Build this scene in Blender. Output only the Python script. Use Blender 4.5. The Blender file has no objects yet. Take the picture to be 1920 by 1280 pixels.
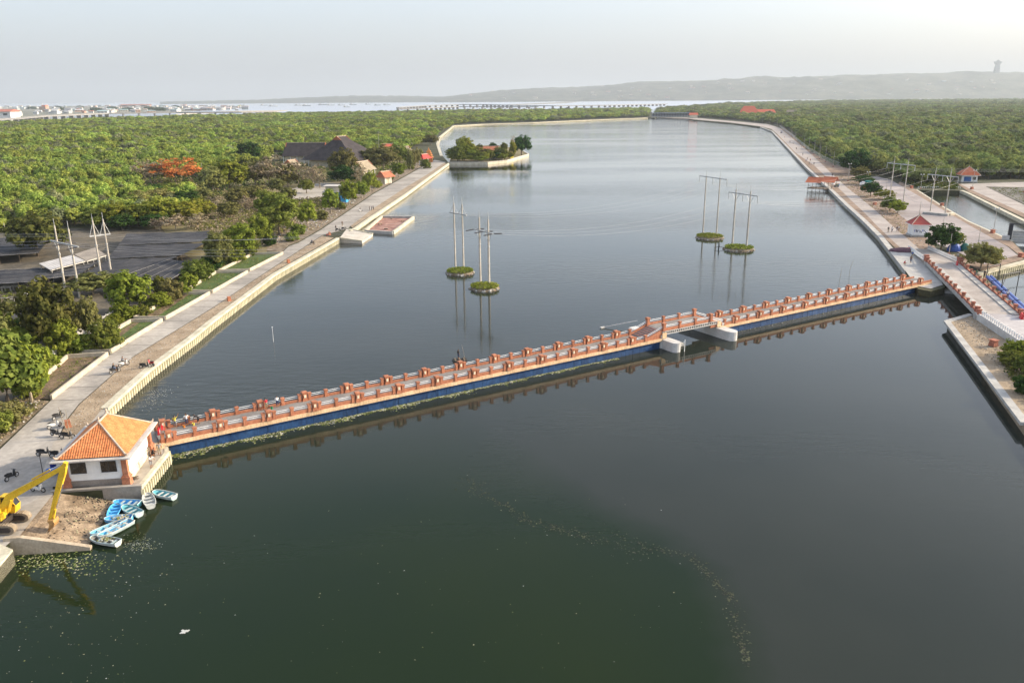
import bpy, bmesh, math, random
from math import sin, cos, tan, pi, radians, atan2, sqrt, hypot
from mathutils import Vector, Matrix, noise as mnoise

random.seed(7)
sc = bpy.context.scene
COL = sc.collection

# ------------------------------------------------------------------ camera
WZ = 0.6                # water level; the quays stand at 2.0
CAM_H = 40.0            # drone height above the water, metres
FPX = 1493.3            # focal length in photo pixels (28 mm on a 36 mm wide frame)
PITCH = math.atan((640 - 185) / FPX)
ROLL = radians(0.42)
cam_d = bpy.data.cameras.new('camera')
cam_d.lens = 28.0; cam_d.sensor_width = 36.0
cam_d.clip_start = 0.5; cam_d.clip_end = 90000
cam = bpy.data.objects.new('camera', cam_d); COL.objects.link(cam)
cam.location = (0, 0, CAM_H)
cam.rotation_mode = 'QUATERNION'
cam.rotation_quaternion = (Matrix.Rotation(pi/2 - PITCH, 3, 'X') @ Matrix.Rotation(-ROLL, 3, 'Z')).to_quaternion()
sc.camera = cam

# ------------------------------------------------------------------ sky, sun, exposure
SUN_EL, SUN_AZ = radians(24), radians(79)      # azimuth measured from +Y towards +X
world = bpy.data.worlds.new('World'); sc.world = world; world.use_nodes = True
nt = world.node_tree
bg = nt.nodes['Background']
sky = nt.nodes.new('ShaderNodeTexSky'); sky.sky_type = 'NISHITA'; sky.sun_disc = False
sky.sun_elevation = SUN_EL; sky.sun_rotation = SUN_AZ
sky.altitude = 0; sky.air_density = 1.0; sky.dust_density = 5.0; sky.ozone_density = 3.0
veil = nt.nodes.new('ShaderNodeMix'); veil.data_type = 'RGBA'; veil.blend_type = 'ADD'; veil.inputs[0].default_value = 1.0
veil.inputs[7].default_value = (2.35, 2.48, 2.68, 1)      # even pale veil of high haze over the whole sky
nt.links.new(sky.outputs[0], veil.inputs[6]); nt.links.new(veil.outputs[2], bg.inputs[0]); bg.inputs[1].default_value = 0.138
sun_d = bpy.data.lights.new('sun', 'SUN'); sun_d.energy = 4.6; sun_d.angle = radians(0.6); sun_d.color = (1.0, 0.86, 0.65)
sun = bpy.data.objects.new('sun', sun_d); COL.objects.link(sun)
sdir = Vector((sin(SUN_AZ)*cos(SUN_EL), cos(SUN_AZ)*cos(SUN_EL), sin(SUN_EL)))
sun.rotation_mode = 'QUATERNION'; sun.rotation_quaternion = sdir.to_track_quat('Z', 'Y')
sc.view_settings.view_transform = 'Standard'; sc.view_settings.look = 'None'
sc.view_settings.exposure = 0.57; sc.view_settings.gamma = 1.0
sc.cycles.max_bounces = 5; sc.cycles.diffuse_bounces = 2; sc.cycles.glossy_bounces = 2
sc.cycles.transmission_bounces = 2; sc.cycles.volume_bounces = 2; sc.cycles.transparent_max_bounces = 4
sc.cycles.use_denoising = True
sc.cycles.volume_step_rate = 10

# ------------------------------------------------------------------ surveying: photo pixel -> point on a level
def ray(px, py):
    cx = (px - 960) / FPX; cy = -(py - 640) / FPX
    lx = cx*cos(ROLL) + cy*sin(ROLL); ly = -cx*sin(ROLL) + cy*cos(ROLL)
    s, c = sin(PITCH), cos(PITCH)
    return Vector((lx, c + ly*s, -s + ly*c))
def P(px, py, z=2.0):
    d = ray(px, py); t = (z - CAM_H) / d.z
    return Vector((d.x*t, d.y*t, z))
def PV(px, py, A, B):
    """point seen at a pixel on the upright plane through A and B"""
    d = ray(px, py); n = Vector((-(B.y - A.y), B.x - A.x, 0))
    t = n.dot(A - Vector((0, 0, CAM_H))) / n.dot(d)
    return Vector((0, 0, CAM_H)) + d*t
def height(base, py):
    """height above base of a point straight above it seen at row py"""
    lo, hi = 0.0, 400.0
    for _ in range(40):
        m = (lo + hi)/2
        if row(Vector((base.x, base.y, base.z + m))) > py: lo = m
        else: hi = m
    return lo
def row(p):
    v = p - Vector((0, 0, CAM_H)); s, c = sin(PITCH), cos(PITCH)
    dep = v.y*c - v.z*s; ly = (v.y*s + v.z*c)/dep; lx = v.x/dep
    return 640 - (lx*sin(ROLL) + ly*cos(ROLL))*FPX
def colpx(p):
    v = p - Vector((0, 0, CAM_H)); s, c = sin(PITCH), cos(PITCH)
    dep = v.y*c - v.z*s; ly = (v.y*s + v.z*c)/dep; lx = v.x/dep
    return 960 + (lx*cos(ROLL) - ly*sin(ROLL))*FPX
def PP(lst, z=2.0): return [P(x, y, z) for x, y in lst]

# ------------------------------------------------------------------ materials
MATS = {}
def mat(name, col, rough=0.85, var=0.18, scale=1.0, bump=0.0, spec=0.3, metal=0.0, col2=None, fine=0.12, fscale=9.0, rnd=0.0, bscale=None, streak=None):
    if name in MATS: return MATS[name]
    m = bpy.data.materials.new(name); m.use_nodes = True; n = m.node_tree; L = n.links
    b = n.nodes['Principled BSDF']; b.inputs['Roughness'].default_value = rough
    b.inputs['Metallic'].default_value = metal; b.inputs['Specular IOR Level'].default_value = spec
    tc = n.nodes.new('ShaderNodeTexCoord')
    vec = tc.outputs['Object']
    if streak:
        mp = n.nodes.new('ShaderNodeMapping'); mp.inputs['Scale'].default_value = streak
        L.new(vec, mp.inputs[0]); vec = mp.outputs[0]
    n1 = n.nodes.new('ShaderNodeTexNoise'); n1.inputs['Scale'].default_value = scale; n1.inputs['Detail'].default_value = 5; n1.inputs['Roughness'].default_value = 0.6
    n2 = n.nodes.new('ShaderNodeTexNoise'); n2.inputs['Scale'].default_value = scale*fscale; n2.inputs['Detail'].default_value = 3
    L.new(vec, n1.inputs['Vector']); L.new(vec, n2.inputs['Vector'])
    c2 = col2 if col2 else tuple(min(1, c*(1+var)) for c in col)
    c1 = col if col2 else tuple(c*(1-var) for c in col)
    r = n.nodes.new('ShaderNodeValToRGB'); r.color_ramp.elements[0].position = 0.36; r.color_ramp.elements[1].position = 0.64
    r.color_ramp.elements[0].color = (*c1, 1); r.color_ramp.elements[1].color = (*c2, 1)
    L.new(n1.outputs[0], r.inputs[0])
    mr = n.nodes.new('ShaderNodeMapRange'); mr.inputs[1].default_value = 0.3; mr.inputs[2].default_value = 0.7
    mr.inputs[3].default_value = 1 - fine; mr.inputs[4].default_value = 1 + fine
    L.new(n2.outputs[0], mr.inputs[0])
    hs = n.nodes.new('ShaderNodeHueSaturation'); L.new(r.outputs[0], hs.inputs['Color'])
    if rnd:
        oi = n.nodes.new('ShaderNodeObjectInfo'); m2 = n.nodes.new('ShaderNodeMapRange')
        m2.inputs[3].default_value = 1 - rnd; m2.inputs[4].default_value = 1 + rnd
        L.new(oi.outputs['Random'], m2.inputs[0]); mu = n.nodes.new('ShaderNodeMath'); mu.operation = 'MULTIPLY'
        L.new(m2.outputs[0], mu.inputs[0]); L.new(mr.outputs[0], mu.inputs[1]); L.new(mu.outputs[0], hs.inputs['Value'])
    else: L.new(mr.outputs[0], hs.inputs['Value'])
    L.new(hs.outputs[0], b.inputs['Base Color'])
    if bump:
        bp = n.nodes.new('ShaderNodeBump'); bp.inputs['Strength'].default_value = bump; bp.inputs['Distance'].default_value = 0.05
        if bscale:
            n3 = n.nodes.new('ShaderNodeTexNoise'); n3.inputs['Scale'].default_value = bscale; L.new(vec, n3.inputs['Vector']); L.new(n3.outputs[0], bp.inputs['Height'])
        else: L.new(n2.outputs[0], bp.inputs['Height'])
        L.new(bp.outputs[0], b.inputs['Normal'])
    MATS[name] = m; return m

def leaf_mat(name, cols, rnd=0.25, hue=0.03, trans=0.35):
    m = bpy.data.materials.new(name); m.use_nodes = True; n = m.node_tree; L = n.links
    n.nodes.remove(n.nodes['Principled BSDF']); out = n.nodes['Material Output']
    tc = n.nodes.new('ShaderNodeTexCoord'); oi = n.nodes.new('ShaderNodeObjectInfo')
    ad = n.nodes.new('ShaderNodeVectorMath'); ad.operation = 'ADD'
    sc_ = n.nodes.new('ShaderNodeVectorMath'); sc_.operation = 'SCALE'; sc_.inputs['Scale'].default_value = 50
    co = n.nodes.new('ShaderNodeCombineXYZ'); L.new(oi.outputs['Random'], co.inputs[0]); L.new(co.outputs[0], sc_.inputs[0])
    L.new(tc.outputs['Object'], ad.inputs[0]); L.new(sc_.outputs[0], ad.inputs[1])
    n1 = n.nodes.new('ShaderNodeTexNoise'); n1.inputs['Scale'].default_value = 0.9; n1.inputs['Detail'].default_value = 4; L.new(ad.outputs[0], n1.inputs['Vector'])
    r = n.nodes.new('ShaderNodeValToRGB'); els = r.color_ramp.elements
    els[0].position = 0.33; els[0].color = (*cols[0], 1); els[1].position = 0.68; els[1].color = (*cols[-1], 1)
    for i, c in enumerate(cols[1:-1]): e = els.new(0.33 + 0.35*(i+1)/(len(cols)-1)); e.color = (*c, 1)
    L.new(n1.outputs[0], r.inputs[0])
    hs = n.nodes.new('ShaderNodeHueSaturation'); L.new(r.outputs[0], hs.inputs['Color'])
    mh = n.nodes.new('ShaderNodeMapRange'); mh.inputs[3].default_value = 0.5 - hue; mh.inputs[4].default_value = 0.5 + hue; L.new(oi.outputs['Random'], mh.inputs[0]); L.new(mh.outputs[0], hs.inputs['Hue'])
    # a second pseudo random value for brightness
    m7 = n.nodes.new('ShaderNodeMath'); m7.operation = 'MULTIPLY'; m7.inputs[1].default_value = 37.7; fr = n.nodes.new('ShaderNodeMath'); fr.operation = 'FRACT'
    L.new(oi.outputs['Random'], m7.inputs[0]); L.new(m7.outputs[0], fr.inputs[0])
    mv = n.nodes.new('ShaderNodeMapRange'); mv.inputs[3].default_value = 1 - rnd; mv.inputs[4].default_value = 1 + rnd; L.new(fr.outputs[0], mv.inputs[0])
    # stands of different species and age: broad patches over the ground plan
    ge = n.nodes.new('ShaderNodeNewGeometry'); pn = n.nodes.new('ShaderNodeTexNoise'); pn.inputs['Scale'].default_value = 0.011; pn.inputs['Detail'].default_value = 4; L.new(ge.outputs['Position'], pn.inputs['Vector'])
    pm = n.nodes.new('ShaderNodeMapRange'); pm.inputs[1].default_value = .36; pm.inputs[2].default_value = .64; pm.inputs[3].default_value = .72; pm.inputs[4].default_value = 1.2; L.new(pn.outputs[0], pm.inputs[0])
    pq = n.nodes.new('ShaderNodeMath'); pq.operation = 'MULTIPLY'; L.new(mv.outputs[0], pq.inputs[0]); L.new(pm.outputs[0], pq.inputs[1]); L.new(pq.outputs[0], hs.inputs['Value'])
    d = n.nodes.new('ShaderNodeBsdfDiffuse'); t = n.nodes.new('ShaderNodeBsdfTranslucent'); mx = n.nodes.new('ShaderNodeMixShader'); mx.inputs[0].default_value = trans
    L.new(hs.outputs[0], d.inputs[0]); L.new(hs.outputs[0], t.inputs[0]); L.new(d.outputs[0], mx.inputs[1]); L.new(t.outputs[0], mx.inputs[2]); L.new(mx.outputs[0], out.inputs[0])
    MATS[name] = m; return m

# ------------------------------------------------------------------ mesh helpers
class MB:
    def __init__(s): s.v = []; s.f = []; s.mi = []; s.cm = 0
    def face(s, pts):
        i = len(s.v); s.v += [tuple(p) for p in pts]; s.f.append(list(range(i, i+len(pts)))); s.mi.append(s.cm); return s
    def add(s, vs, fs):
        i = len(s.v); s.v += [tuple(p) for p in vs]
        for f in fs: s.f.append([i+k for k in f]); s.mi.append(s.cm)
        return s
    BOXF = [(0,3,2,1),(4,5,6,7),(0,1,5,4),(1,2,6,5),(2,3,7,6),(3,0,4,7)]
    def box(s, c, size, rz=0.0, top=1.0):
        hx, hy, hz = size[0]/2, size[1]/2, size[2]/2; C, S = cos(rz), sin(rz); vs = []
        for z, k in ((-hz, 1), (hz, top)):
            for x, y in ((-hx,-hy),(hx,-hy),(hx,hy),(-hx,hy)):
                x *= k; y *= k; vs.append((c[0]+x*C-y*S, c[1]+x*S+y*C, c[2]+z))
        return s.add(vs, s.BOXF)
    def beam(s, a, b, w, h, updir=(0,0,1), w2=None, h2=None):
        a = Vector(a); b = Vector(b); d = (b-a).normalized(); u = Vector(updir)
        sd = d.cross(u)
        if sd.length < 1e-4: sd = d.cross(Vector((1,0,0)))
        sd.normalize(); u = sd.cross(d); vs = []
        for p, ww, hh in ((a, w, h), (b, w2 or w, h2 or h)):
            for x, y in ((-1,-1),(1,-1),(1,1),(-1,1)): vs.append(p + sd*(x*ww/2) + u*(y*hh/2))
        return s.add(vs, s.BOXF)
    def tube(s, a, b, r0, r1=None, n=6):
        a = Vector(a); b = Vector(b); r1 = r0 if r1 is None else r1; d = (b-a).normalized()
        u = d.orthogonal().normalized(); w = d.cross(u); vs = []
        for p, r in ((a, r0), (b, r1)):
            for k in range(n): an = 2*pi*k/n; vs.append(p + u*(cos(an)*r) + w*(sin(an)*r))
        fs = [(k, (k+1) % n, n+(k+1) % n, n+k) for k in range(n)] + [tuple(range(n-1, -1, -1)), tuple(range(n, 2*n))]
        return s.add(vs, fs)
    def path(s, pts, r, n=5):
        pts = [Vector(p) for p in pts]
        rs = r if isinstance(r, (list, tuple)) else [r]*len(pts)
        vs = []
        for i, p in enumerate(pts):
            d = (pts[min(i+1, len(pts)-1)] - pts[max(i-1, 0)]).normalized()
            u = d.cross(Vector((0,0,1)))
            if u.length < 0.05: u = Vector((1,0,0))
            u.normalize(); w = u.cross(d)
            for k in range(n): an = 2*pi*k/n; vs.append(p + u*(cos(an)*rs[i]) + w*(sin(an)*rs[i]))
        fs = []
        for i in range(len(pts)-1):
            for k in range(n): fs.append((i*n+k, i*n+(k+1) % n, (i+1)*n+(k+1) % n, (i+1)*n+k))
        fs.append(tuple(range(n-1, -1, -1))); fs.append(tuple(range((len(pts)-1)*n, len(pts)*n)))
        return s.add(vs, fs)
    def prism(s, poly, z0, z1=None):
        n = len(poly); vs = [(p[0], p[1], z0) for p in poly] + [(p[0], p[1], z1 if z1 is not None else p[2]) for p in poly]
        return s.add(vs, [tuple(range(n-1, -1, -1)), tuple(range(n, 2*n))] + [(k, (k+1) % n, n+(k+1) % n, n+k) for k in range(n)])
    def loft(s, rings, cap=True):
        n = len(rings[0]); vs = [p for r in rings for p in r]; fs = []
        for i in range(len(rings)-1):
            for k in range(n): fs.append((i*n+k, i*n+(k+1) % n, (i+1)*n+(k+1) % n, (i+1)*n+k))
        if cap: fs.append(tuple(range(n-1, -1, -1))); fs.append(tuple(range((len(rings)-1)*n, len(rings)*n)))
        return s.add(vs, fs)
    def lathe(s, prof, c=(0,0,0), n=10):
        return s.loft([[(c[0]+r*cos(2*pi*k/n), c[1]+r*sin(2*pi*k/n), c[2]+z) for k in range(n)] for r, z in prof])
    def mesh(s, name, mats, smooth=False, fix=True):
        me = bpy.data.meshes.new(name); me.from_pydata(s.v, [], s.f)
        if not isinstance(mats, (list, tuple)): mats = [mats]
        for m in mats: me.materials.append(m)
        if any(s.mi): me.polygons.foreach_set('material_index', s.mi)
        if fix:
            bm = bmesh.new(); bm.from_mesh(me); bmesh.ops.recalc_face_normals(bm, faces=bm.faces)
            if any(len(f.verts) > 4 for f in bm.faces): bmesh.ops.triangulate(bm, faces=[f for f in bm.faces if len(f.verts) > 4])
            bm.to_mesh(me); bm.free()
        if smooth: me.polygons.foreach_set('use_smooth', [True]*len(me.polygons))
        me.update(); return me
    def build(s, name, mats, parent=None, smooth=False, world=False, fix=True):
        if world and parent:
            o = wloc(parent); s.v = [(x-o[0], y-o[1], z-o[2]) for x, y, z in s.v]
        return put(name, s.mesh(name, mats, smooth, fix), parent)
def wloc(o):
    v = Vector((0,0,0))
    while o: v += o.location; o = o.parent
    return v
def put(name, me, parent=None, loc=(0,0,0), rz=0.0, scale=None):
    o = bpy.data.objects.new(name, me); COL.objects.link(o); o.location = loc
    if rz: o.rotation_euler = (0, 0, rz)
    if scale: o.scale = scale if isinstance(scale, (tuple, list)) else (scale,)*3
    if parent: o.parent = parent
    return o
def tag(o, label=None, cat=None, group=None, kind=None):
    if label: o['label'] = label
    if cat: o['category'] = cat
    if group: o['group'] = group
    if kind: o['kind'] = kind
    return o
def thing(name, label, cat, loc=(0,0,0), rz=0.0, group=None):
    return tag(put(name, None, None, loc, rz), label, cat, group)
def copy_tree(src, loc=None, rz=None, parent=None, label=None, scale=None):
    c = src.copy(); COL.objects.link(c); c.parent = parent
    if loc is not None: c.location = loc
    if rz is not None: c.rotation_euler = (0, 0, rz)
    if scale is not None: c.scale = scale if isinstance(scale, (tuple, list)) else (scale,)*3
    if label: c['label'] = label
    for ch in list(src.children): copy_tree(ch, parent=c)
    return c
def struct(name, mb, m, world=False): return tag(mb.build(name, m), kind='structure')
def sheet(name, poly, m, dz=0.0, label=None):
    mb = MB(); mb.face([(p[0], p[1], p[2]+dz) for p in poly]); o = mb.build(name, m)
    for pl in o.data.polygons:
        pass
    if o.data.polygons and o.data.polygons[0].normal.z < 0: o.data.flip_normals()
    return tag(o, label, kind='structure')
def inside(p, poly):
    x, y = p[0], p[1]; r = False; j = len(poly)-1
    for i in range(len(poly)):
        xi, yi, xj, yj = poly[i][0], poly[i][1], poly[j][0], poly[j][1]
        if (yi > y) != (yj > y) and x < (xj-xi)*(y-yi)/(yj-yi)+xi: r = not r
        j = i
    return r
def offset_path(pts, d):
    """polyline shifted sideways by d (to the left of travel)"""
    out = []
    for i, p in enumerate(pts):
        t = Vector((0,0,0))
        if i > 0: t += (pts[i]-pts[i-1]).normalized()
        if i < len(pts)-1: t += (pts[i+1]-pts[i]).normalized()
        t.z = 0; t.normalize(); out.append(Vector((p.x - t.y*d, p.y + t.x*d, p.z)))
    return out
def resample(pts, step):
    out = []; acc = 0.0
    for a, b in zip(pts, pts[1:]):
        L = (b-a).length; d = (b-a)/L
        while acc < L: out.append((a + d*acc, d)); acc += step
        acc -= L
    return out
# ================================================================== materials of the setting
m_soil = mat('soil_brown', (0.225, 0.165, 0.105), 0.95, col2=(0.37, 0.285, 0.195), scale=0.35, fine=0.3, fscale=14, bump=0.6)
m_soil_r = mat('soil_reddish', (0.17, 0.115, 0.08), 0.95, col2=(0.29, 0.205, 0.145), scale=0.3, fine=0.28, fscale=12, bump=0.5)
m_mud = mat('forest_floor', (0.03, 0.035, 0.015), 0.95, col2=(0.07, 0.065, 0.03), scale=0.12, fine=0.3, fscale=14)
m_road = mat('concrete_road', (0.265, 0.24, 0.21), 0.9, col2=(0.41, 0.37, 0.32), scale=0.11, fine=0.12, fscale=16)
m_road_r = mat('promenade_concrete', (0.29, 0.25, 0.225), 0.9, col2=(0.40, 0.35, 0.31), scale=0.13, fine=0.1, fscale=14)
m_yard = mat('yard_concrete', (0.24, 0.205, 0.195), 0.9, col2=(0.36, 0.31, 0.29), scale=0.07, fine=0.1, fscale=20)
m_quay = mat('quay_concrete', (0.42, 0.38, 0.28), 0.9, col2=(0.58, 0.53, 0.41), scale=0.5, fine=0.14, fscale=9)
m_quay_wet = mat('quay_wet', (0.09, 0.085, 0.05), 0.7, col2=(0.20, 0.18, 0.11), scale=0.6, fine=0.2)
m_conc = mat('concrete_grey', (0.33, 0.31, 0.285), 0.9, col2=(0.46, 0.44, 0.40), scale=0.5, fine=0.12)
m_rubble = mat('rubble', (0.12, 0.09, 0.058), 0.95, col2=(0.28, 0.22, 0.155), scale=0.8, fine=0.4, fscale=10, bump=1.0)
m_dry = mat('dry_grass_ground', (0.13, 0.11, 0.045), 0.95, col2=(0.22, 0.18, 0.09), scale=0.25, fine=0.3, fscale=14)
m_sand = mat('sand', (0.50, 0.42, 0.31), 0.95, var=0.08, scale=0.01)

# ================================================================== water, one sheet to the horizon
def water_mat():
    m = bpy.data.materials.new('water'); m.use_nodes = True; n = m.node_tree; L = n.links
    n.nodes.remove(n.nodes['Principled BSDF']); b = n.nodes.new('ShaderNodeBsdfDiffuse'); gl = n.nodes.new('ShaderNodeBsdfGlossy'); gl.inputs['Roughness'].default_value = 0.03; fz = n.nodes.new('ShaderNodeFresnel'); fz.inputs['IOR'].default_value = 1.33
    pw = n.nodes.new('ShaderNodeMath'); pw.operation = 'POWER'; pw.inputs[1].default_value = 1.35; ml = n.nodes.new('ShaderNodeMath'); ml.operation = 'MULTIPLY'; ml.inputs[1].default_value = 1.9; ml.use_clamp = True; sm = n.nodes.new('ShaderNodeMixShader')
    L.new(fz.outputs[0], pw.inputs[0]); L.new(pw.outputs[0], ml.inputs[0]); L.new(ml.outputs[0], sm.inputs[0]); L.new(b.outputs[0], sm.inputs[1]); L.new(gl.outputs[0], sm.inputs[2]); L.new(sm.outputs[0], n.nodes['Material Output'].inputs[0])
    tc = n.nodes.new('ShaderNodeTexCoord'); V = tc.outputs['Object']
    # murky colour: bottle green algae bloom near the hut, browner water beyond its drifting edge
    sx = n.nodes.new('ShaderNodeSeparateXYZ'); L.new(V, sx.inputs[0])
    wob = n.nodes.new('ShaderNodeTexNoise'); wob.inputs['Scale'].default_value = 0.05; wob.inputs['Detail'].default_value = 3; L.new(V, wob.inputs['Vector'])
    dv = n.nodes.new('ShaderNodeVectorMath'); dv.operation = 'DISTANCE'; dv.inputs[1].default_value = (-2, 55, 0)
    mxx = n.nodes.new('ShaderNodeMath'); mxx.operation = 'MAXIMUM'; mxx.inputs[1].default_value = -2; L.new(sx.outputs[0], mxx.inputs[0])
    mxy = n.nodes.new('ShaderNodeMath'); mxy.operation = 'MAXIMUM'; mxy.inputs[1].default_value = 50; L.new(sx.outputs[1], mxy.inputs[0])
    cxy = n.nodes.new('ShaderNodeCombineXYZ'); L.new(mxx.outputs[0], cxy.inputs[0]); L.new(mxy.outputs[0], cxy.inputs[1]); L.new(cxy.outputs[0], dv.inputs[0])
    ma = n.nodes.new('ShaderNodeMath'); ma.operation = 'MULTIPLY_ADD'; ma.inputs[1].default_value = 4; L.new(wob.outputs[0], ma.inputs[0]); L.new(dv.outputs['Value'], ma.inputs[2])
    wob2 = n.nodes.new('ShaderNodeTexNoise'); wob2.inputs['Scale'].default_value = 0.32; wob2.inputs['Detail'].default_value = 5; L.new(V, wob2.inputs['Vector'])
    mb2 = n.nodes.new('ShaderNodeMath'); mb2.operation = 'MULTIPLY_ADD'; mb2.inputs[1].default_value = 3.0; L.new(wob2.outputs[0], mb2.inputs[0]); L.new(ma.outputs[0], mb2.inputs[2])
    # the bloom has a drifted edge on the right and thins out gradually towards the footbridge
    wd_ = n.nodes.new('ShaderNodeMapRange'); wd_.inputs[1].default_value = -8; wd_.inputs[2].default_value = 9; wd_.inputs[3].default_value = 30; wd_.inputs[4].default_value = 5.0; L.new(sx.outputs[0], wd_.inputs[0])
    sb = n.nodes.new('ShaderNodeMath'); sb.operation = 'SUBTRACT'; sb.inputs[1].default_value = 20.2; L.new(mb2.outputs[0], sb.inputs[0])
    mr = n.nodes.new('ShaderNodeMath'); mr.operation = 'DIVIDE'; mr.use_clamp = True; L.new(sb.outputs[0], mr.inputs[0]); L.new(wd_.outputs[0], mr.inputs[1])
    big = n.nodes.new('ShaderNodeTexNoise'); big.inputs['Scale'].default_value = 0.03; big.inputs['Detail'].default_value = 3; L.new(V, big.inputs['Vector'])
    r2 = n.nodes.new('ShaderNodeValToRGB'); r2.color_ramp.elements[0].position = .35; r2.color_ramp.elements[1].position = .7
    r2.color_ramp.elements[0].color = (0.020, 0.025, 0.020, 1); r2.color_ramp.elements[1].color = (0.030, 0.034, 0.027, 1); L.new(big.outputs[0], r2.inputs[0])
    r1 = n.nodes.new('ShaderNodeValToRGB'); r1.color_ramp.elements[0].position = .35; r1.color_ramp.elements[1].position = .7
    r1.color_ramp.elements[0].color = (0.008, 0.017, 0.007, 1); r1.color_ramp.elements[1].color = (0.012, 0.021, 0.006, 1); L.new(big.outputs[0], r1.inputs[0])
    mx = n.nodes.new('ShaderNodeMix'); mx.data_type = 'RGBA'; L.new(mr.outputs[0], mx.inputs[0]); L.new(r1.outputs[0], mx.inputs[6]); L.new(r2.outputs[0], mx.inputs[7])
    L.new(mx.outputs[2], b.inputs['Color'])
    # ripples with calm slicks between them
    mp = n.nodes.new('ShaderNodeMapping'); mp.inputs['Rotation'].default_value = (0, 0, radians(12)); mp.inputs['Scale'].default_value = (0.35, 1.0, 1); L.new(V, mp.inputs[0])
    w1 = n.nodes.new('ShaderNodeTexNoise'); w1.inputs['Scale'].default_value = 1.1; w1.inputs['Detail'].default_value = 4; w1.inputs['Roughness'].default_value = 0.55; L.new(mp.outputs[0], w1.inputs['Vector'])
    mp2 = n.nodes.new('ShaderNodeMapping'); mp2.inputs['Scale'].default_value = (0.004, 0.018, 1); L.new(V, mp2.inputs[0])
    sl = n.nodes.new('ShaderNodeTexNoise'); sl.inputs['Scale'].default_value = 1.0; sl.inputs['Detail'].default_value = 4; L.new(mp2.outputs[0], sl.inputs['Vector'])
    ms = n.nodes.new('ShaderNodeMapRange'); ms.inputs[1].default_value = .40; ms.inputs[2].default_value = .60; ms.inputs[3].default_value = 0.05; ms.inputs[4].default_value = 0.24; L.new(sl.outputs[0], ms.inputs[0])
    # the basin on the camera side of the bridge is sheltered: y < 95 + 0.62 x
    sh = n.nodes.new('ShaderNodeMath'); sh.operation = 'MULTIPLY_ADD'; sh.inputs[1].default_value = -0.64; L.new(sx.outputs[0], sh.inputs[0]); L.new(sx.outputs[1], sh.inputs[2])
    shm = n.nodes.new('ShaderNodeMapRange'); shm.inputs[1].default_value = 108; shm.inputs[2].default_value = 122; shm.inputs[3].default_value = 0.15; shm.inputs[4].default_value = 1.0; L.new(sh.outputs[0], shm.inputs[0])
    mm = n.nodes.new('ShaderNodeMath'); mm.operation = 'MULTIPLY'; L.new(ms.outputs[0], mm.inputs[0]); L.new(shm.outputs[0], mm.inputs[1])
    bp = n.nodes.new('ShaderNodeBump'); bp.inputs['Distance'].default_value = 0.5; L.new(mm.outputs[0], bp.inputs['Strength']); L.new(w1.outputs[0], bp.inputs['Height']); [L.new(bp.outputs[0], q.inputs['Normal']) for q in (gl, fz)]
    # open sea beyond the mangroves is rougher than the sheltered lake
    ro = n.nodes.new('ShaderNodeMapRange'); ro.inputs[1].default_value = 1900; ro.inputs[2].default_value = 3200; ro.inputs[3].default_value = 0.03; ro.inputs[4].default_value = 0.38; L.new(sx.outputs[1], ro.inputs[0]); L.new(ro.outputs[0], gl.inputs['Roughness'])
    return m
mb = MB(); S = 42000
mb.face([(-S, -400, WZ), (S, -400, WZ), (S, S, WZ), (-S, S, WZ)])
o = mb.build('water', water_mat(), fix=False); tag(o, kind='structure')

# ================================================================== shorelines (surveyed from the photo)
QL1 = PP([(201,765),(252,718),(285,689),(362,632),(400,601),(516,514),(636,446)])        # left quay, near part
QL2 = PP([(657,432),(667,428),(700,405),(760,365),(800,336),(842,306)])                   # left quay, beyond the jetty
QL3 = PP([(830,292),(822,270),(826,257),(851,236)])                                      # behind the temple islet
QF = PP([(905,233),(1000,230),(1110,225),(1215,221)])                                    # far dam
QR = PP([(1300,225),(1370,231),(1425,238),(1447,246),(1480,281),(1510,313),(1550,350),(1586,385),(1617,413),(1646,442),(1672,475),(1698,508)])
PLAT = PP([(262,911),(315,847),(312,838),(318,829)])                                     # hut platform edge
APP = PP([(301,800),(225,806)])
left_front = [P(-60,1130), P(24,1031), P(14,1013), P(30,1006), P(98,924)]
YARD_SOUTH = PP([(1714,531),(1722,541),(1745,545),(1772,538),(1764,517),(1834,514),(1935,488)])
CANAL_L = PP([(1900,452),(1875,441),(1817,415),(1767,386),(1720,356)])
CANAL_R = PP([(1800,357),(1811,361),(1867,389),(1920,415),(1990,447)])
landL = [Vector((-400,-60,2)), Vector((-80,-60,2))] + left_front + PLAT + APP + QL1 + QL2 + QL3 + QF + \
    [P(1228,221), P(1232,219)] + PP([(1216,202),(1100,203),(1000,204.5),(850,205.5),(740,207),(600,209.5),(400,213.5),(250,217.5),(100,222.5),(0,227)], 8.0) + [Vector((-2400,1500,2)), Vector((-2400,-60,2))]
landR = [P(1234,219)+Vector((2,0,0)), P(1293,222)] + QR + YARD_SOUTH + CANAL_L + CANAL_R + \
    [Vector((700,330,2)), Vector((4000,400,2)), Vector((7500,7000,2)), Vector((4700,7000,2))] + PP([(1640,186.5),(1520,189),(1425,191.5),(1345,194.2),(1290,198.5),(1236,203)], 8.0)
landN = PP([(1781,602),(1826,589),(1905,590)]) + [Vector((420,165,2)), Vector((420,-60,2)), Vector((120,-60,2)), P(1960,845)]
def land(name, poly, m):
    mb = MB(); mb.prism(poly, -2.5, 1.9); return struct(name, mb, m)
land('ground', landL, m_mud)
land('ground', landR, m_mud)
land('ground', landN, m_soil)

def strip(name, a, b, m, dz):
    return sheet(name, list(a) + list(reversed(b)), m, dz)
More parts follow.
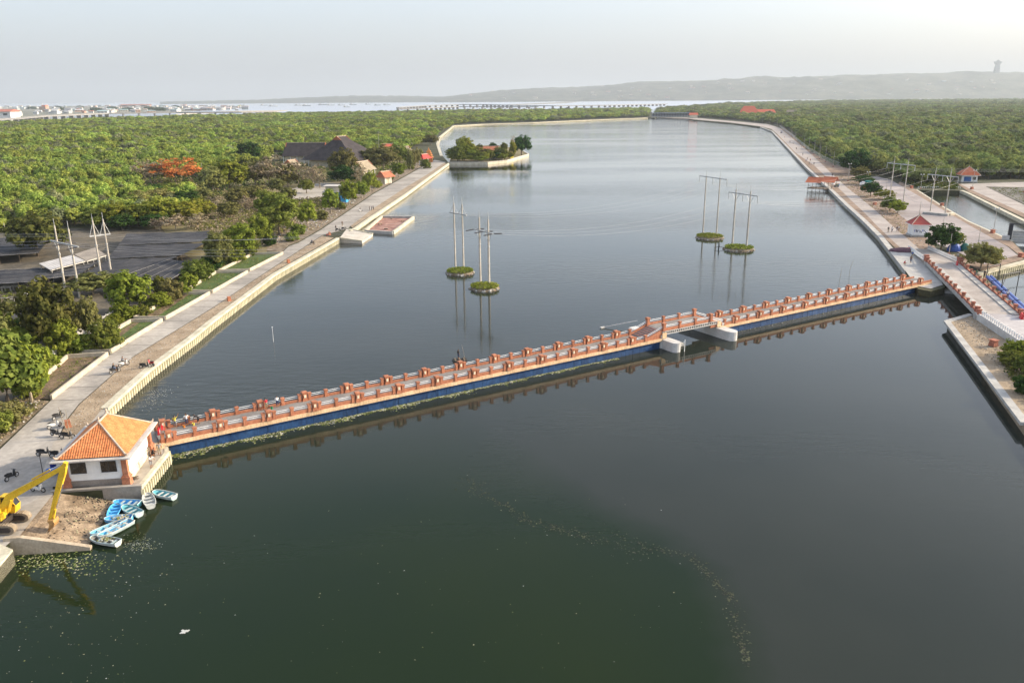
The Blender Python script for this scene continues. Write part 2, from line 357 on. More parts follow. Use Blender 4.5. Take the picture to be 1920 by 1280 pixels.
# --- left bank: road, verge
RL = PP([(-40,880),(0,842),(95,751),(205,665),(306,602),(395,551),(468,509),(525,478),(541,462),(560,455),(600,432),(640,405),(700,364),(760,331),(815,300)])
RR = PP([(20,960),(98,924),(108,822),(126,785),(148,757),(250,668),(400,576),(476,525),(560,470),(604,441),(652,429),(657,424),(700,391),(760,352),(800,328),(836,304)])
sheet('road', [P(-90,1000)] + RL + list(reversed(RR)) + [P(30,1006), P(-30,1060)], m_road, 0.004)
sheet('apron', [P(70,912), P(262,911), P(315,847), P(312,838), P(318,829), P(301,800), P(225,806), P(201,766), P(190,768), P(172,790), P(165,812), P(112,818), P(100,830)], mat('apron_concrete', (0.30,0.265,0.22), .9, col2=(0.40,0.35,0.29), scale=.25, fine=.12), 0.008)
V1in = PP([(112,818),(128,785),(150,757),(250,669),(400,577),(476,526),(560,471),(604,442)])
V1out = PP([(165,812),(172,790),(190,768),(242,716),(275,688),(352,631),(391,600),(508,513),(626,446)])
sheet('verge', V1in + list(reversed(V1out)), m_soil, 0.012)
V2in = PP([(657,424),(700,391),(760,352),(800,328),(832,306)])
V2out = PP([(661,427),(694,405),(755,365),(795,337),(837,307)])
sheet('verge', V2in + list(reversed(V2out)), m_soil, 0.012)
sheet('apron', PP([(5,985),(20,958),(98,923),(100,926),(60,975),(32,1010),(10,1012)]), MATS['apron_concrete'], 0.006)
# rubble shoulder and dry clearing around the community hall
sheet('shoulder', PP([(530,472),(541,460),(560,453),(600,430),(640,403),(700,362),(760,329),(812,300),(800,296),(740,318),(690,344),(640,366),(600,396),(540,420),(505,440),(500,470)]), m_rubble, 0.008)
sheet('clearing', PP([(500,372),(560,350),(600,343),(668,343),(632,368),(560,374)]), mat('clearing_paving', (.30,.27,.23), .95, col2=(.40,.35,.29), scale=.1), 0.012)
sheet('scrub_ground', PP([(300,425),(330,400),(400,350),(440,312),(520,303),(690,300),(760,292),(805,288),(812,298),(740,318),(690,344),(640,366),(600,396),(540,420),(505,440),(500,474),(440,500),(400,520),(340,470)]), m_dry, 0.004)
sheet('nursery_ground', PP([(-300,700),(-200,440),(0,438),(110,428),(250,430),(300,427),(342,472),(402,521),(398,548),(310,598),(207,660),(96,748),(40,745),(-60,790)]), mat('nursery_ground', (.07,.06,.045), .95, col2=(.14,.115,.08), scale=.2, fine=.25), 0.004)
# rough ground between the road and the first bay
sheet('waste_ground', PP([(-60,900),(0,838),(92,752),(40,745),(-60,790)]), m_rubble, 0.008)

# --- right bank: verge, promenade, dirt, yard
PL_ = PP([(1446,242),(1460,254),(1492,287),(1526,310),(1540,323),(1580,360),(1596,376),(1622,400),(1642,421),(1672,450),(1690,466)])
PR_ = PP([(1462,240),(1485,259),(1517,286),(1539,306),(1560,326),(1586,350),(1612,370),(1642,395),(1675,425),(1705,450),(1722,466)])
strip('promenade', PL_, PR_, m_road_r, 0.008)
sheet('promenade', PP([(1232,221),(1293,223),(1300,224),(1370,230),(1425,237),(1446,242),(1462,240),(1440,233),(1370,227),(1300,221)]), m_road_r, 0.004)
QRin = offset_path(QR, 1.4)
VR = PP([(1452,250),(1484,283),(1516,313),(1556,350),(1592,385),(1624,413),(1654,442),(1680,466)])
strip('verge', PL_[1:], list(VR) , m_soil_r, 0.004)
sheet('verge', PP([(1462,240),(1485,259),(1517,286),(1539,306),(1560,326),(1586,350),(1612,370),(1642,395),(1675,425),(1705,450),(1722,466),(1800,488),(1840,508),(1920,486),(1908,478),(1845,496),(1760,470),(1712,422),(1680,398),(1655,372),(1630,333),(1600,318),(1575,312),(1540,290),(1500,262),(1470,239)]), m_soil_r, 0.004)
sheet('yard', PP([(1630,333),(1655,372),(1680,398),(1712,422),(1740,450),(1790,470),(1845,496),(1908,478),(1890,463),(1867,450),(1817,422),(1772,396),(1710,360),(1685,346),(1670,337),(1645,331)]), m_yard, 0.012)
sheet('verge', PP([(1687,340),(1720,357),(1767,387),(1817,416),(1874,442),(1898,453),(1932,487),(1912,479),(1892,463),(1867,450),(1817,422),(1772,396),(1710,360),(1684,345)]), m_soil_r, 0.008)
sheet('plaza', PP([(1672,473),(1690,464),(1722,466),(1745,500),(1760,516),(1768,534),(1745,541),(1723,537),(1714,530),(1698,508)]), m_conc, 0.012)
sheet('promenade', PP([(1800,345),(1840,344),(1960,340),(1960,352),(1848,350),(1920,384),(1990,415),(1990,432),(1920,404),(1830,360)]), m_road_r, 0.004)
sheet('verge', PP([(1797,346),(1800,345),(1830,360),(1920,400),(1990,428),(1990,438),(1920,408),(1815,359)]), m_soil_r, 0.008)
sheet('field', PP([(1850,351),(1960,353),(1960,400),(1920,382)]), mat('field_grey', (.10,.095,.085), .95, col2=(.17,.155,.13), scale=.1, fine=.2), 0.004)
# near right corner
sheet('verge', PP([(1786,604),(1826,592),(1960,700),(1960,800),(1912,738)]), m_soil, -0.09)

# ================================================================== hills and far shores
def ridge(name, x0, x1, prof, dist, depth, m, nx=120, ny=10, seed=0, base=0.0):
    """range of hills: prof = [(photo column, photo row of the skyline)]"""
    vs = []; fs = []
    for j in range(ny+1):
        v = j/ny
        for i in range(nx+1):
            px = x0 + (x1-x0)*i/nx
            for (a, ra), (b, rb) in zip(prof, prof[1:]):
                if a <= px <= b: rr = ra + (rb-ra)*(px-a)/(b-a); break
            d = ray(px, rr); t = dist/d.y
            top = CAM_H + d.z*t
            az = d.x/d.y; y = dist - depth*(1-v); x = az*y
            h = base + (top-base)*(sin(v*pi/2)**1.1)
            nz = mnoise.fractal(Vector((x*0.0016+seed, y*0.0016, seed)), 0.9, 2.0, 5)
            h = base + (h-base)*(1 + 0.30*nz*(1-v**3)) + (mnoise.noise(Vector((x*.012, y*.012, seed)))*11*(min(1,(top-base)/60)) if j else 0)
            vs.append((x, y, h if j else -1))
    for j in range(ny):
        for i in range(nx): k = j*(nx+1)+i; fs.append((k, k+1, k+nx+2, k+nx+1))
    # back slope closes the volume
    k0 = len(vs)
    for i in range(nx+1): x, y, z = vs[ny*(nx+1)+i]; vs.append((x*1.15, y*1.15, -1))
    for i in range(nx): a = ny*(nx+1)+i; fs.append((a, a+1, k0+i+1, k0+i))
    mb = MB(); mb.add(vs, fs); o = mb.build(name, m, smooth=True); tag(o, kind='structure'); return o
m_hill = mat('hill_vegetation', (0.022, 0.032, 0.016), 0.95, col2=(0.11, 0.105, 0.065), scale=0.005, fine=0.6, fscale=10)
HILLR = ridge('hills', 815, 2160, [(815,184),(880,176),(960,169),(1060,164),(1150,160),(1190,156),(1300,152),(1420,147),(1560,143),(1700,138),(1850,136),(1920,136),(2160,137)], 12000, 2200, m_hill, nx=220, ny=14, seed=3)
ridge('hills', 300, 905, [(300,191),(400,189),(480,187.5),(560,183.5),(640,180.5),(700,180),(760,180),(905,183.5)], 12500, 1500, m_hill, nx=90, ny=5, seed=8)

# slab joints across the roads
def joints(name, label, L, R, step, m, w=.07, dz=.02):
    mb = MB(); a = resample(L, step)
    for p, d in a:
        n = Vector((d.y, -d.x, 0)); best = None
        for q0, q1 in zip(R, R[1:]):
            e = q1-q0; den = n.x*e.y - n.y*e.x
            if abs(den) < 1e-6: continue
            t = ((q0.x-p.x)*e.y - (q0.y-p.y)*e.x)/den; u = ((q0.x-p.x)*n.y - (q0.y-p.y)*n.x)/den
            if 0 <= u <= 1 and t > 0 and (best is None or t < best): best = t
        if best and best < 14:
            q = p + n*best; mb.face([(p.x-d.x*w,p.y-d.y*w,p.z+dz),(p.x+d.x*w,p.y+d.y*w,p.z+dz),(q.x+d.x*w,q.y+d.y*w,p.z+dz),(q.x-d.x*w,q.y-d.y*w,p.z+dz)])
    return tag(mb.build(name, m, fix=False), label, kind='stuff')
m_joint = mat('joint_dark', (.14,.125,.11), .95, var=.2)
joints('slab_joints', 'dark joints between the slabs of the left road', RL[2:], RR[3:], 5.0, m_joint)
joints('slab_joints', 'dark joints between the slabs of the promenade', PL_, PR_, 5.0, m_joint)
# ================================================================== foliage
LEAF = {
 'mangrove': leaf_mat('mangrove_leaves', [(0.165,0.215,0.042),(0.275,0.34,0.068),(0.39,0.435,0.105)], 0.24, 0.024),
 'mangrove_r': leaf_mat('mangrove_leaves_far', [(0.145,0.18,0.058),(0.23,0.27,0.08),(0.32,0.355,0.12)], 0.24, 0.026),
 'mangrove_b': leaf_mat('grey_green_leaves', [(0.13,0.145,0.07),(0.21,0.225,0.11),(0.30,0.31,0.16)], 0.3, 0.02),
 'bright': leaf_mat('bright_leaves', [(0.12,0.155,0.022),(0.215,0.26,0.038),(0.31,0.34,0.06)], 0.15, 0.015),
 'dark': leaf_mat('dark_leaves', [(0.022,0.050,0.014),(0.04,0.085,0.02),(0.07,0.12,0.03)], 0.15, 0.015),
 'mid': leaf_mat('mid_leaves', [(0.09,0.115,0.022),(0.165,0.19,0.038),(0.245,0.26,0.06)], 0.2, 0.02),
 'olive': leaf_mat('olive_leaves', [(0.12,0.12,0.042),(0.20,0.195,0.065),(0.28,0.265,0.09)], 0.2, 0.02),
 'dry': leaf_mat('dry_twigs', [(0.20,0.155,0.10),(0.30,0.24,0.155),(0.38,0.32,0.21)], 0.2, 0.015, 0.15),
 'yellow': leaf_mat('yellow_green_leaves', [(0.11,0.13,0.02),(0.20,0.21,0.03),(0.28,0.26,0.05)], 0.15, 0.015),
 'red': leaf_mat('flame_blossom', [(0.46,0.11,0.04),(0.66,0.20,0.07),(0.72,0.28,0.11)], 0.1, 0.01),
 'rust': leaf_mat('rust_leaves', [(0.055,0.068,0.02),(0.115,0.125,0.034),(0.19,0.185,0.055)], 0.2, 0.02),
}
m_bark = mat('bark', (0.10, 0.075, 0.05), 0.95, col2=(0.20, 0.155, 0.11), scale=2.5)
m_bark_pale = mat('bark_pale', (0.26, 0.21, 0.15), 0.95, col2=(0.36, 0.30, 0.22), scale=2.5)

def crown_mesh(name, m, rad=(1,1,.75), clumps=34, leaves=26, leaf=0.10, csize=0.34, seed=0, hollow=0.55, flat=0.0, fill=0.0):
    """leaf clumps through an ellipsoid of radii rad, centred on its own origin"""
    R = random.Random(seed); vs = []; fs = []
    for c in range(clumps):
        while True:
            p = Vector((R.uniform(-1,1), R.uniform(-1,1), R.uniform(-0.75,1)))
            if p.length < 1: break
        if R.random() > fill: p = p.normalized()*R.uniform(hollow, 1.0)
        lump = 1 + 0.22*mnoise.noise(p*1.7 + Vector((seed*3.1, 0, 0)))
        cc = Vector((p.x*rad[0]*lump, p.y*rad[1]*lump, p.z*rad[2]*lump)); cs = csize*R.uniform(.65, 1.25)
        for l in range(leaves):
            while True:
                q = Vector((R.uniform(-1,1), R.uniform(-1,1), R.uniform(-1,1)))
                if q.length < 1: break
            q = q.normalized()*(q.length**0.6)
            lp = cc + Vector((q.x*cs, q.y*cs, q.z*cs*(0.75-flat)))
            nrm = (q*0.8 + p*0.6 + Vector((0,0,.35)) + Vector((R.gauss(0,.45), R.gauss(0,.45), R.gauss(0,.45)))).normalized()
            u = nrm.orthogonal().normalized(); u = (Matrix.Rotation(R.uniform(0, 6.28), 3, nrm) @ u); w = nrm.cross(u)
            s = leaf*R.uniform(.6, 1.3); i = len(vs)
            vs += [lp - u*s - w*s*.35, lp + w*s*-.8, lp + u*s + w*s*.2, lp + w*s*.75]; fs.append((i, i+1, i+2, i+3))
    mb = MB(); mb.add(vs, fs); return mb.mesh(name, m, fix=False)
def trunk_mesh(name, m, h, r, spread, forks=4, seed=0, lean=0.1):
    """tapered trunk of height h with limbs reaching up to radius spread"""
    R = random.Random(seed); mb = MB(); lx, ly = R.uniform(-lean, lean), R.uniform(-lean, lean)
    pts = [Vector((lx*h*k*k + R.uniform(-.02,.02)*h, ly*h*k*k + R.uniform(-.02,.02)*h, h*k)) for k in (0, .35, .7, 1)]; pts[0] = Vector((0,0,-.1))
    mb.path(pts, [r*1.35, r, r*.85, r*.6], 7)
    for k in range(forks):
        a = 2*pi*k/forks + R.uniform(-.5,.5); b = pts[2].lerp(pts[3], R.uniform(-.6, 1)); e = b + Vector((cos(a)*spread*R.uniform(.5,.9), sin(a)*spread*R.uniform(.5,.9), spread*R.uniform(.35,.95)))
        mid = b.lerp(e, .5) + Vector((0,0,spread*.12)); mb.path([b, mid, e], [r*.5, r*.36, r*.13], 5)
        for q in range(2):
            t = mid.lerp(e, R.uniform(.1,.7)); g = t + Vector((R.uniform(-1,1), R.uniform(-1,1), R.uniform(.2,1)))*spread*.45; mb.path([t, t.lerp(g,.5)+Vector((0,0,.05)), g], [r*.22, r*.16, r*.06], 4)
    return mb.mesh(name, m)
TREE = {}
def tree_kind(key, leaf, rad, th, tr, clumps=40, leaves=26, lsize=.16, cs=.5, seed=0, bark=None, hollow=.5, cz=None, fill=0.15, forks=5):
    """unit of real metres: crown radii rad, trunk height th"""
    TREE[key] = (crown_mesh(key+'_crown', LEAF[leaf], rad, clumps, leaves, lsize, cs, seed, hollow, fill=fill), trunk_mesh(key+'_trunk', bark or m_bark, th, tr, min(rad[0], rad[1])*.9, forks, seed), (cz if cz is not None else th + rad[2]*.45))
def plant_tree(key, loc, label, s=1.0, rz=None, name='tree', cat='tree', group=None, sz=None):
    c, t, cz = TREE[key]; o = thing(name, label, cat, loc, random.uniform(0, 6.28) if rz is None else rz, group)
    put('crown', c, o, (0, 0, cz*(sz or s)), scale=(s, s, sz or s)); put('trunk', t, o, scale=(s, s, sz or s)); return o

# mangrove variants, crown radius about 3 m
MG = []
for k in range(4):
    rd = [(2.9,2.9,2.2),(3.3,2.7,2.0),(2.4,2.6,2.6),(3.0,3.2,2.3)][k]
    c = crown_mesh('mangrove_crown', LEAF['mangrove' if k < 3 else 'mangrove_b'], rd, 46, 22, .36, .85, 11+k, .45, fill=.25)
    c2 = crown_mesh('mangrove_crown', LEAF['mangrove_r' if k < 3 else 'mangrove_b'], rd, 46, 22, .36, .85, 31+k, .45, fill=.25)
    MG.append((c, c2, trunk_mesh('mangrove_trunk', m_bark, 3.6, .13, 1.6, 4, k)))
FOR_L = PP([(-400,440),(0,436),(110,426),(250,428),(340,402),(400,350),(440,312),(520,303),(690,300),(760,292),(790,266),(822,252),(845,237),(838,234)]) + \
    [P(905,231), P(1000,228), P(1110,223), P(1213,219.5)] + PP([(1216,203.5),(1100,204.5),(1000,206),(850,207),(740,208.5),(600,211),(400,215.5),(250,219.5),(100,224.5),(0,229),(-250,240)], 8.0)
FOR_R = PP([(1232,217),(1293,219),(1370,224),(1445,232),(1472,238),(1505,258),(1545,285),(1580,308),(1612,322),(1650,330),(1695,338),(1722,349),(1770,349),(1790,338),(1850,337),(1960,336),(2200,338)]) + \
    [Vector((4000,1500,2)), Vector((6500,6500,2)), Vector((4600,6900,2))] + PP([(1640,187.5),(1520,190),(1425,192.5),(1345,195.5),(1290,199.5),(1236,204)], 8.0)
HOLES = [PP([(505,312),(700,312),(690,285),(510,285)]), PP([(1390,219),(1450,219),(1450,215),(1390,215)]), PP([(262,378),(415,372),(430,335),(262,332)])]
def scatter(poly, base, seed, side):
    R = random.Random(seed); pts = []; y = 120.0
    while y < 6200:
        d = y; s = base*(1 if d < 350 else (d/350)**0.62)
        xl = -0.75*y - 25; xr = 0.75*y + 25; x = xl + R.random()*s
        while x < xr:
            p = (x + R.uniform(-.42,.42)*s, y + R.uniform(-.42,.42)*s)
            if inside(p, poly) and not any(inside(p, h) for h in HOLES):
                g = mnoise.noise(Vector((p[0]*.007, p[1]*.016, side)))*.75 + mnoise.noise(Vector((p[0]*.045, p[1]*.045, side+5)))*.5
                k = s/base
                # trees grow no taller with distance, only the canopy pieces get wider
                sz = (1 + .55*g)*R.uniform(.7, 1.3)*(1.0 if side == 0 else 1.2)*(1 + .10*(k-1))
                sx = (.78 + .10*R.random())*k*s/s*(base/4.7)*R.uniform(.9, 1.15)*(1.08 if side else 1)
                pts.append((p[0], p[1], sx, sz, (3 if R.random() < .10 + .5*max(0, mnoise.noise(Vector((p[0]*.018, p[1]*.018, side+9)))) else R.randrange(3)), R.uniform(0, 6.28), g))
            x += s
        y += s*.9
    return pts
def tree_stuff(name, pts, idx, label):
    """the many trees behind the nearest ones: one object, crowns instanced on points"""
    me = bpy.data.meshes.new(name); me.from_pydata([(p[0], p[1], 1.9 + 3.7*p[3]) for p in pts], [], [])
    a = me.attributes.new('sc', 'FLOAT_VECTOR', 'POINT'); a.data.foreach_set('vector', [v for p in pts for v in (p[2], p[2], p[3])])
    b = me.attributes.new('kd', 'INT', 'POINT'); b.data.foreach_set('value', [p[4] for p in pts])
    r = me.attributes.new('rz', 'FLOAT_VECTOR', 'POINT'); r.data.foreach_set('vector', [v for p in pts for v in (0, 0, p[5])])
    o = put(name, me); tag(o, label, kind='stuff')
    ng = bpy.data.node_groups.new(name, 'GeometryNodeTree')
    ng.interface.new_socket('Geometry', in_out='INPUT', socket_type='NodeSocketGeometry'); ng.interface.new_socket('Geometry', in_out='OUTPUT', socket_type='NodeSocketGeometry')
    N = ng.nodes; L = ng.links; gi = N.new('NodeGroupInput'); go = N.new('NodeGroupOutput'); jn = N.new('GeometryNodeJoinGeometry')
    def attr(nm, ty): q = N.new('GeometryNodeInputNamedAttribute'); q.data_type = ty; q.inputs[0].default_value = nm; return q.outputs[0]
    S_, K_, Z_ = attr('sc', 'FLOAT_VECTOR'), attr('kd', 'INT'), attr('rz', 'FLOAT_VECTOR')
    for k in range(4):
        ob = N.new('GeometryNodeObjectInfo'); ob.inputs[0].default_value = CROWN_SRC[idx][k]; ob.transform_space = 'ORIGINAL'; ob.inputs[1].default_value = True
        cp = N.new('FunctionNodeCompare'); cp.data_type = 'INT'; cp.operation = 'EQUAL'; L.new(K_, cp.inputs[2]); cp.inputs[3].default_value = k
        ip = N.new('GeometryNodeInstanceOnPoints'); L.new(gi.outputs[0], ip.inputs['Points']); L.new(cp.outputs[0], ip.inputs['Selection']); L.new(ob.outputs['Geometry'], ip.inputs['Instance'])
        L.new(S_, ip.inputs['Scale']); L.new(Z_, ip.inputs['Rotation']); L.new(ip.outputs[0], jn.inputs[0])
    L.new(jn.outputs[0], go.inputs[0]); md = o.modifiers.new('scatter', 'NODES'); md.node_group = ng; return o
CROWN_SRC = [[None]*4, [None]*4]
NEAR_EACH = 150
for side, poly, base, nm, lb in ((0, FOR_L, 5.6, 'mangrove_forest', 'bright green mangrove forest spreading behind the left bank to the sea'), (1, FOR_R, 6.2, 'mangrove_forest', 'hazy green mangrove forest behind the promenade on the right')):
    pts = scatter(poly, base, 5+side, side)
    vis = sorted([p for p in pts if -120 < colpx(Vector((p[0], p[1], 5))) < 2040], key=lambda p: p[0]**2 + p[1]**2)
    near = set(id(p) for p in vis[:NEAR_EACH])
    for p in vis[:NEAR_EACH]:
        k = p[4]
        t = thing('mangrove_tree', ('leafy green mangrove tree at the near edge of the left forest' if side == 0 else 'dusky green mangrove tree at the forest edge behind the right canal'), 'tree', (p[0], p[1], 1.9), p[5], 'mangroves at the near edge of the left forest' if side == 0 else 'mangroves at the near edge of the right forest')
        c = put('crown', MG[k][side], t, (0, 0, 3.7*p[3]), scale=(p[2], p[2], p[3])); put('trunk', MG[k][2], t, scale=(p[2], p[2], p[3]))
        if CROWN_SRC[side][k] is None: CROWN_SRC[side][k] = c
    tree_stuff(nm, [p for p in pts if id(p) not in near], side, lb)
    print('forest', side, len(pts))
# ================================================================== weir footbridge
m_brick = mat('brick_orange', (0.34, 0.125, 0.065), 0.9, col2=(0.46, 0.195, 0.11), scale=2.0, fine=0.2, fscale=8, rnd=.12)
m_brick_r = mat('brick_red', (0.30, 0.105, 0.065), 0.9, col2=(0.42, 0.165, 0.105), scale=2.0, fine=0.16, fscale=8)
m_fascia = mat('ochre_render', (0.56, 0.38, 0.22), 0.85, col2=(0.70, 0.50, 0.31), scale=0.5, fine=0.18, fscale=10, streak=(1.2,1.2,.3))
m_deck = mat('asphalt_deck', (0.17, 0.155, 0.145), 0.92, col2=(0.25, 0.23, 0.21), scale=0.5, fine=0.12)
m_blue = mat('blue_steel', (0.008, 0.036, 0.11), 0.55, col2=(0.018, 0.060, 0.155), scale=0.9, fine=0.35, fscale=5, spec=.35, rnd=.18, streak=(1,1,.3))
m_white_rail = mat('white_pipe', (0.72, 0.72, 0.72), 0.4, var=.05, spec=.5)
m_plaque = mat('plaque_cream', (0.72, 0.62, 0.45), 0.8, var=.1)
m_pale = mat('pale_concrete', (0.46, 0.44, 0.41), 0.9, col2=(0.60, 0.575, 0.54), scale=0.5, fine=.1)
m_steel = mat('dark_steel', (0.035, 0.035, 0.04), 0.6, var=.2, metal=.3)
BL = P(311,829,2.35); BR = P(1720,534,2.35); BLEN = (BR-BL).length
BU = (BR-BL).normalized(); BN = Vector((-BU.y, BU.x, 0)); BANG = atan2(BU.y, BU.x)
BW = 4.3
bridge = thing('footbridge', 'long brick-red footbridge with blue dam panels crossing the lake', 'bridge', (BL.x, BL.y, .55), BANG)
# local frame: x along the bridge, y across (away from the camera), z up from the water
G0, G1 = 76.4, 87.0; R0, R1 = 72.7, 90.2; ZD, ZG = 1.9, 3.05
def zdeck(s):
    if s <= R0 or s >= R1: return ZD
    if s < G0: return ZD + (ZG-ZD)*(s-R0)/(G0-R0)
    if s > G1: return ZG + (ZD-ZG)*(s-G1)/(R1-G1)
    return ZG
LX0, LX1 = -0.6, BLEN + 5.2
prof = [LX0, R0, G0, G1, R1, LX1]
def ribbon(name, m, y0, y1, dz0, dz1, segs=prof, parent=bridge):
    for a, b in zip(segs, segs[1:]):
        mb = MB(); za, zb = zdeck(a), zdeck(b)
        mb.add([(a,y0,za+dz0),(b,y0,zb+dz0),(b,y1,zb+dz0),(a,y1,za+dz0),(a,y0,za+dz1),(b,y0,zb+dz1),(b,y1,zb+dz1),(a,y1,za+dz1)], MB.BOXF)
        mb.build(name, m, parent)
ribbon('deck', m_deck, 0.3, BW-0.3, -0.3, 0.0)
ribbon('parapet', m_brick, 0.06, 0.3, -0.1, 0.32)
ribbon('parapet', m_brick, BW-0.3, BW-0.06, -0.1, 0.32)
for a, b in ((LX0, G0-.3), (R1-1.0, LX1)):
    for y0, y1 in ((-0.1, 0.28), (BW-.28, BW+.1)):
        MB().add([(a,y0,1.32),(b,y0,1.32),(b,y1,1.32),(a,y1,1.32),(a,y0,1.795),(b,y0,1.795),(b,y1,1.795),(a,y1,1.795)], MB.BOXF).build('fascia_beam', m_fascia, bridge)
# ramp cheeks (brick) below the sloping decks
for a, b in ((R0, G0), (G1, R1)):
    for y0 in (0.08, BW-.29):
        za, zb = zdeck(a), zdeck(b); y1 = y0+.2
        MB().add([(a,y0,1.8),(b,y0,1.8),(b,y1,1.8),(a,y1,1.8),(a,y0,max(1.82, za-.1)),(b,y0,max(1.82, zb-.1)),(b,y1,max(1.82, zb-.1)),(a,y1,max(1.82, za-.1))], MB.BOXF).build('ramp_wall', m_brick, bridge)
# steps on the near ramp
for k in range(6):
    s = R0 + .5 + k*.55; MB().box((s, BW/2, zdeck(s)+.03), (.16, BW-.7, .06)).build('step', m_brick_r, bridge)
# blue panels
def panels(a, b):
    n = max(1, round((b-a)/5.8)); w = (b-a)/n
    for k in range(n):
        x0 = a + k*w + .03; x1 = a + (k+1)*w - .03
        mb = MB(); mb.box(((x0+x1)/2, .32, .4), (x1-x0, .12, 1.9))
        for q in range(2): mb.box((x0 + (x1-x0)*(q+.5)/2, .25, .4), (.06, .03, 1.86))
        mb.box(((x0+x1)/2, .24, .95), (x1-x0, .06, .07))
        p = mb.build('dam_panel', m_blue, bridge)
panels(0.0, 75.9); panels(89.9, BLEN)
# support columns behind panels
for s in [0.4+5.77*2*k for k in range(7)] + [93.1+6.05*2*k for k in range(5)]:
    MB().box((s, .9, .3), (.7, .7, 2.6)).build('column', m_blue, bridge)
# balusters
def post(s, y, w, h, name, cap=True, parent=bridge, m=m_brick):
    z = zdeck(s) - .08; mb = MB()
    mb.box((s, y, z+h*.10), (w*1.18, w*1.18, h*.20)); mb.box((s, y, z+h*.5), (w*.94, w*.94, h*.62))
    mb.box((s, y, z+h*.845), (w*1.06, w*1.06, h*.09)); mb.box((s, y, z+h*.93), (w*1.24, w*1.24, h*.085)); mb.box((s, y, z+h*.985), (w*1.02, w*1.02, h*.05))
    return mb.build(name, m, parent)
def cluster(s, y, side):
    for d in (-.66, .66): post(s+d, y, .40, 1.08, 'side_post')
    p = post(s, y, .60, 1.30, 'pillar')
    for f in (-1, 1): MB().box((s, y + f*.31, zdeck(s)+.66), (.26, .06, .40)).build('plaque', m_plaque, p)
def rail(s0, s1, y):
    for h in (.58, .80):
        MB().tube((s0, y, zdeck(s0)+h), (s1, y, zdeck(s1)+h), .036, n=6).build('rail', m_white_rail, bridge)
for y in (0.18, BW-.18):
    cl = [0.4+5.77*k for k in range(13)]; cr = [93.1+6.06*k for k in range(10)]
    for s in cl + cr: cluster(s, y, 0)
    mids = [c+2.88 for c in cl[:-1]] + [72.55] + [c+3.03 for c in cr[:-1]] + [90.4]
    for s in mids: post(s, y, .42, 1.05, 'post')
    for s, w, h in ((G0, .55, 1.35), (G0+3.5, .42, 1.1), (G0+7.0, .42, 1.1), (G1, .55, 1.35)): post(s, y, w, h, 'post')
    stops = []
    for k in range(12): stops += [(cl[k]+.85, cl[k]+2.68), (cl[k]+3.1, cl[k+1]-.85)]
    stops += [(cl[12]+.85, 72.35), (72.75, G0-.28), (G0+.28, G0+3.3), (G0+3.7, G0+6.8), (G0+7.2, G1-.28), (G1+.28, 90.2), (90.6, cr[0]-.85)]
    for k in range(9): stops += [(cr[k]+.85, cr[k]+2.83), (cr[k]+3.23, cr[k+1]-.85)]
    for a, b in stops: rail(a, b, y)
# lock gate opening: truss girder, piers
for y in (-.02, BW-.08):
    mb = MB(); mb.box(((G0+G1)/2+.6, y+.05, ZG-.20), (G1-G0+2.0, .10, .10)); mb.box(((G0+G1)/2+.6, y+.05, ZG-.68), (G1-G0+2.0, .12, .10))
    mb.build('girder_flange', m_pale, bridge)
    k = G0-.2
    while k < G1+1.4: MB().box((k, y+.05, ZG-.44), (.12, .07, .40)).build('girder_bar', m_pale, bridge); k += .42
    MB().box(((G0+G1)/2+.6, y+.11, ZG-.44), (G1-G0+1.9, .04, .40)).build('girder_web', m_steel, bridge)
MB().box((G0+.0, .5, 2.2), (.9, 1.3, .9)).build('bearing_block', m_fascia, bridge)
MB().box((G1+1.9, .5, 2.2), (.9, 1.2, .9)).build('bearing_block', m_fascia, bridge)
def pier(s0, s1, y0, y1, nose, top, name='pier'):
    mb = MB(); c = (s0+s1)/2; r = (s1-s0)/2
    ring = [(s0, y1), (s0, y0)] + [(c - r*cos(pi*k/8), y0 - r*sin(pi*k/8)*nose) for k in range(1, 8)] + [(s1, y0), (s1, y1)]
    mb.prism([(x, y, 0) for x, y in ring], -1.5, top); return mb.build(name, m_pale, bridge)
pier(G0-.4, G0+1.3, -2.2, 8.5, 1.1, 1.62); pier(G1+1.3, G1+3.2, -2.6, 9.0, 1.1, 1.62)
MB().box((G0-.33, BW/2, 1.2), (.6, BW, 2.2)).build('abutment_wall', m_pale, bridge)
MB().box((G1+3.0, BW/2, 1.2), (.6, BW, 2.2)).build('abutment_wall', m_pale, bridge)
# left and right landings
MB().box((-1.1, -.2, .9), (1.6, 1.3, 1.9)).build('landing_block', m_fascia, bridge)

def along(s, y=0.0, z=0.0): return Vector((BL.x, BL.y, 0)) + BU*s + BN*y + Vector((0,0,z))

# --- trash and weed caught against the panels
def flotsam(name, label, pts_fn, n, m, s0, s1, seed):
    R = random.Random(seed); mb = MB()
    for k in range(n):
        x, y = pts_fn(R); s = R.uniform(s0, s1); a = R.uniform(0, 6.28); e = R.uniform(.4, 1); h = s*.25
        c, d = cos(a), sin(a); vs = []
        for qx, qy, qz in ((-s,-s*e,.0),(s,-s*e*.7,.0),(s*.8,s*e,.0),(-s*.7,s*e*.9,.0),(0,0,h)):
            vs.append((x + qx*c - qy*d, y + qx*d + qy*c, WZ + .012 + qz))
        mb.cm = R.choice(range(len(m))); mb.add(vs, [(0,1,4),(1,2,4),(2,3,4),(3,0,4)])
    return tag(mb.build(name, m, fix=False), label, kind='stuff')
m_t = [mat('litter_white', (.42,.42,.39), .8, var=.2), mat('litter_tan', (.36,.33,.2), .9, var=.3), mat('weed_green', (.09,.12,.025), .9, var=.3), mat('weed_olive', (.15,.16,.05), .9, var=.3), mat('litter_dark', (.05,.055,.03), .9, var=.3)]
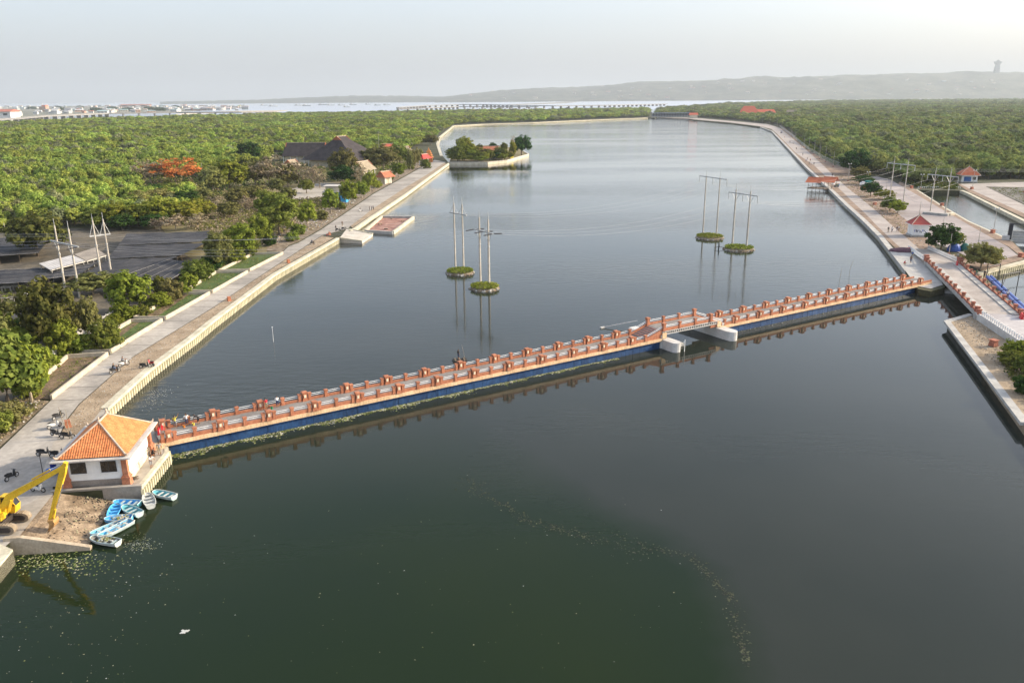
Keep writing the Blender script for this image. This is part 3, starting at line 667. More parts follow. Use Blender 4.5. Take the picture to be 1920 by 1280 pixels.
def by_dam(R):
    s = R.uniform(0, 76)**.97; w = (1.15*(1 - s/95) + .25)*(.75+.35*sin(s*.7)+.2*sin(s*2.1)); y = .18 - abs(R.gauss(0, .55))*w; p = along(s, max(y, -2.2)); return p.x, p.y
flotsam('flotsam', 'band of weed and litter floating along the blue dam panels', by_dam, 5200, [m_t[1], m_t[2], m_t[2], m_t[3], m_t[3], m_t[0], m_t[4]], .05, .16, 3)
def by_dam2(R): s = R.uniform(93, 148); p = along(s, .1 - abs(R.gauss(0, .25))); return p.x, p.y
flotsam('flotsam', 'thin scatter of litter under the far half of the footbridge', by_dam2, 240, m_t, .04, .11, 4)
def near_water(R):
    while True:
        r = R.random()
        if r < .42: p = P(R.gauss(110, 110), R.uniform(1040, 1290), WZ)
        elif r < .62: p = P(R.gauss(250, 60), R.gauss(1060, 40), WZ)
        elif r < .68:
            t = R.random(); a = [(865,905),(985,985),(1110,1020),(1290,1050),(1370,1130),(1400,1260)]; i = min(4, int(t*5)); f = t*5 - i
            p = P(a[i][0]*(1-f)+a[i+1][0]*f + R.gauss(0, 9), a[i][1]*(1-f)+a[i+1][1]*f + R.gauss(0, 9), WZ)
        else: p = P(R.uniform(0, 1400), R.uniform(930, 1290), WZ)
        if not inside(p, landL) and p.y > 20: return p.x, p.y
flotsam('flotsam', 'scattered leaves and litter floating on the dark green water in front', near_water, 460, [m_t[0], m_t[1], m_t[1], m_t[3], m_t[4], m_t[4]], .014, .06, 5)
m_ins_ = mat('scum_dark', (.02,.022,.018), .9, var=.3)
def edge_dark(R):
    t = R.random(); a = [(865,905),(985,985),(1110,1020),(1290,1050),(1370,1130),(1400,1260)]; i = min(4, int(t*5)); f = t*5 - i
    g = sin(t*31)+sin(t*13+2)
    p = P(a[i][0]*(1-f)+a[i+1][0]*f + R.gauss(0, 5+5*max(0,g)), a[i][1]*(1-f)+a[i+1][1]*f + R.gauss(0, 4+5*max(0,g)), 0); return p.x, p.y
flotsam('flotsam', 'ragged dark line of drifting scum curving across the near water', edge_dark, 900, [m_t[4], m_t[4], m_ins_], .02, .11, 6)
def by_slip(R): p = P(R.gauss(90, 55), R.gauss(1052, 12), WZ); return p.x, p.y
flotsam('flotsam', 'green weed floating beside the slipway wall', by_slip, 700, [m_t[2], m_t[2], m_t[3], m_t[1]], .03, .11, 7)
def by_boats(R): p = P(R.gauss(262, 16), R.gauss(1020, 9), WZ); return p.x, p.y
flotsam('flotsam', 'pale specks of scum floating off the moored boats', by_boats, 260, [m_t[0], m_t[1], m_t[3]], .015, .05, 8)
def by_q(R): s = R.random(); a = P(285,762,WZ).lerp(P(300,730,WZ), s); return a.x + R.gauss(0,.9), a.y + R.gauss(0,.9)
flotsam('flotsam', 'pale scum floating in the corner behind the hut', by_q, 220, [m_t[0], m_t[1]], .02, .07, 9)
# plastic sheet drifting alone
mb = MB(); R_ = random.Random(2); c = P(346,1184,WZ)
for k in range(9): mb.box((c.x+R_.uniform(-.22,.22), c.y+R_.uniform(-.14,.14), .62+.004*k), (R_.uniform(.15,.35), R_.uniform(.1,.2), .02), R_.uniform(0,3))
tag(mb.build('plastic_sheet', m_t[0]), 'crumpled white plastic sheet floating alone on the dark water', 'litter')
# ================================================================== left bank walls
pile_me = MB()
pile_me.add([(-.25,-.02,-.4),(.25,-.02,-.4),(.13,-.30,-.4),(-.13,-.30,-.4),(-.25,-.02,1.60),(.25,-.02,1.60),(.13,-.30,1.60),(-.13,-.30,1.60)], MB.BOXF)
m_pile = mat('sheet_pile', (0.36,0.325,0.20), .85, col2=(0.62,0.57,0.42), scale=.9, fine=.22, fscale=5, rnd=.16, streak=(1.6,1.6,.35))
pile_me = pile_me.mesh('sheet_pile', m_pile)
def quay(label, pts, capw, m, side=1, piles=None, top=2.0, wallm=None, capm=None):
    """cap beam and wall face along pts; land lies to the left of travel when side = 1"""
    q = thing('quay_wall', label, 'wall', pts[0])
    inn = offset_path(pts, capw*side); out = offset_path(pts, -.12*side)
    for a, b, c, d in zip(out, out[1:], inn[1:], inn):
        MB().prism([a, b, c, d], top-.38, top+.05).build('cap_beam', capm or m_quay, q, world=True)
    w0 = offset_path(pts, -.02*side); w1 = offset_path(pts, .25*side)
    for a, b, c, d in zip(w0, w0[1:], w1[1:], w1):
        MB().prism([a, b, c, d], -2.4, top-.34).build('wall_face', wallm or m_quay, q, world=True)
    # tide-stained foot
    f0 = offset_path(pts, -.05*side)
    for a, b, c, d in zip(f0, f0[1:], w1[1:], w1):
        MB().prism([a, b, c, d], -2.3, WZ+.32).build('tide_line', m_quay_wet, q, world=True)
    if piles:
        for p, d in resample(pts, piles):
            a = atan2(d.y, d.x) + (0 if side == 1 else pi)
            put('sheet_pile', pile_me, q, (p.x-pts[0].x, p.y-pts[0].y, .06-pts[0].z), a, scale=(piles/.85, 1, 1))
    return q
quay('cream concrete quay wall of ribbed sheet piles along the near left bank', QL1, .9, m_quay, 1, .85)
quay('smooth cream quay wall running from the jetty to the temple islet', QL2, .8, m_quay)
quay('pale quay wall curving behind the temple islet towards the far dam', QL3, 2.0, m_quay)
quay('long pale wall of the far dam in front of the mangroves', [QL3[-1]] + QF, 5.0, m_quay)
quay('ribbed sheet-pile side wall of the hut platform beside the boats', [P(264,911), P(315,847), P(313,838)], .35, m_quay, 1, .62)
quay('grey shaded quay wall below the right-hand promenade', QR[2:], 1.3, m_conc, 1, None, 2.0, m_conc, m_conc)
quay('cream ribbed sheet-pile wall below the yard beside the blue pipes', [P(1836,514), P(1940,487)], 1.3, m_quay, 1, 1.1)
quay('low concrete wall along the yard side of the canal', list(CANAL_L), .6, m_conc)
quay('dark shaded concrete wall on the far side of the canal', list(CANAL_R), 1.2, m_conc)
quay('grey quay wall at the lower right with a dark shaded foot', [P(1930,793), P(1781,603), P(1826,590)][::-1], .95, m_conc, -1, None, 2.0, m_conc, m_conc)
# hut platform front wall
MB_ = MB(); a, b = P(96,922), P(265,911); t = thing('platform_wall', 'plain grey retaining wall between the hut and the slipway', 'wall', a)
d = (b-a).normalized(); nn = Vector((d.y, -d.x, 0))
MB().prism([a + nn*.1, b + nn*.1, b - nn*.25, a - nn*.25], -1, 2.06).build('wall_face', mat('wall_grey_warm', (.25,.215,.18), .9, col2=(.34,.30,.25), scale=.5), t, world=True)
MB().prism([a + nn*.16, b + nn*.16, b - nn*.3, a - nn*.3], 2.062, 2.14).build('coping', m_road, t, world=True)
# slipway
m_slip = mat('slipway_concrete', (.15,.105,.065), .92, col2=(.34,.255,.17), scale=.8, fine=.35, fscale=7, bump=.5)
s0, s1, s2, s3 = P(97,926,1.95), P(27,1007,1.95), P(186,1036,.35), P(238,941,.35)
mb = MB(); n_ = 16
def slip_pt(u, v): 
    p = s0.lerp(s1, v).lerp(s3.lerp(s2, v), u); p.z = 1.95 - 1.65*max(0, (u-.12)/.88)**1.0 + .05*mnoise.noise(Vector((u*9, v*9, 1))); return p
for i in range(n_):
    for j in range(n_): mb.face([slip_pt(i/n_, j/n_), slip_pt((i+1)/n_, j/n_), slip_pt((i+1)/n_, (j+1)/n_), slip_pt(i/n_, (j+1)/n_)])
o = mb.build('slipway', m_slip, fix=False); tag(o, kind='structure')
t = thing('slipway_wall', 'sloping concrete side wall of the slipway at the water edge', 'wall', P(14,1012))
a, b = P(12,1009), P(173,1018,1.0); d = (b-a); d.z = 0; d.normalize(); nn = Vector((d.y, -d.x, 0))
m_swall = mat('slip_wall', (.33,.265,.19), .9, col2=(.46,.38,.28), scale=.6, fine=.15)
k = a.lerp(b, .2); k.z = 2.1
for p, q, zp, zq in ((a, k, 2.3, 2.3), (k, b, 2.3, .9)):
    mb = MB(); vs = []
    for r, z in ((p, zp), (q, zq)):
        for off, zz in ((.05, -1.5), (.75, -1.5), (.55, z), (.1, z)): vs.append((r.x + nn.x*off, r.y + nn.y*off, zz))
    mb.loft([vs[:4], vs[4:]]).build('wall_face', m_swall, t, world=True)
t = thing('quay_block', 'corner of a pale concrete quay at the lower left edge', 'wall', P(10,1040))
MB().prism([P(24,1031), P(-60,1130), P(-110,1080), P(-40,1005)], -2.4, 2.1).build('block', m_quay, t, world=True)
# mud, stones and litter on the slipway
def on_slip(R):
    u = R.uniform(.35, .98); v = R.choice([R.gauss(.42,.07), R.uniform(0,.95), R.gauss(.02,.05)]); return slip_pt(u, max(.0, min(.98, v)))
R_ = random.Random(4); mb = MB()
for k in range(420):
    p = on_slip(R_); s = R_.uniform(.03, .11); mb.cm = R_.choice([0,0,0,1,2]); mb.box((p.x, p.y, p.z + s*.2), (s*2, s*1.4, s), R_.uniform(0,3), .6)
tag(mb.build('slipway_debris', [mat('wet_stone', (.05,.04,.03), .8, var=.4), m_rubble, m_t[1]], fix=False), 'dark stones and debris strewn over the slipway', kind='stuff')

# jetty and sunken basin further along
m_jet = mat('jetty_concrete', (.40,.36,.30), .9, col2=(.54,.49,.42), scale=.3, fine=.1)
t = thing('jetty', 'pale concrete ramp jetty sticking out from the left quay', 'jetty', P(660,438))
J = PP([(637,446),(650,429),(699,438.5),(679,453)], 2.0); J[2].z = .9; J[3].z = .9
J[2] = P(699,438.5,1.3); J[3] = P(679,452.5,1.3)
mb = MB(); vs = [(p.x,p.y,-.6) for p in J] + [tuple(p) for p in J]; mb.add(vs, MB.BOXF).build('slab', m_jet, t, world=True)
for p, q in ((J[0], J[3]), (J[1], J[2])): MB().beam(p + Vector((0,0,.06)), q + Vector((0,0,.06)), .4, .35).build('edge_beam', m_quay, t, world=True)
t = thing('sunken_basin', 'square concrete basin with a rust red floor moored beside the quay', 'basin', P(725,420,WZ))
Q = [P(685,431,1.5), P(737,434,1.5), P(775,406,1.5), P(716,405,1.5)]
for k in range(4):
    p, q = Q[k], Q[(k+1) % 4]; d = (q-p).normalized(); e = .35
    MB().beam((p.x, p.y, .75) , (q.x, q.y, .75), .7, 1.7 if k != 0 else 1.5).build('wall', m_quay if k in (1,3) else m_conc, t, world=True)
mb = MB(); mb.face([(p.x, p.y, .95) for p in Q]); mb.build('floor', mat('rust_floor', (.20,.085,.06), .9, col2=(.38,.22,.17), scale=.35, fine=.3, fscale=6), t, world=True)
for f, g in ((.2,.5),(.35,.9),(.6,.2),(.8,.75)): 
    p = Q[0].lerp(Q[1], f).lerp(Q[3].lerp(Q[2], f), g); MB().box((p.x, p.y, 1.1), (1.2, .5, .3), f*5).build('rubble_heap', m_rubble, t, world=True)

# planter bays
m_bay = mat('bay_wall', (.40,.345,.26), .9, col2=(.55,.48,.37), scale=.5, fine=.12)
m_grass = mat('bay_grass', (.045,.085,.02), .95, col2=(.10,.13,.035), scale=.6, fine=.4, fscale=9)
m_litter = mat('bay_litter', (.09,.065,.04), .95, col2=(.22,.15,.09), scale=.5, fine=.4, fscale=9)
BAYS = [((96,750),(204,666),(127,671),(40,747)), ((207,663),(306,602),(246,604),(142,664)), ((310,600),(395,551),(338,552.5),(250,600)), ((398,550),(466,511),(405,512),(345,549)), ((468,509),(532,476),(474,478),(408,511))]
wd = ['widest, litter-strewn', 'grassy', 'green', 'shaded grassy', 'small green']
for k, bq in enumerate(BAYS):
    q = PP(bq); t = thing('planter_bay', ['walled planting bay full of dry litter nearest the hut', 'second walled planting bay from the hut, half grass half rusty soil', 'third walled planting bay from the hut with green turf', 'fourth walled planting bay from the hut beside bushes', 'walled planting bay farthest from the hut, next to the jetty'][k], 'planter', q[0], 0, 'planter bays beside the left road')
    c = sum(q, Vector())/4; qq = [p.lerp(c, .025) for p in q]
    for j in range(4):
        if k == 0 and j == 3: continue
        MB().beam(Vector((*qq[j][:2], 2.1)), Vector((*qq[(j+1) % 4][:2], 2.1)), .28, 1.1).build('bay_wall', m_bay, t, world=True)
    mb = MB(); mb.face([(p.x, p.y, 2.03) for p in qq]); mb.build('soil', m_litter if k in (0,) else m_grass, t, world=True)
    if k in (1, 2): mb = MB(); f = [qq[3].lerp(qq[0], .15), qq[3].lerp(qq[0], .6), qq[2].lerp(qq[1], .3), qq[2].lerp(qq[1], .1)]; mb.face([(p.x, p.y, 2.045) for p in f]); mb.build('bare_soil', m_litter, t, world=True)
# brick marker posts on the verge
for k, (x, y) in enumerate([(128,800),(430,564),(541,493),(618,441)]):
    b = P(x, y); t = thing('marker_post', ['squat brick post beside the parked scooters', 'squat brick post on the verge above the white marker pole', 'squat brick post on the verge near the small green bay', 'squat brick post at the end of the quay by the jetty'][k], 'post', b, .6, 'brick posts on the left verge')
    MB().box((0,0,.4), (.75,.75,.8), 0, .72).build('base', m_brick, t); MB().box((0,0,.84), (.62,.62,.10)).build('cap', m_brick, t)
# white marker pole standing in the lake
b = P(513,641,WZ); t = thing('marker_pole', 'thin white pole standing in the lake near the left quay', 'pole', b)
MB().tube((0,0,-1), (0,0,2.6), .035, .03).build('shaft', m_white_rail, t); MB().box((0,0,2.62), (.16,.16,.1)).build('tip', m_white_rail, t)

# ================================================================== pump house hut
HL = Vector((-45.83, 74.21, 2.0)); HA = radians(7.6); W_, D_ = 5.85, 7.85
hut = thing('pump_house', 'white hut with an orange tiled hip roof at the end of the footbridge', 'hut', HL, HA)
m_white = mat('white_wall', (.70,.69,.66), .85, col2=(.82,.81,.78), scale=.35, fine=.05)
m_plinth = mat('plinth_grey', (.20,.17,.145), .9, col2=(.30,.26,.22), scale=.6)
m_plinth2 = mat('plinth_cream', (.52,.45,.33), .9, col2=(.66,.58,.44), scale=.6)
m_eave = mat('eave_slab', (.40,.37,.33), .9, col2=(.55,.51,.46), scale=.5, fine=.12)
m_tile = mat('roof_tile_orange', (.50,.165,.055), .75, col2=(.66,.25,.09), scale=1.2, fine=.18, fscale=4)
m_ridge = mat('ridge_cement', (.38,.29,.22), .85, col2=(.52,.42,.33), scale=.8)
m_glass = mat('dark_glass', (.018,.017,.016), .12, var=.3, spec=.6)
m_frame = mat('window_frame', (.06,.05,.045), .6, var=.2)
WH = 3.15
w = MB().box((W_/2, D_/2, .35), (W_, D_, .7)).build('plinth', m_plinth, hut)
MB().box((W_+.05, D_/2, .4), (.14, D_*.98, .8)).build('plinth_curb', m_plinth2, hut)
wall = MB().box((W_/2, D_/2, .7+(WH-.7)/2), (W_-.06, D_-.06, WH-.7)).build('wall', m_white, hut)
for x in (1.30, 4.25):
    f = MB().box((x, .0, 2.12), (1.5, .14, 1.22)).build('window', m_frame, hut)
    for d in (-.37, .37): MB().box((x+d, -.075, 2.12), (.66, .04, 1.06)).build('pane', m_glass, f)
    MB().box((x, -.05, 1.47), (1.7, .22, .07)).build('sill', m_white, f)
for x in (0, W_):
    for y in (0, D_):
        mb = MB(); sx = -.06 if x == 0 else .06
        for z0, z1, a, b in ((0,.75,.84,.76),(.75,.95,.88,.88),(.95,1.15,.72,.64),(1.15,WH-.02,.56,.52)):
            mb.loft([[(x-k/2,y-k/2,z),(x+k/2,y-k/2,z),(x+k/2,y+k/2,z),(x-k/2,y+k/2,z)] for z, k in ((z0,a),(z1,b))])
        mb.build('brick_pillar', m_brick, hut)
# brick flourish at the far right pillar base
MB().loft([[(W_+.3,D_-1.0,0),(W_+.62,D_-1.0,0),(W_+.62,D_-.5,0),(W_+.3,D_-.5,0)],[(W_+.3,D_-.8,1.2),(W_+.4,D_-.8,1.2),(W_+.4,D_-.5,1.2),(W_+.3,D_-.5,1.2)]]).build('buttress', m_brick, hut)
ov = .95
MB().loft([[(-ov,-ov,WH),(W_+ov,-ov,WH),(W_+ov,D_+ov,WH),(-ov,D_+ov,WH)],[(-ov,-ov,WH+.14),(W_+ov,-ov,WH+.14),(W_+ov,D_+ov,WH+.14),(-ov,D_+ov,WH+.14)]]).build('eave_slab', m_eave, hut)
RZ0, RZ1, ro = WH+.22, WH+2.75, .42
RC = [Vector((-ro,-ro,RZ0)), Vector((W_+ro,-ro,RZ0)), Vector((W_+ro,D_+ro,RZ0)), Vector((-ro,D_+ro,RZ0))]
RG = [Vector((W_/2, 2.75, RZ1)), Vector((W_/2, D_-2.75, RZ1))]
mb = MB(); mb.face([RC[0],RC[1],RG[0]]); mb.face([RC[1],RC[2],RG[1],RG[0]]); mb.face([RC[2],RC[3],RG[1]]); mb.face([RC[3],RC[0],RG[0],RG[1]]); mb.face([RC[3],RC[2],RC[1],RC[0]])
roof = mb.build('roof', m_tile, hut)
def tiles(parent, poly, m, tw=.24, tl=.34, name='roof_tiles', lift=.012):
    """rounded pan tiles in courses on a planar roof face whose first edge is the eave"""
    a, b = poly[0], poly[1]; ux = (b-a).normalized(); n = (poly[1]-poly[0]).cross(poly[2]-poly[0]).normalized()
    if n.z < 0: n = -n
    uy = n.cross(ux); 
    if uy.z < 0: uy = -uy
    p2 = [((p-a).dot(ux), (p-a).dot(uy)) for p in poly]; X = max(p[0] for p in p2); Y = max(p[1] for p in p2); mb = MB(); j = 0
    while j*tl < Y:
        i = 0
        while i*tw < X:
            x0, y0 = i*tw, j*tl
            if inside((x0+tw/2, y0+tl*.5), p2):
                vs = []
                for yy, h in ((y0, .05), (y0+tl, .012)):
                    for fx, fh in ((.03,0),(.25,.75),(.5,1),(.75,.75),(.97,0)):
                        vs.append(a + ux*(x0+tw*fx) + uy*yy + n*(lift + h*.4 + .045*fh*1.0))
                mb.add(vs, [(0,1,6,5),(1,2,7,6),(2,3,8,7),(3,4,9,8),(4,3,2,1,0)])
            i += 1
        j += 1
    return tag(mb.build(name, m, parent, fix=False), kind='stuff')
tiles(roof, [RC[0],RC[1],RG[0]], m_tile); tiles(roof, [RC[1],RC[2],RG[1],RG[0]], m_tile); tiles(roof, [RC[2],RC[3],RG[1]], m_tile); tiles(roof, [RC[3],RC[0],RG[0],RG[1]], m_tile)
for p, q in ((RC[0],RG[0]),(RC[1],RG[0]),(RC[2],RG[1]),(RC[3],RG[1]),(RG[0],RG[1])):
    MB().path([p+Vector((0,0,.06)), p.lerp(q,.5)+Vector((0,0,.07)), q+Vector((0,0,.07))], .11, 6).build('ridge_cap', m_ridge, roof)
for p in RC: 
    d = Vector((p.x-W_/2, p.y-D_/2, 0)).normalized(); MB().path([p+Vector((0,0,.1)), p+d*.22+Vector((0,0,.22)), p+d*.3+Vector((0,0,.45))], [.13,.10,.03], 6).build('corner_finial', m_ridge, roof)
for p in RG: MB().lathe([(.16,0),(.2,.12),(.1,.3),(.14,.42),(.03,.62)], (p.x,p.y,p.z+.05), 8).build('finial', m_ridge, roof)
# odds and ends around the hut
for k, (x, y) in enumerate([(98,917),(70,925)]): pass
t = thing('timber_offcut', 'pile of dark timber scraps beside the hut corner', 'timber', P(250,898))
R_ = random.Random(9)
for k in range(6): MB().box((R_.uniform(-.5,.5), R_.uniform(-.2,.2), .08+.03*k), (R_.uniform(.6,1.1), .14, .07), R_.uniform(-.5,.5)).build('plank', m_bark, t)
t = thing('leaning_board', 'grey board leaning against the lit hut wall', 'board', P(275,852))
MB().beam((0,0,0),(-.25,0,1.5),.7,.06,(1,0,0)).build('board', m_eave, t)
# blue drum and tarpaulin behind the boom
t = thing('blue_drum', 'blue plastic drum standing left of the hut', 'drum', P(101,880)); MB().lathe([(.28,0),(.3,.1),(.3,.8),(.27,.88),(.1,.9)], n=12).build('body', mat('blue_plastic', (.01,.03,.22), .4, var=.15), t); MB().lathe([(.08,.9),(.08,.98),(.0,.98)], n=8).build('lid', m_frame, t)
t = thing('tarpaulin', 'bright blue tarpaulin stretched beside the hut', 'tarpaulin', P(95,885)); A_ = [P(80,886,2.4), P(106,880,2.6), P(122,872,2.7), P(112,880,2.3)]
mb = MB(); q = [P(79,889,2.25), P(108,880,2.75), P(118,874,2.6), P(88,878,2.5)]
for i in range(6):
    for j in range(6):
        f = lambda u, v: q[0].lerp(q[1], u).lerp(q[3].lerp(q[2], u), v) + Vector((0,0,-.25*sin(u*pi)*sin(v*pi)))
        mb.face([f(i/6,j/6), f((i+1)/6,j/6), f((i+1)/6,(j+1)/6), f(i/6,(j+1)/6)])
mb.build('sheet', mat('tarp_blue', (.01,.16,.55), .5, var=.12), t, world=True, fix=False)
for p in q: MB().tube(p, (p.x, p.y, 2.0), .03).build('pole', m_frame, t, world=True)
b = P(81,889); t = thing('banner_pole', 'thin dark pole standing between the scooters and the boom', 'pole', b); MB().tube((0,0,0),(0,0,2.6),.04).build('shaft', m_frame, t); MB().box((.18,0,2.5),(.4,.03,.16)).build('bracket', m_frame, t)
# fishing rods / bamboo leaning on the scooters
t = thing('bamboo_pole', 'two long pale bamboo poles propped up by the scooters', 'pole', P(130,822))
b0 = P(131,822); MB().path([b0, PV(118,790,b0,b0+Vector((1,0,0))), PV(110,763,b0,b0+Vector((1,0,0)))], [.05,.04,.025]).build('bamboo', m_bark_pale, t, world=True)
MB().path([b0+Vector((.2,0,0)), PV(127,795,b0,b0+Vector((1,0,0))), PV(123,768,b0,b0+Vector((1,0,0)))], [.05,.04,.025]).build('bamboo', m_bark_pale, t, world=True)
# red barriers at the bridge head
m_redp = mat('red_plastic', (.55,.025,.03), .5, var=.15)
def barrier(loc, rz, label):
    t = thing('barrier', label, 'barrier', loc, rz, 'red road barriers')
    MB().loft([[(-.75,-.28,0),(.75,-.28,0),(.75,.28,0),(-.75,.28,0)],[(-.7,-.12,.45),(.7,-.12,.45),(.7,.12,.45),(-.7,.12,.45)],[(-.62,-.09,.95),(.62,-.09,.95),(.62,.09,.95),(-.62,.09,.95)]]).build('body', m_redp, t)
    MB().box((0,-.12,.68), (1.0,.05,.12)).build('stripe', m_white_rail, t)
    return t
barrier(P(299,818), BANG+1.4, 'red plastic barrier at the left end of the footbridge')
t = thing('bamboo_tripod', 'red cloth draped on leaning bamboo sticks at the footbridge entrance', 'cloth', P(305,815))
for e in ((297,783),(310,777),(318,806)): b = P(304,816); MB().tube(b, PV(*e, b, b+Vector((1,0,0))), .04, .02).build('stick', m_bark_pale, t, world=True)
b = P(303,812); c_ = PV(302,793, b, b+Vector((1,0,0)))
MB().loft([[(b.x+.5*cos(a),b.y+.3*sin(a),2.3) for a in (0,1.2,2.4,3.6,5)],[(c_.x+.18*cos(a),c_.y+.1*sin(a),c_.z) for a in (0,1.2,2.4,3.6,5)]]).build('cloth', m_redp, t, world=True)
# ================================================================== excavator
m_yel = mat('excavator_yellow', (.62,.36,.012), .5, col2=(.74,.47,.03), scale=.8, fine=.14, spec=.4)
m_rusty = mat('bucket_rust', (.26,.14,.05), .7, col2=(.42,.25,.09), scale=2, fine=.2)
m_track = mat('track_mud', (.20,.155,.105), .9, col2=(.32,.26,.19), scale=2, fine=.2)
m_track_d = mat('track_dark', (.045,.035,.03), .9, var=.3)
m_chrome = mat('ram_chrome', (.6,.6,.6), .25, var=.1, metal=.8)
ex0 = P(2,988,2.0); exB = P(98,994,1.6)
ea = atan2(exB.y-ex0.y, exB.x-ex0.x)
exc = thing('excavator', 'yellow long-reach excavator standing on the slipway', 'excavator', ex0)
for y in (-1.15, 1.15):
    mb = MB(); L_ = 4.3; ring = []
    for k in range(20):
        a = 2*pi*k/20; ring.append((L_/2*(1 if cos(a) > 0 else -1) - .5*(1 if cos(a) > 0 else -1) + .5*cos(a), .5 + .45*sin(a)))
    mb.loft([[(x, y-.3, z) for x, z in ring], [(x, y+.3, z) for x, z in ring]]); tr = mb.build('track', m_track, exc)
    mb = MB(); mb.box((0, y-.32, .5), (3.4, .06, .5)); mb.build('track_frame', m_track_d, tr)
    for k in range(14): MB().box((-1.6+k*.25, y, .98), (.05, .62, .06)).build('grouser', m_track, tr)
    for x in (-1.65, -1, -.35, .3, .95, 1.65): MB().tube((x, y-.38, .5), (x, y-.3, .5), .22, n=10).build('roller', m_track_d, tr)
MB().box((0,0,.75),(1.6,1.8,.5)).build('undercarriage', m_track_d, exc)
MB().lathe([(.7,.95),(.75,1.1),(.7,1.2)], n=14).build('slew_ring', m_track_d, exc)
C_, S_ = cos(ea), sin(ea)
def el(x, y, z): return Vector((x*C_-y*S_, x*S_+y*C_, z))
def elbox(name, c, size, m, parent, top=1.0):
    mb = MB(); mb.box(el(*c), size, ea, top); return mb.build(name, m, parent)
house = elbox('house', (-.9,0,1.75), (3.2,2.5,1.0), m_yel, exc); elbox('counterweight', (-2.5,0,1.8), (.7,2.4,1.1), m_yel, house); elbox('engine_cover', (-1.4,-.2,2.35), (1.8,1.9,.25), m_yel, house)
elbox('side_box', (.55,-.85,1.6), (.9,.7,.6), m_yel, house); elbox('exhaust', (-1.6,.3,2.7), (.14,.14,.5), m_track_d, house)
cb = MB(); cbp = [[(.05,.35),(1.35,.35),(1.35,1.2),(.05,1.2)],[(.05,.35),(1.5,.35),(1.5,1.2),(.05,1.2)],[(.15,.4),(1.0,.4),(1.0,1.15),(.15,1.15)]]
cb.loft([[tuple(el(x,y,z)) for x, y in r] for r, z in zip(cbp, (1.3, 2.0, 2.95))]); cab = cb.build('cab', m_yel, exc)
mb = MB(); mb.face([el(1.51,.42,2.05), el(1.51,1.13,2.05), el(1.06,1.1,2.85), el(1.06,.45,2.85)]); mb.build('windscreen', m_glass, cab, fix=False)
mb = MB(); mb.face([el(.2,.335,2.0), el(1.40,.335,2.0), el(.98,.385,2.85), el(.22,.385,2.85)]); mb.build('side_window', m_glass, cab, fix=False)
A0 = ex0; B0 = exB
pv0 = ex0 + el(.5,-.15,1.9); knee = PV(19,929,A0,B0); tip = PV(121,874,A0,B0); foot = PV(94,974,A0,B0)
bm_ = MB(); k2 = knee.lerp(tip, .12) + Vector((0,0,-.05))
bm_.beam(pv0, knee, .5, .45, (-.3,0,1), .5, .62); bm_.beam(knee - (knee-pv0).normalized()*.1, k2, .5, .62, w2=.5, h2=.62); bm_.beam(k2, tip + (tip-k2).normalized()*.15, .5, .60, w2=.40, h2=.34); boom = bm_.build('boom', m_yel, exc, world=True)
MB().tube(ex0+el(1.1,.0,1.7), pv0.lerp(knee,.85)+Vector((.35,0,-.05)), .10).build('boom_cylinder', m_yel, boom, world=True); MB().tube(ex0+el(1.1,-.3,1.7), pv0.lerp(knee,.85)+Vector((.35,-.3,-.05)), .10).build('boom_cylinder', m_yel, boom, world=True)
u_ = Vector((0,0,.42)); MB().tube(knee.lerp(tip,.42)+u_, knee.lerp(tip,.75)+u_, .09).build('arm_cylinder', m_yel, boom, world=True); MB().tube(knee.lerp(tip,.75)+u_, tip+Vector((.1,0,.35)), .05).build('arm_piston', m_chrome, boom, world=True)
st = MB(); tp = tip + (tip-foot).normalized()*.45; st.beam(tp, tip.lerp(foot,.12), .36, .32, (1,0,0), .36, .55); st.beam(tip.lerp(foot,.12), foot, .36, .55, (1,0,0), .26, .26); stick = st.build('stick', m_yel, exc, world=True)
MB().tube(tip.lerp(foot,.35)+Vector((.32,0,.1)), tip.lerp(foot,.78)+Vector((.28,0,0)), .07).build('bucket_cylinder', m_chrome, stick, world=True); MB().beam(tip.lerp(foot,.8)+Vector((.25,0,0)), foot+Vector((.3,0,-.1)), .2, .08).build('bucket_link', m_yel, stick, world=True)
bk = MB(); rg = [(-.05,.1),(.5,.15),(.62,-.15),(.45,-.55),(.15,-.75),(.0,-.95),(-.12,-.9),(.02,-.55),(.12,-.2)]
bk.loft([[tuple(foot + el(x, y, z) ) for x, z in rg] for y in (-.45, .45)]); bucket = bk.build('bucket', m_rusty, exc, world=True)
for y in (-.38,-.13,.13,.38): MB().beam(foot+el(-.04,y,-.9), foot+el(-.2,y,-1.12), .1, .06).build('tooth', m_track_d, bucket, world=True)

# ================================================================== rowing boats
def boat_meshes(seed, L=2.9, Bm=1.15, Hh=.42):
    """pram-bowed skiff along +x (bow), stern transom at -x"""
    secs = [(-.5,.80,0.0),(-.3,.93,0),(-.05,1.0,0),(.2,.94,.0),(.38,.72,.03),(.47,.42,.09),(.5,.16,.16)]
    outer = []; inner = []
    for x, w, r in secs:
        b = Bm/2*w; zt = Hh*(1 + .10*abs(x*2)**2 + (.25*max(0,x)**1.5)); zb = r*1.6
        o = [(x*L, -b, zt), (x*L, -b*.86, zb+.16), (x*L, -b*.5, zb), (x*L, b*.5, zb), (x*L, b*.86, zb+.16), (x*L, b, zt)]
        i_ = [(x*L*.965, -b*.92, zt-.005), (x*L*.965, -b*.78, zb+.2), (x*L*.965, -b*.45, zb+.07), (x*L*.965, b*.45, zb+.07), (x*L*.965, b*.78, zb+.2), (x*L*.965, b*.92, zt-.005)]
        outer.append(o); inner.append(i_)
    return outer, inner
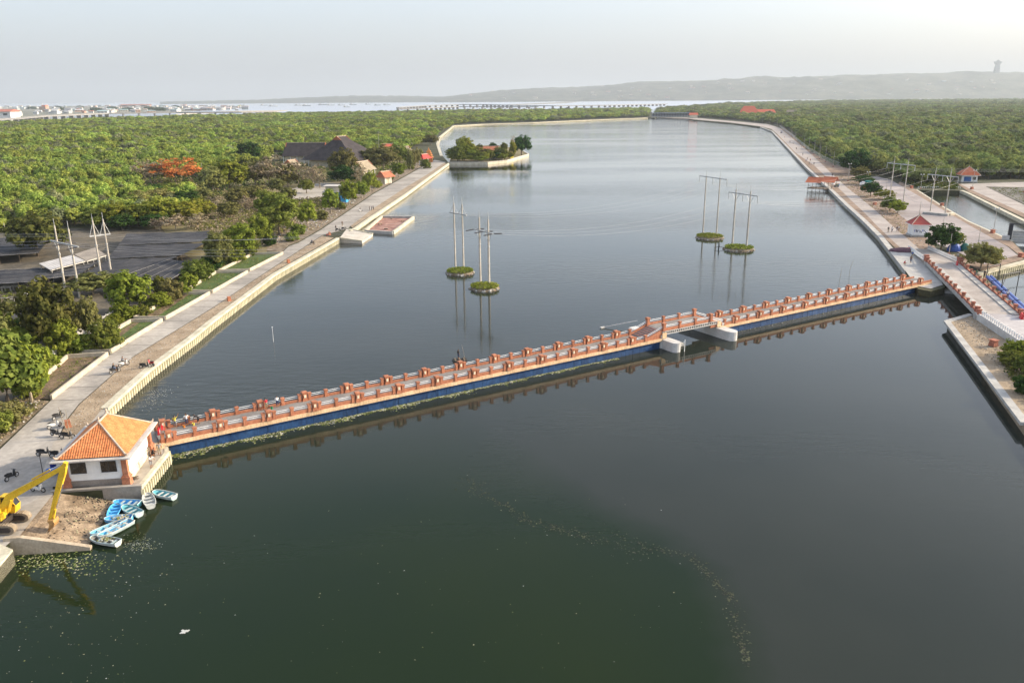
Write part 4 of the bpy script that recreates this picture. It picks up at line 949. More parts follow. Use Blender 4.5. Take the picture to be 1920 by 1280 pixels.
def strips(mb, secs, close=True):
    n = len(secs[0]); vs = [p for s in secs for p in s]; fs = []
    for i in range(len(secs)-1):
        for k in range(n-1): fs.append((i*n+k, i*n+k+1, (i+1)*n+k+1, (i+1)*n+k))
    if close: fs.append(tuple(range(n))); fs.append(tuple((len(secs)-1)*n+k for k in range(n)))
    return mb.add(vs, fs)
OU, IN = boat_meshes(0)
hull_o = MB(); strips(hull_o, OU); hull_i = MB(); strips(hull_i, IN)
rim = MB(); rp = [s[0] for s in OU] + [s[-1] for s in reversed(OU)] + [OU[0][0]]; rim.path([Vector(p)+Vector((0,0,.02)) for p in rp], .045, 5)
bow = MB(); bow.prism([(IN[4][0][0], IN[4][0][1], .40), (IN[5][0][0], IN[5][0][1], .40), (IN[6][0][0], IN[6][0][1], .40), (IN[6][5][0], IN[6][5][1], .40), (IN[5][5][0], IN[5][5][1], .40), (IN[4][5][0], IN[4][5][1], .40)], .36, .41)
PAL = {'sky': ((.02,.22,.62),(.10,.42,.75)), 'teal': ((.04,.26,.33),(.16,.45,.50)), 'grey': ((.34,.35,.33),(.48,.49,.46)), 'pale': ((.16,.30,.38),(.38,.46,.46)), 'mint': ((.04,.28,.50),(.22,.50,.62)), 'brown': ((.13,.12,.10),(.28,.26,.22))}
def boat(k, bowpx, sternpx, inn, out, rimc, label, bowdeck=True):
    a, b = P(*bowpx, .35+WZ), P(*sternpx, .35+WZ); c = (a+b)/2; d = a-b; ang = atan2(d.y, d.x); L = max(2.3, min(3.6, Vector((d.x,d.y)).length)); sl = L/2.9
    t = thing('rowing_boat', label, 'boat', (c.x, c.y, WZ), ang, 'boats moored beside the slipway')
    mi = mat('boat_in_'+inn, PAL[inn][0], .6, col2=PAL[inn][1], scale=2.5, fine=.2); mo = mat('boat_out_'+out, PAL[out][1], .6, var=.15, scale=2); mr_ = mat('boat_rim_'+rimc, PAL[rimc][1], .6, var=.1)
    s = (sl, 1.0, 1.0)
    h = put('hull', HM.setdefault('o'+out, hull_o.mesh('hull', mo)), t, scale=s); put('hull_lining', HM.setdefault('i'+inn, hull_i.mesh('hull_lining', mi)), h)
    put('gunwale', HM.setdefault('r'+rimc, rim.mesh('gunwale', mr_)), t, scale=s)
    if bowdeck: put('bow_deck', HM.setdefault('b'+inn, bow.mesh('bow_deck', mat('boat_deck_'+inn, PAL[inn][1], .6, var=.1))), t, scale=s)
    for x in (-.95, -.25, .5): MB().box((x*sl, 0, .34), (.24, 1.02 if x < .4 else .9, .04)).build('thwart', mr_, t)
    return t
HM = {}
boat(1, (288,922),(327,931), 'teal', 'pale', 'grey', 'teal boat with white rim floating farthest out by the platform')
boat(2, (275,926),(283,948), 'grey', 'grey', 'grey', 'plain grey boat wedged against the platform wall')
boat(3, (213,941),(262,943), 'sky', 'teal', 'pale', 'long blue boat lying behind the two rounded boats')
boat(4, (219,945),(210,968), 'sky', 'sky', 'sky', 'bright sky-blue boat with a rounded bow beside the long one')
boat(5, (231,949),(262,963), 'teal', 'pale', 'pale', 'teal boat with pale thwarts pointing at the wall')
boat(6, (196,974),(248,969), 'sky', 'sky', 'pale', 'blue boat heaped with nets and gear in the middle', False)
boat(7, (170,1003),(222,981), 'mint', 'sky', 'pale', 'blue and white boat nosed onto the slipway')
boat(8, (183,1008),(248,975), 'mint', 'pale', 'grey', 'long pale boat tied along the outer side of the group')
boat(9, (171,1008),(222,1017), 'brown', 'grey', 'pale', 'weathered grey boat nearest the camera')
R_ = random.Random(12)
for nm, px, lb in (('fishing_net', (228,971), 'heap of tangled fishing nets lying in the blue boat'), ('fishing_net', (200,1013), 'heap of pale nets and floats in the weathered boat')):
    c = P(*px, .4+WZ); t = thing(nm, lb, 'net', c)
    mb = MB()
    for k in range(40): mb.cm = R_.randrange(3); mb.box((R_.gauss(0,.35), R_.gauss(0,.18), .05+R_.random()*.15), (R_.uniform(.05,.22),)*2 + (.07,), R_.uniform(0,3), .7)
    mb.build('mesh_heap', [m_t[1], m_t[0], m_t[3]], t, fix=False)
t = thing('oar', 'pair of wooden oars laid across the blue boats', 'oar', P(225,975,1.2)); 
for a, b in (((205,985),(248,958)), ((188,1010),(240,975))): MB().tube(P(*a,1.22), P(*b,1.22), .025).build('shaft', m_bark_pale, t, world=True)

# ================================================================== scooters
def torus(mb, c, R, r, n=14, m=6):
    vs = []; fs = []
    for i in range(n):
        a = 2*pi*i/n
        for j in range(m): b = 2*pi*j/m; q = R + r*cos(b); vs.append((c[0]+q*cos(a), c[1]+r*sin(b), c[2]+q*sin(a)))
    for i in range(n):
        for j in range(m): fs.append((i*m+j, ((i+1)%n)*m+j, ((i+1)%n)*m+(j+1)%m, i*m+(j+1)%m))
    return mb.add(vs, fs)
m_rub = mat('rubber', (.015,.015,.015), .9, var=.2); m_blk = mat('scooter_black', (.02,.02,.022), .35, var=.2, spec=.5); m_wht = mat('scooter_white', (.62,.62,.60), .35, var=.05, spec=.5); m_redb = mat('scooter_red', (.40,.03,.03), .35, var=.1, spec=.5)
tyre = torus(MB(), (0,0,0), .23, .055).mesh('tyre', m_rub, True); rimm = MB().tube((0,-.03,0),(0,.03,0), .19, n=12).mesh('rim', m_chrome)
fork = MB().tube((.60,0,.28),(.42,0,.92),.04).mesh('fork', m_chrome); hbar = MB().tube((.40,-.33,.98),(.40,.33,.98),.025).tube((.40,0,.90),(.40,0,1.0),.05).mesh('handlebar', m_blk)
seat = MB().loft([[(-.75,-.1,.74),(-.75,.1,.74),(-.75,.1,.80),(-.75,-.1,.80)],[(-.35,-.14,.74),(-.35,.14,.74),(-.35,.13,.84),(-.35,-.13,.84)],[(.08,-.09,.66),(.08,.09,.66),(.08,.08,.74),(.08,-.08,.74)]]).mesh('seat', m_rub)
def scoot_body(m):
    mb = MB(); mb.loft([[(-.8,-.07,.66),(-.8,.07,.66),(-.8,.06,.74),(-.8,-.06,.74)],[(-.4,-.15,.40),(-.4,.15,.40),(-.4,.14,.76),(-.4,-.14,.76)],[(.0,-.13,.33),(.0,.13,.33),(.0,.1,.66),(.0,-.1,.66)],[(.25,-.12,.26),(.25,.12,.26),(.25,.11,.36),(.25,-.11,.36)],[(.42,-.18,.35),(.42,.18,.35),(.36,.15,.85),(.36,-.15,.85)],[(.5,-.12,.5),(.5,.12,.5),(.44,.1,.95),(.44,-.1,.95)]])
    return mb.mesh('body', m)
SB = {'black': scoot_body(m_blk), 'white': scoot_body(m_wht), 'red': scoot_body(m_redb)}
def scooter(px, rz, colr, label, z=2.0, group='parked scooters'):
    b = P(*px, z) + Vector((0,0,.015)); t = thing('scooter', label, 'scooter', b, rz, group)
    for x in (-.62, .62):
        w_ = put('wheel', tyre, t, (x, 0, .285)); put('rim', rimm, w_)
    put('body', SB[colr], t); put('seat', seat, t); put('fork', fork, t); put('handlebar', hbar, t)
    return t
scooter((110,785), 1.2, 'black', 'black scooter farthest up the road of the parked row'); scooter((103,802), .9, 'white', 'white-fronted scooter, second of the parked row')
scooter((106,818), -.3, 'black', 'black scooter, third of the row beside the bamboo poles'); scooter((127,822), .1, 'black', 'black and white scooter nearest the hut roof in the row')
scooter((84,854), .2, 'black', 'dark scooter parked alone left of the hut roof'); scooter((110,857), .3, 'black', 'dark scooter half hidden behind the hut eave')
scooter((23,898), 1.3, 'black', 'black scooter standing alone on the road at far left'); scooter((72,922), -.2, 'white', 'white scooter parked under the excavator boom')
scooter((273,690), .3, 'black', 'dark scooter parked on the verge above the quay')
scooter((283,686), 2.6, 'red', 'reddish scooter parked on the verge above the quay')
# ================================================================== people
SK = [mat('skin', (.30,.16,.09), .6, var=.05), mat('skin2', (.22,.12,.07), .6, var=.05)]
m_hair = mat('hair', (.012,.01,.009), .6, var=.1)
CL = {k: mat('cloth_'+k, c, .9, var=.1, scale=6) for k, c in dict(white=(.68,.68,.66), red=(.52,.03,.04), yellow=(.62,.52,.08), black=(.025,.025,.028), navy=(.03,.045,.10), grey=(.22,.22,.23), brown=(.16,.10,.07), khaki=(.30,.26,.18), blue=(.06,.14,.36), green=(.07,.18,.10)).items()}
POSES = {
 # head, neck, chest, pelvis, (shoulder, elbow, hand) L/R, (hip, knee, ankle, toe) L/R : x forward, y left
 'stand': dict(head=(.02,0,1.57), neck=(0,0,1.40), chest=(0,0,1.22), pel=(0,0,.92), la=[(0,.19,1.34),(-.02,.25,1.08),(.06,.26,.84)], ra=[(0,-.19,1.34),(-.02,-.25,1.08),(.06,-.26,.84)], ll=[(0,.09,.88),(.02,.10,.47),(-.02,.10,.07),(.14,.12,.03)], rl=[(0,-.09,.88),(.02,-.10,.47),(-.02,-.10,.07),(.14,-.12,.03)]),
 'lean': dict(head=(.26,0,1.44), neck=(.18,0,1.30), chest=(.10,0,1.15), pel=(-.05,0,.90), la=[(.14,.19,1.24),(.30,.24,1.05),(.48,.2,1.02)], ra=[(.14,-.19,1.24),(.30,-.24,1.05),(.48,-.2,1.02)], ll=[(-.05,.09,.87),(.0,.11,.46),(-.06,.11,.07),(.1,.13,.03)], rl=[(-.05,-.09,.87),(.08,-.11,.47),(.06,-.11,.07),(.22,-.13,.03)]),
 'wave': dict(head=(.02,0,1.57), neck=(0,0,1.40), chest=(0,0,1.22), pel=(0,0,.92), la=[(0,.19,1.34),(.04,.3,1.1),(.16,.25,.92)], ra=[(0,-.19,1.36),(.05,-.36,1.52),(.08,-.46,1.76)], ll=[(0,.09,.88),(.05,.12,.47),(.02,.12,.07),(.18,.14,.03)], rl=[(0,-.09,.88),(-.02,-.12,.47),(-.1,-.12,.07),(.06,-.14,.03)]),
 'bend': dict(head=(.55,0,1.12), neck=(.42,0,1.10), chest=(.28,0,1.05), pel=(-.1,0,.86), la=[(.36,.18,1.05),(.44,.2,.80),(.52,.14,.58)], ra=[(.36,-.18,1.05),(.44,-.2,.80),(.52,-.14,.58)], ll=[(-.1,.1,.83),(.04,.12,.44),(-.06,.12,.07),(.1,.14,.03)], rl=[(-.1,-.1,.83),(.02,-.12,.44),(-.12,-.12,.07),(.04,-.14,.03)]),
 'walk': dict(head=(.03,0,1.56), neck=(.01,0,1.39), chest=(0,0,1.21), pel=(0,0,.91), la=[(0,.19,1.33),(-.1,.24,1.09),(-.02,.22,.87)], ra=[(0,-.19,1.33),(.08,-.24,1.09),(.24,-.22,.93)], ll=[(0,.09,.87),(.18,.1,.48),(.2,.1,.09),(.36,.11,.06)], rl=[(0,-.09,.87),(.0,-.1,.46),(-.24,-.1,.12),(-.12,-.11,.04)]),
 'squat': dict(head=(.16,0,.98), neck=(.10,0,.82), chest=(.06,0,.66), pel=(-.08,0,.36), la=[(.07,.19,.76),(.18,.25,.54),(.36,.14,.48)], ra=[(.07,-.19,.76),(.18,-.25,.54),(.36,-.14,.48)], ll=[(-.08,.1,.34),(.28,.17,.50),(.08,.14,.08),(.24,.16,.03)], rl=[(-.08,-.1,.34),(.28,-.17,.50),(.08,-.14,.08),(.24,-.16,.03)]),
 'ride': dict(head=(-.08,0,1.46), neck=(-.10,0,1.30), chest=(-.13,0,1.12), pel=(-.25,0,.84), la=[(-.09,.19,1.22),(.10,.27,1.02),(.36,.27,1.0)], ra=[(-.09,-.19,1.22),(.10,-.27,1.02),(.36,-.27,1.0)], ll=[(-.22,.11,.82),(.16,.16,.70),(.10,.16,.36),(.26,.16,.31)], rl=[(-.22,-.11,.82),(.16,-.16,.70),(.10,-.16,.36),(.26,-.16,.31)]),
}
def person_mesh(pose, shirt, pants, skin=0, hat=None):
    """one continuous body grown over a posed skeleton; hands get five fingers, the head hair, nose and ears"""
    key = (pose, shirt, pants, skin)
    if key in PM: return PM[key]
    q = POSES[pose]; V = []; Rr = []; E_ = []
    def v(p, r): V.append(Vector(p)); Rr.append(r); return len(V)-1
    pel = v(q['pel'], (.15,.11)); ab = v(tuple((a+b)/2 for a, b in zip(q['pel'], q['chest'])), (.135,.10)); ch = v(q['chest'], (.16,.11)); nk = v(q['neck'], (.06,.06)); h0 = v(tuple(a*.62+b*.38 for a, b in zip(q['neck'], q['head'])), (.062,.065)); hd = v(q['head'], (.088,.098)); ht = v((q['head'][0]*1.02, 0, q['head'][2]+.09), (.068,.075))
    E_ += [(pel,ab),(ab,ch),(ch,nk),(nk,h0),(h0,hd),(hd,ht)]
    for k in ('la','ra'):
        a = [v(q[k][0], (.062,.062)), v(q[k][1], (.046,.046)), v(q[k][2], (.032,.034))]
        d = (Vector(q[k][2])-Vector(q[k][1])).normalized(); a.append(v(Vector(q[k][2])+d*.08, (.04,.02))); E_ += [(ch,a[0]),(a[0],a[1]),(a[1],a[2]),(a[2],a[3])]
    for k in ('ll','rl'):
        a = [v(q[k][0], (.095,.095)), v(q[k][1], (.062,.062)), v(q[k][2], (.042,.045)), v(q[k][3], (.04,.03))]; E_ += [(pel,a[0]),(a[0],a[1]),(a[1],a[2]),(a[2],a[3])]
    me = bpy.data.meshes.new('body'); me.from_pydata(V, E_, []); o = bpy.data.objects.new('body', me); COL.objects.link(o)
    sm = o.modifiers.new('s', 'SKIN'); sm.use_smooth_shade = True
    for i, r in enumerate(Rr): me.skin_vertices[0].data[i].radius = r; me.skin_vertices[0].data[i].use_root = (i == 0)
    sd = o.modifiers.new('d', 'SUBSURF'); sd.levels = 1
    dg = bpy.context.evaluated_depsgraph_get(); ev = o.evaluated_get(dg); res = bpy.data.meshes.new_from_object(ev); bpy.data.objects.remove(o)
    mats = [SK[skin], CL[shirt], CL[pants], m_hair]
    bm = bmesh.new(); bm.from_mesh(res); bm.faces.ensure_lookup_table()
    # hands: four fingers and a thumb; a nose and ears
    def finger(p, d, L, r):
        d = d.normalized(); u = d.orthogonal().normalized(); w = d.cross(u); ring = []
        for f, rr in ((0, r), (.55, r*.9), (1, r*.5)): ring.append([bm.verts.new(p + d*L*f + Vector((0,0,-.02*f*f)) + u*rr*cos(a) + w*rr*sin(a)) for a in (0, 2.1, 4.2)])
        for i in range(2):
            for k in range(3): bm.faces.new((ring[i][k], ring[i][(k+1)%3], ring[i+1][(k+1)%3], ring[i+1][k]))
    for k, sgn in (('la',1),('ra',-1)):
        hnd = Vector(q[k][2]); d = (hnd-Vector(q[k][1])).normalized(); sd_ = d.cross(Vector((0,1,0))).normalized() if abs(d.y) < .9 else Vector((1,0,0)); e = hnd + d*.09
        for j, L in enumerate((.075,.085,.08,.062)): finger(e + sd_*(.027-.018*j), d + Vector((0,-.25*sgn,-.1)), L, .009)
        finger(hnd + d*.03 + sd_*.035, d*.6 + sd_*.8, .06, .011)
    H = Vector(q['head']); finger(H + Vector((.085,0,.0)), Vector((1,0,-.5)), .03, .014)
    for s_ in (-1, 1): finger(H + Vector((0,.085*s_,.0)), Vector((-.2,s_,.2)), .02, .02)
    bm.to_mesh(res); bm.free()
    res.materials.clear()
    for m_ in mats: res.materials.append(m_)
    segs = [(V[a], V[b], (a, b)) for a, b in E_]
    for p in res.polygons:
        c = p.center; best = None; bd = 9
        for A, B, ab_ in segs:
            t_ = max(0, min(1, (c-A).dot(B-A)/(B-A).length_squared)); dd = (c-(A+(B-A)*t_)).length
            if dd < bd: bd = dd; best = (ab_, t_)
        (a, b), t_ = best; idx = 0
        if (a, b) in ((0,1),(1,2)) or (a, b)[0] == 2 and b in (7, 11): idx = 1
        elif (a, b) == (2, 3): idx = 1 if t_ < .6 else 0
        elif a in (7, 11): idx = 1 if t_ < .7 else 0
        elif a == 0: idx = 2
        elif a >= 15: idx = 2 if ((a-15) % 4 == 0 or ((a-15) % 4 == 1 and t_ < .35)) else 0
        if (a, b) in ((4,5),(5,6)) and (c.z > H.z + .035 or c.x < H.x - .035): idx = 3
        p.material_index = idx
    res.polygons.foreach_set('use_smooth', [True]*len(res.polygons)); PM[key] = res; return res
PM = {}
def person(loc, rz, pose, shirt, pants, label, skin=0, group=None, s=1.0):
    t = thing('person', label, 'person', loc, rz, group); put('body', person_mesh(pose, shirt, pants, skin), t, scale=s); return t
def on_bridge(s, y): p = along(s, y); return Vector((p.x, p.y, zdeck(s)+.555))
person(on_bridge(1.7, BW-.75), BANG+1.2, 'wave', 'yellow', 'grey', 'person in a yellow top waving at the footbridge entrance')
person(on_bridge(3.0, BW-.75), BANG+1.6, 'stand', 'white', 'navy', 'person in white standing second from the footbridge entrance')
person(on_bridge(4.3, BW-.9), BANG+2.4, 'bend', 'black', 'black', 'person in black bending over beside the footbridge rail')
person(on_bridge(12.6, BW-.75), BANG+1.6, 'lean', 'red', 'khaki', 'person in a red top leaning on the footbridge rail')
person(on_bridge(14.0, BW-.75), BANG+1.5, 'lean', 'white', 'navy', 'person in a white shirt at the rail beside the green bucket')
person(on_bridge(40.9, .9), BANG, 'squat', 'black', 'black', 'person in black crouching mid-way along the footbridge')
def bucket_(loc, col, label):
    t = thing('bucket', label, 'bucket', loc, 0, 'buckets on the footbridge'); MB().lathe([(.12,0),(.16,.30),(.15,.30),(.11,.03)], n=10).build('pail', col, t); MB().path([(.15*cos(a), 0, .3+.13*sin(a)) for a in (0,.8,1.57,2.3,3.14)], .01, 4).build('handle', m_chrome, t)
bucket_(on_bridge(13.2, BW-.9), mat('green_plastic', (.03,.22,.09), .5, var=.1), 'green bucket between the two people at the rail')
bucket_(on_bridge(2.6, BW-1.1), mat('orange_plastic', (.6,.2,.03), .5, var=.1), 'orange bucket by the person in white'); bucket_(on_bridge(3.7, BW-1.0), CL['yellow'], 'yellow bucket beside the bending person')
person(P(300,853), 2.0, 'stand', 'grey', 'khaki', 'person standing on the platform below the bridge end', 1)
person(P(284,876), -.6, 'lean', 'white', 'grey', 'person in pale clothes stooping on the platform beside the hut')
person(P(287,855), .4, 'squat', 'black', 'black', 'person in black sitting by the hut wall', 1)
# riders on the left road
def rider(px, rz, colr, shirt, pants, lab_s, lab_p, z=2.0):
    s = scooter(px, rz, colr, lab_s, z, 'scooters being ridden'); b = P(*px, z) + Vector((0,0,.02)); person(b, rz, 'ride', shirt, pants, lab_p)
rider((216,699), .95, 'black', 'black', 'navy', 'scooter ridden along the left road, the nearer of two', 'rider in black on the nearer of two scooters')
rider((233,686), .95, 'white', 'grey', 'black', 'scooter ridden along the left road, the farther of two', 'rider in grey on the farther of two scooters')
rider((586,459), .9, 'black', 'navy', 'black', 'scooter ridden past the jetty', 'rider in navy on the scooter by the jetty')
rider((676,397), .9, 'white', 'grey', 'navy', 'small scooter ridden up the road beyond the jetty', 'rider in grey beyond the jetty')
scooter((634,433), .4, 'black', 'dark scooter parked on the jetty head'); scooter((645,431), .5, 'black', 'second scooter parked on the jetty head')
person(P(630,432), 1.0, 'stand', 'black', 'grey', 'person in black standing at the jetty head'); person(P(617,440), 1.0, 'squat', 'red', 'brown', 'person in red sitting by the end of the near quay'); person(P(613,444), .7, 'squat', 'red', 'black', 'second person in red sitting near the jetty')
person(P(642,424), 1.2, 'stand', 'brown', 'khaki', 'person in brown standing on the road by the jetty')
for k, (x, y) in enumerate([(693,395),(697,395),(700,394)]): person(P(x,y), .5*k, 'stand', ['black','navy','grey'][k], 'black', ['left-hand', 'middle', 'right-hand'][k] + ' one of three people standing on the quay above the basin')
# angler on a raft
b = P(862,676,WZ); t = thing('raft', 'small dark fishing raft floating behind the footbridge', 'raft', b, .2)
for k in range(5): MB().tube((-1.1,-.6+.3*k,.08),(1.1,-.6+.3*k,.08),.13,n=8).build('float', mat('raft_wood', (.05,.045,.04), .8, var=.2), t)
for x in (-.7,0,.7): MB().box((x,0,.24),(.25,1.5,.05)).build('plank', m_bark, t)
person(b + Vector((-.2,0,.25)), .6, 'stand', 'black', 'navy', 'person in black standing on the fishing raft', 1)
t = thing('fishing_rod', 'pale fishing rod standing up from the raft', 'rod', b + Vector((.8,.1,.25))); MB().tube((0,0,0),(-.45,.1,2.4),.03,.012).build('rod', m_bark_pale, t); MB().tube((0,0,0),(.0,0,.3),.05).build('holder', m_bark, t)
# ================================================================== trees and shrubs of the left bank
for nm, leaf, bark in (('bright','bright',m_bark_pale),('dark','dark',m_bark),('mid','mid',m_bark),('olive','olive',m_bark_pale),('dry','dry',m_bark_pale),('yellow','yellow',m_bark),('red','red',m_bark),('rust','rust',m_bark)):
    for v in range(2):
        dry = nm in ('dry','red')
        tree_kind(f'{nm}{v}', leaf, (3.0,2.9,2.3) if v == 0 else (2.7,3.0,2.7), 2.6, .16, 105 if not dry else 56, 34 if not dry else 24, .225 if not dry else .16, .66 if not dry else .55, 40+v, bark, .35, fill=.3, forks=6 if not dry else 9)
TCOUNT = [0]
def veg(px, py, wpx, toppy, kind, label, name='tree', cat='tree', group=None, v=None, rzv=None):
    """tree whose foot stands at a pixel, whose crown spans wpx columns and whose top reaches row toppy"""
    b = P(px, py); TCOUNT[0] += 1; v = TCOUNT[0] % 2 if v is None else v
    h = height(b, toppy); dist = (b - Vector((0,0,CAM_H))).length; w = wpx*dist/FPX/1.02
    c, t, cz = TREE[f'{kind}{v}']; R0_ = (3.0, 2.85)[v]; top = cz + (2.3, 2.7)[v]*1.08
    sz = h/top; sx = w/2/R0_
    o = thing(name, label, cat, b, random.uniform(0, 6.28) if rzv is None else rzv, group)
    put('crown', c, o, (0,0,cz*sz), scale=(sx, sx, sz)); put('trunk', t, o, scale=(min(sx,sz)*1.1, min(sx,sz)*1.1, sz)); return o
def bush(px, py, wpx, toppy, kind, label, group=None, v=None, name='shrub'):
    b = P(px, py); TCOUNT[0] += 1; v = TCOUNT[0] % 2 if v is None else v
    h = height(b, toppy); dist = (b - Vector((0,0,CAM_H))).length; w = wpx*dist/FPX
    c, t, cz = TREE[f'{kind}{v}']; o = thing(name, label, 'shrub', b, random.uniform(0, 6.28), group)
    sx = w/2/3.0; sz = h/2/2.4
    put('foliage', c, o, (0,0,h*.48), scale=(sx, sx, sz)); put('stem', t, o, scale=(sx*.5, sx*.5, h*.5/2.6)); return o
veg(18,768,110,612,'mid','large green tree at the left edge nearest the road','broadleaf_tree'); veg(60,755,75,640,'bright','bright leafy tree beside the first planting bay','broadleaf_tree')
veg(-25,700,90,575,'olive','pale-tipped tree half cut off by the left edge','broadleaf_tree')
veg(100,655,92,522,'rust','tall brownish green tree in front of the leaning pylons','broadleaf_tree'); bush(122,664,58,602,'bright','bright rounded bush below the brownish tree')
veg(168,640,44,556,'olive','thin pale-leaved tree beside the grey fence','broadleaf_tree'); veg(246,585,76,505,'bright','round bright green tree standing behind the second bay','broadleaf_tree')
bush(196,655,56,600,'mid','weedy green bush overhanging the second bay'); bush(232,598,50,570,'bright','low green bush under the round bright tree')
veg(175,552,80,512,'olive','sparse olive tree between the feet of the leaning pylons','broadleaf_tree'); veg(303,560,30,515,'mid','slender young tree beside the dark nets','broadleaf_tree'); bush(322,563,44,522,'olive','olive bush beside the third bay')
bush(300,575,40,548,'bright','bright bush behind the third bay'); bush(372,525,58,488,'mid','rounded green bush beside the fourth bay'); veg(412,505,52,432,'olive','pale frangipani-like tree with open branches by the nets','broadleaf_tree')
bush(395,507,40,478,'dark','dark bush at the foot of the open-branched tree'); veg(455,482,56,416,'bright','bright tree with a spreading crown at the road bend','broadleaf_tree'); veg(492,462,44,402,'bright','bright upright tree left of the pale-leaved one','broadleaf_tree')
veg(524,440,78,358,'mid','large pale-leaved tree at the corner of the dry scrub','broadleaf_tree'); veg(577,427,36,376,'bright','compact bright tree, first of the roadside row','broadleaf_tree'); veg(621,400,32,352,'bright','small round bright tree in front of the blue building','broadleaf_tree')
veg(655,385,36,337,'bright','tall bright tree right of the blue building','broadleaf_tree'); veg(678,372,30,338,'bright','bright tree standing next to the tall one','broadleaf_tree'); veg(694,360,28,320,'bright','bright tree below the tiled gable','broadleaf_tree')
veg(748,333,28,304,'bright','bright roadside tree right of the red-roofed hut','broadleaf_tree'); bush(730,338,20,322,'mid','bush beside the red-roofed hut'); bush(798,316,20,298,'mid','dark rounded shrub below the shrine')
for k, x in enumerate((770,776,783,789)): veg(x,322-(x-770)*.7,13,278,'olive','feathery bamboo clump in the row left of the shrine','bamboo_clump','bamboo','bamboo row left of the shrine')
veg(72,480,92,398,'rust','broad dark brownish tree behind the nursery nets','broadleaf_tree'); veg(330,345,108,293,'red','flame tree covered in orange-red blossom','flame_tree'); veg(283,347,64,298,'dry','leafless grey tree left of the flame tree')
veg(432,358,66,296,'yellow','yellow-green tree right of the flame tree'); veg(400,362,50,312,'olive','olive tree between the flame tree and the scrub'); veg(505,352,80,288,'dry','bare brown spreading tree in front of the dark roof'); veg(480,350,60,298,'olive','dull olive tree next to the bare brown tree')
veg(560,348,58,300,'dry','bare twiggy tree before the hall'); veg(588,350,44,308,'dry','second bare twiggy tree before the hall'); veg(540,350,40,306,'olive','olive tree between two bare trees'); veg(644,340,56,278,'olive','rounded olive-green tree in front of the tall roof'); veg(650,345,60,308,'dark','dark tree under the rounded olive one')
veg(676,348,34,306,'dry','thin brown tree beside the pale gable'); veg(468,305,44,264,'dark','dark green domed tree left of the dark roof'); veg(720,318,60,272,'olive','wide olive tree between hall and shrine'); veg(700,312,46,276,'olive','olive tree right of the tall roof'); veg(750,310,44,270,'mid','green tree behind the bamboo row')
veg(548,300,50,280,'dark','dark tree in front of the low dark roof')
for k, (x, y, w, t, kd) in enumerate([(215,425,60,378,'yellow'),(260,424,56,382,'yellow'),(300,422,64,372,'yellow'),(345,418,60,376,'yellow'),(378,410,52,372,'yellow'),(180,428,50,392,'mid'),(230,432,44,402,'dark'),(290,428,50,400,'dark')]):
    veg(x, y, w, t, kd, 'yellow-green tree in the belt above the nursery nets' if kd == 'yellow' else 'dark green tree low in the belt above the nursery nets', group='tree belt above the nursery nets')
for k, (x, y, w, t) in enumerate([(330,432,50,402),(372,430,46,398),(300,432,36,408)]): veg(x, y, w, t, 'dry', 'bare brown tree at the lower edge of the tree belt', group='bare trees below the tree belt')
veg(808,272,30,252,'olive','dark olive tree at the start of the far quay')
for k, (x, y, w, t, kd) in enumerate([(285,378,50,345,'dark'),(325,372,46,342,'mid'),(365,372,44,345,'olive'),(300,392,60,352,'olive'),(350,392,50,356,'dark'),(270,395,50,355,'olive'),(385,385,44,352,'olive'),(405,398,44,365,'dry')]):
    veg(x, y, w, t, kd, 'dull green tree in the thicket below the flame tree', group='thicket below the flame tree')
for k, (x, y, w, t, kd) in enumerate([(5,640,70,585,'mid'),(45,668,60,612,'bright'),(0,600,60,560,'olive'),(70,700,60,650,'mid'),(95,690,34,660,'bright'),(150,660,44,625,'bright'),(205,628,34,600,'mid'),(215,610,30,588,'bright'),(270,592,30,572,'mid'),(345,552,30,535,'bright'),(440,492,40,465,'bright'),(470,478,36,448,'mid'),(505,460,30,440,'dark'),(355,540,34,512,'bright'),(20,790,60,755,'olive'),(-10,815,60,770,'mid'),(55,742,40,715,'bright'),(110,640,50,600,'mid'),(60,640,56,596,'dark'),(560,440,30,420,'mid'),(548,452,26,434,'bright'),(605,412,24,394,'olive'),(640,392,20,378,'mid'),(708,352,18,338,'bright'),(770,318,16,304,'mid'),(380,510,36,485,'bright')]):
    lb_, gr_ = ('low bush on the waste ground left of the road', 'bushes on the waste ground') if y > 735 else (('small leafy bush on the rubble shoulder of the left road', 'bushes on the road shoulder') if x > 530 else ('leafy bush in the hedge between nursery and planting bays', 'bushes between nursery and bays'))
    bush(x, y, w, t, kd, lb_, gr_)
for k, (x, y, w, t, kd) in enumerate([(445,385,44,350,'olive'),(478,380,40,346,'olive'),(500,392,44,356,'mid'),(540,378,34,350,'olive'),(468,400,40,366,'dry'),(520,362,30,334,'olive'),(575,362,28,336,'mid'),(430,410,40,376,'olive'),(600,352,26,326,'dry'),(545,400,34,372,'mid')]):
    veg(x, y, w, t, kd, 'loose olive-green tree around the paved clearing', group='trees around the clearing')
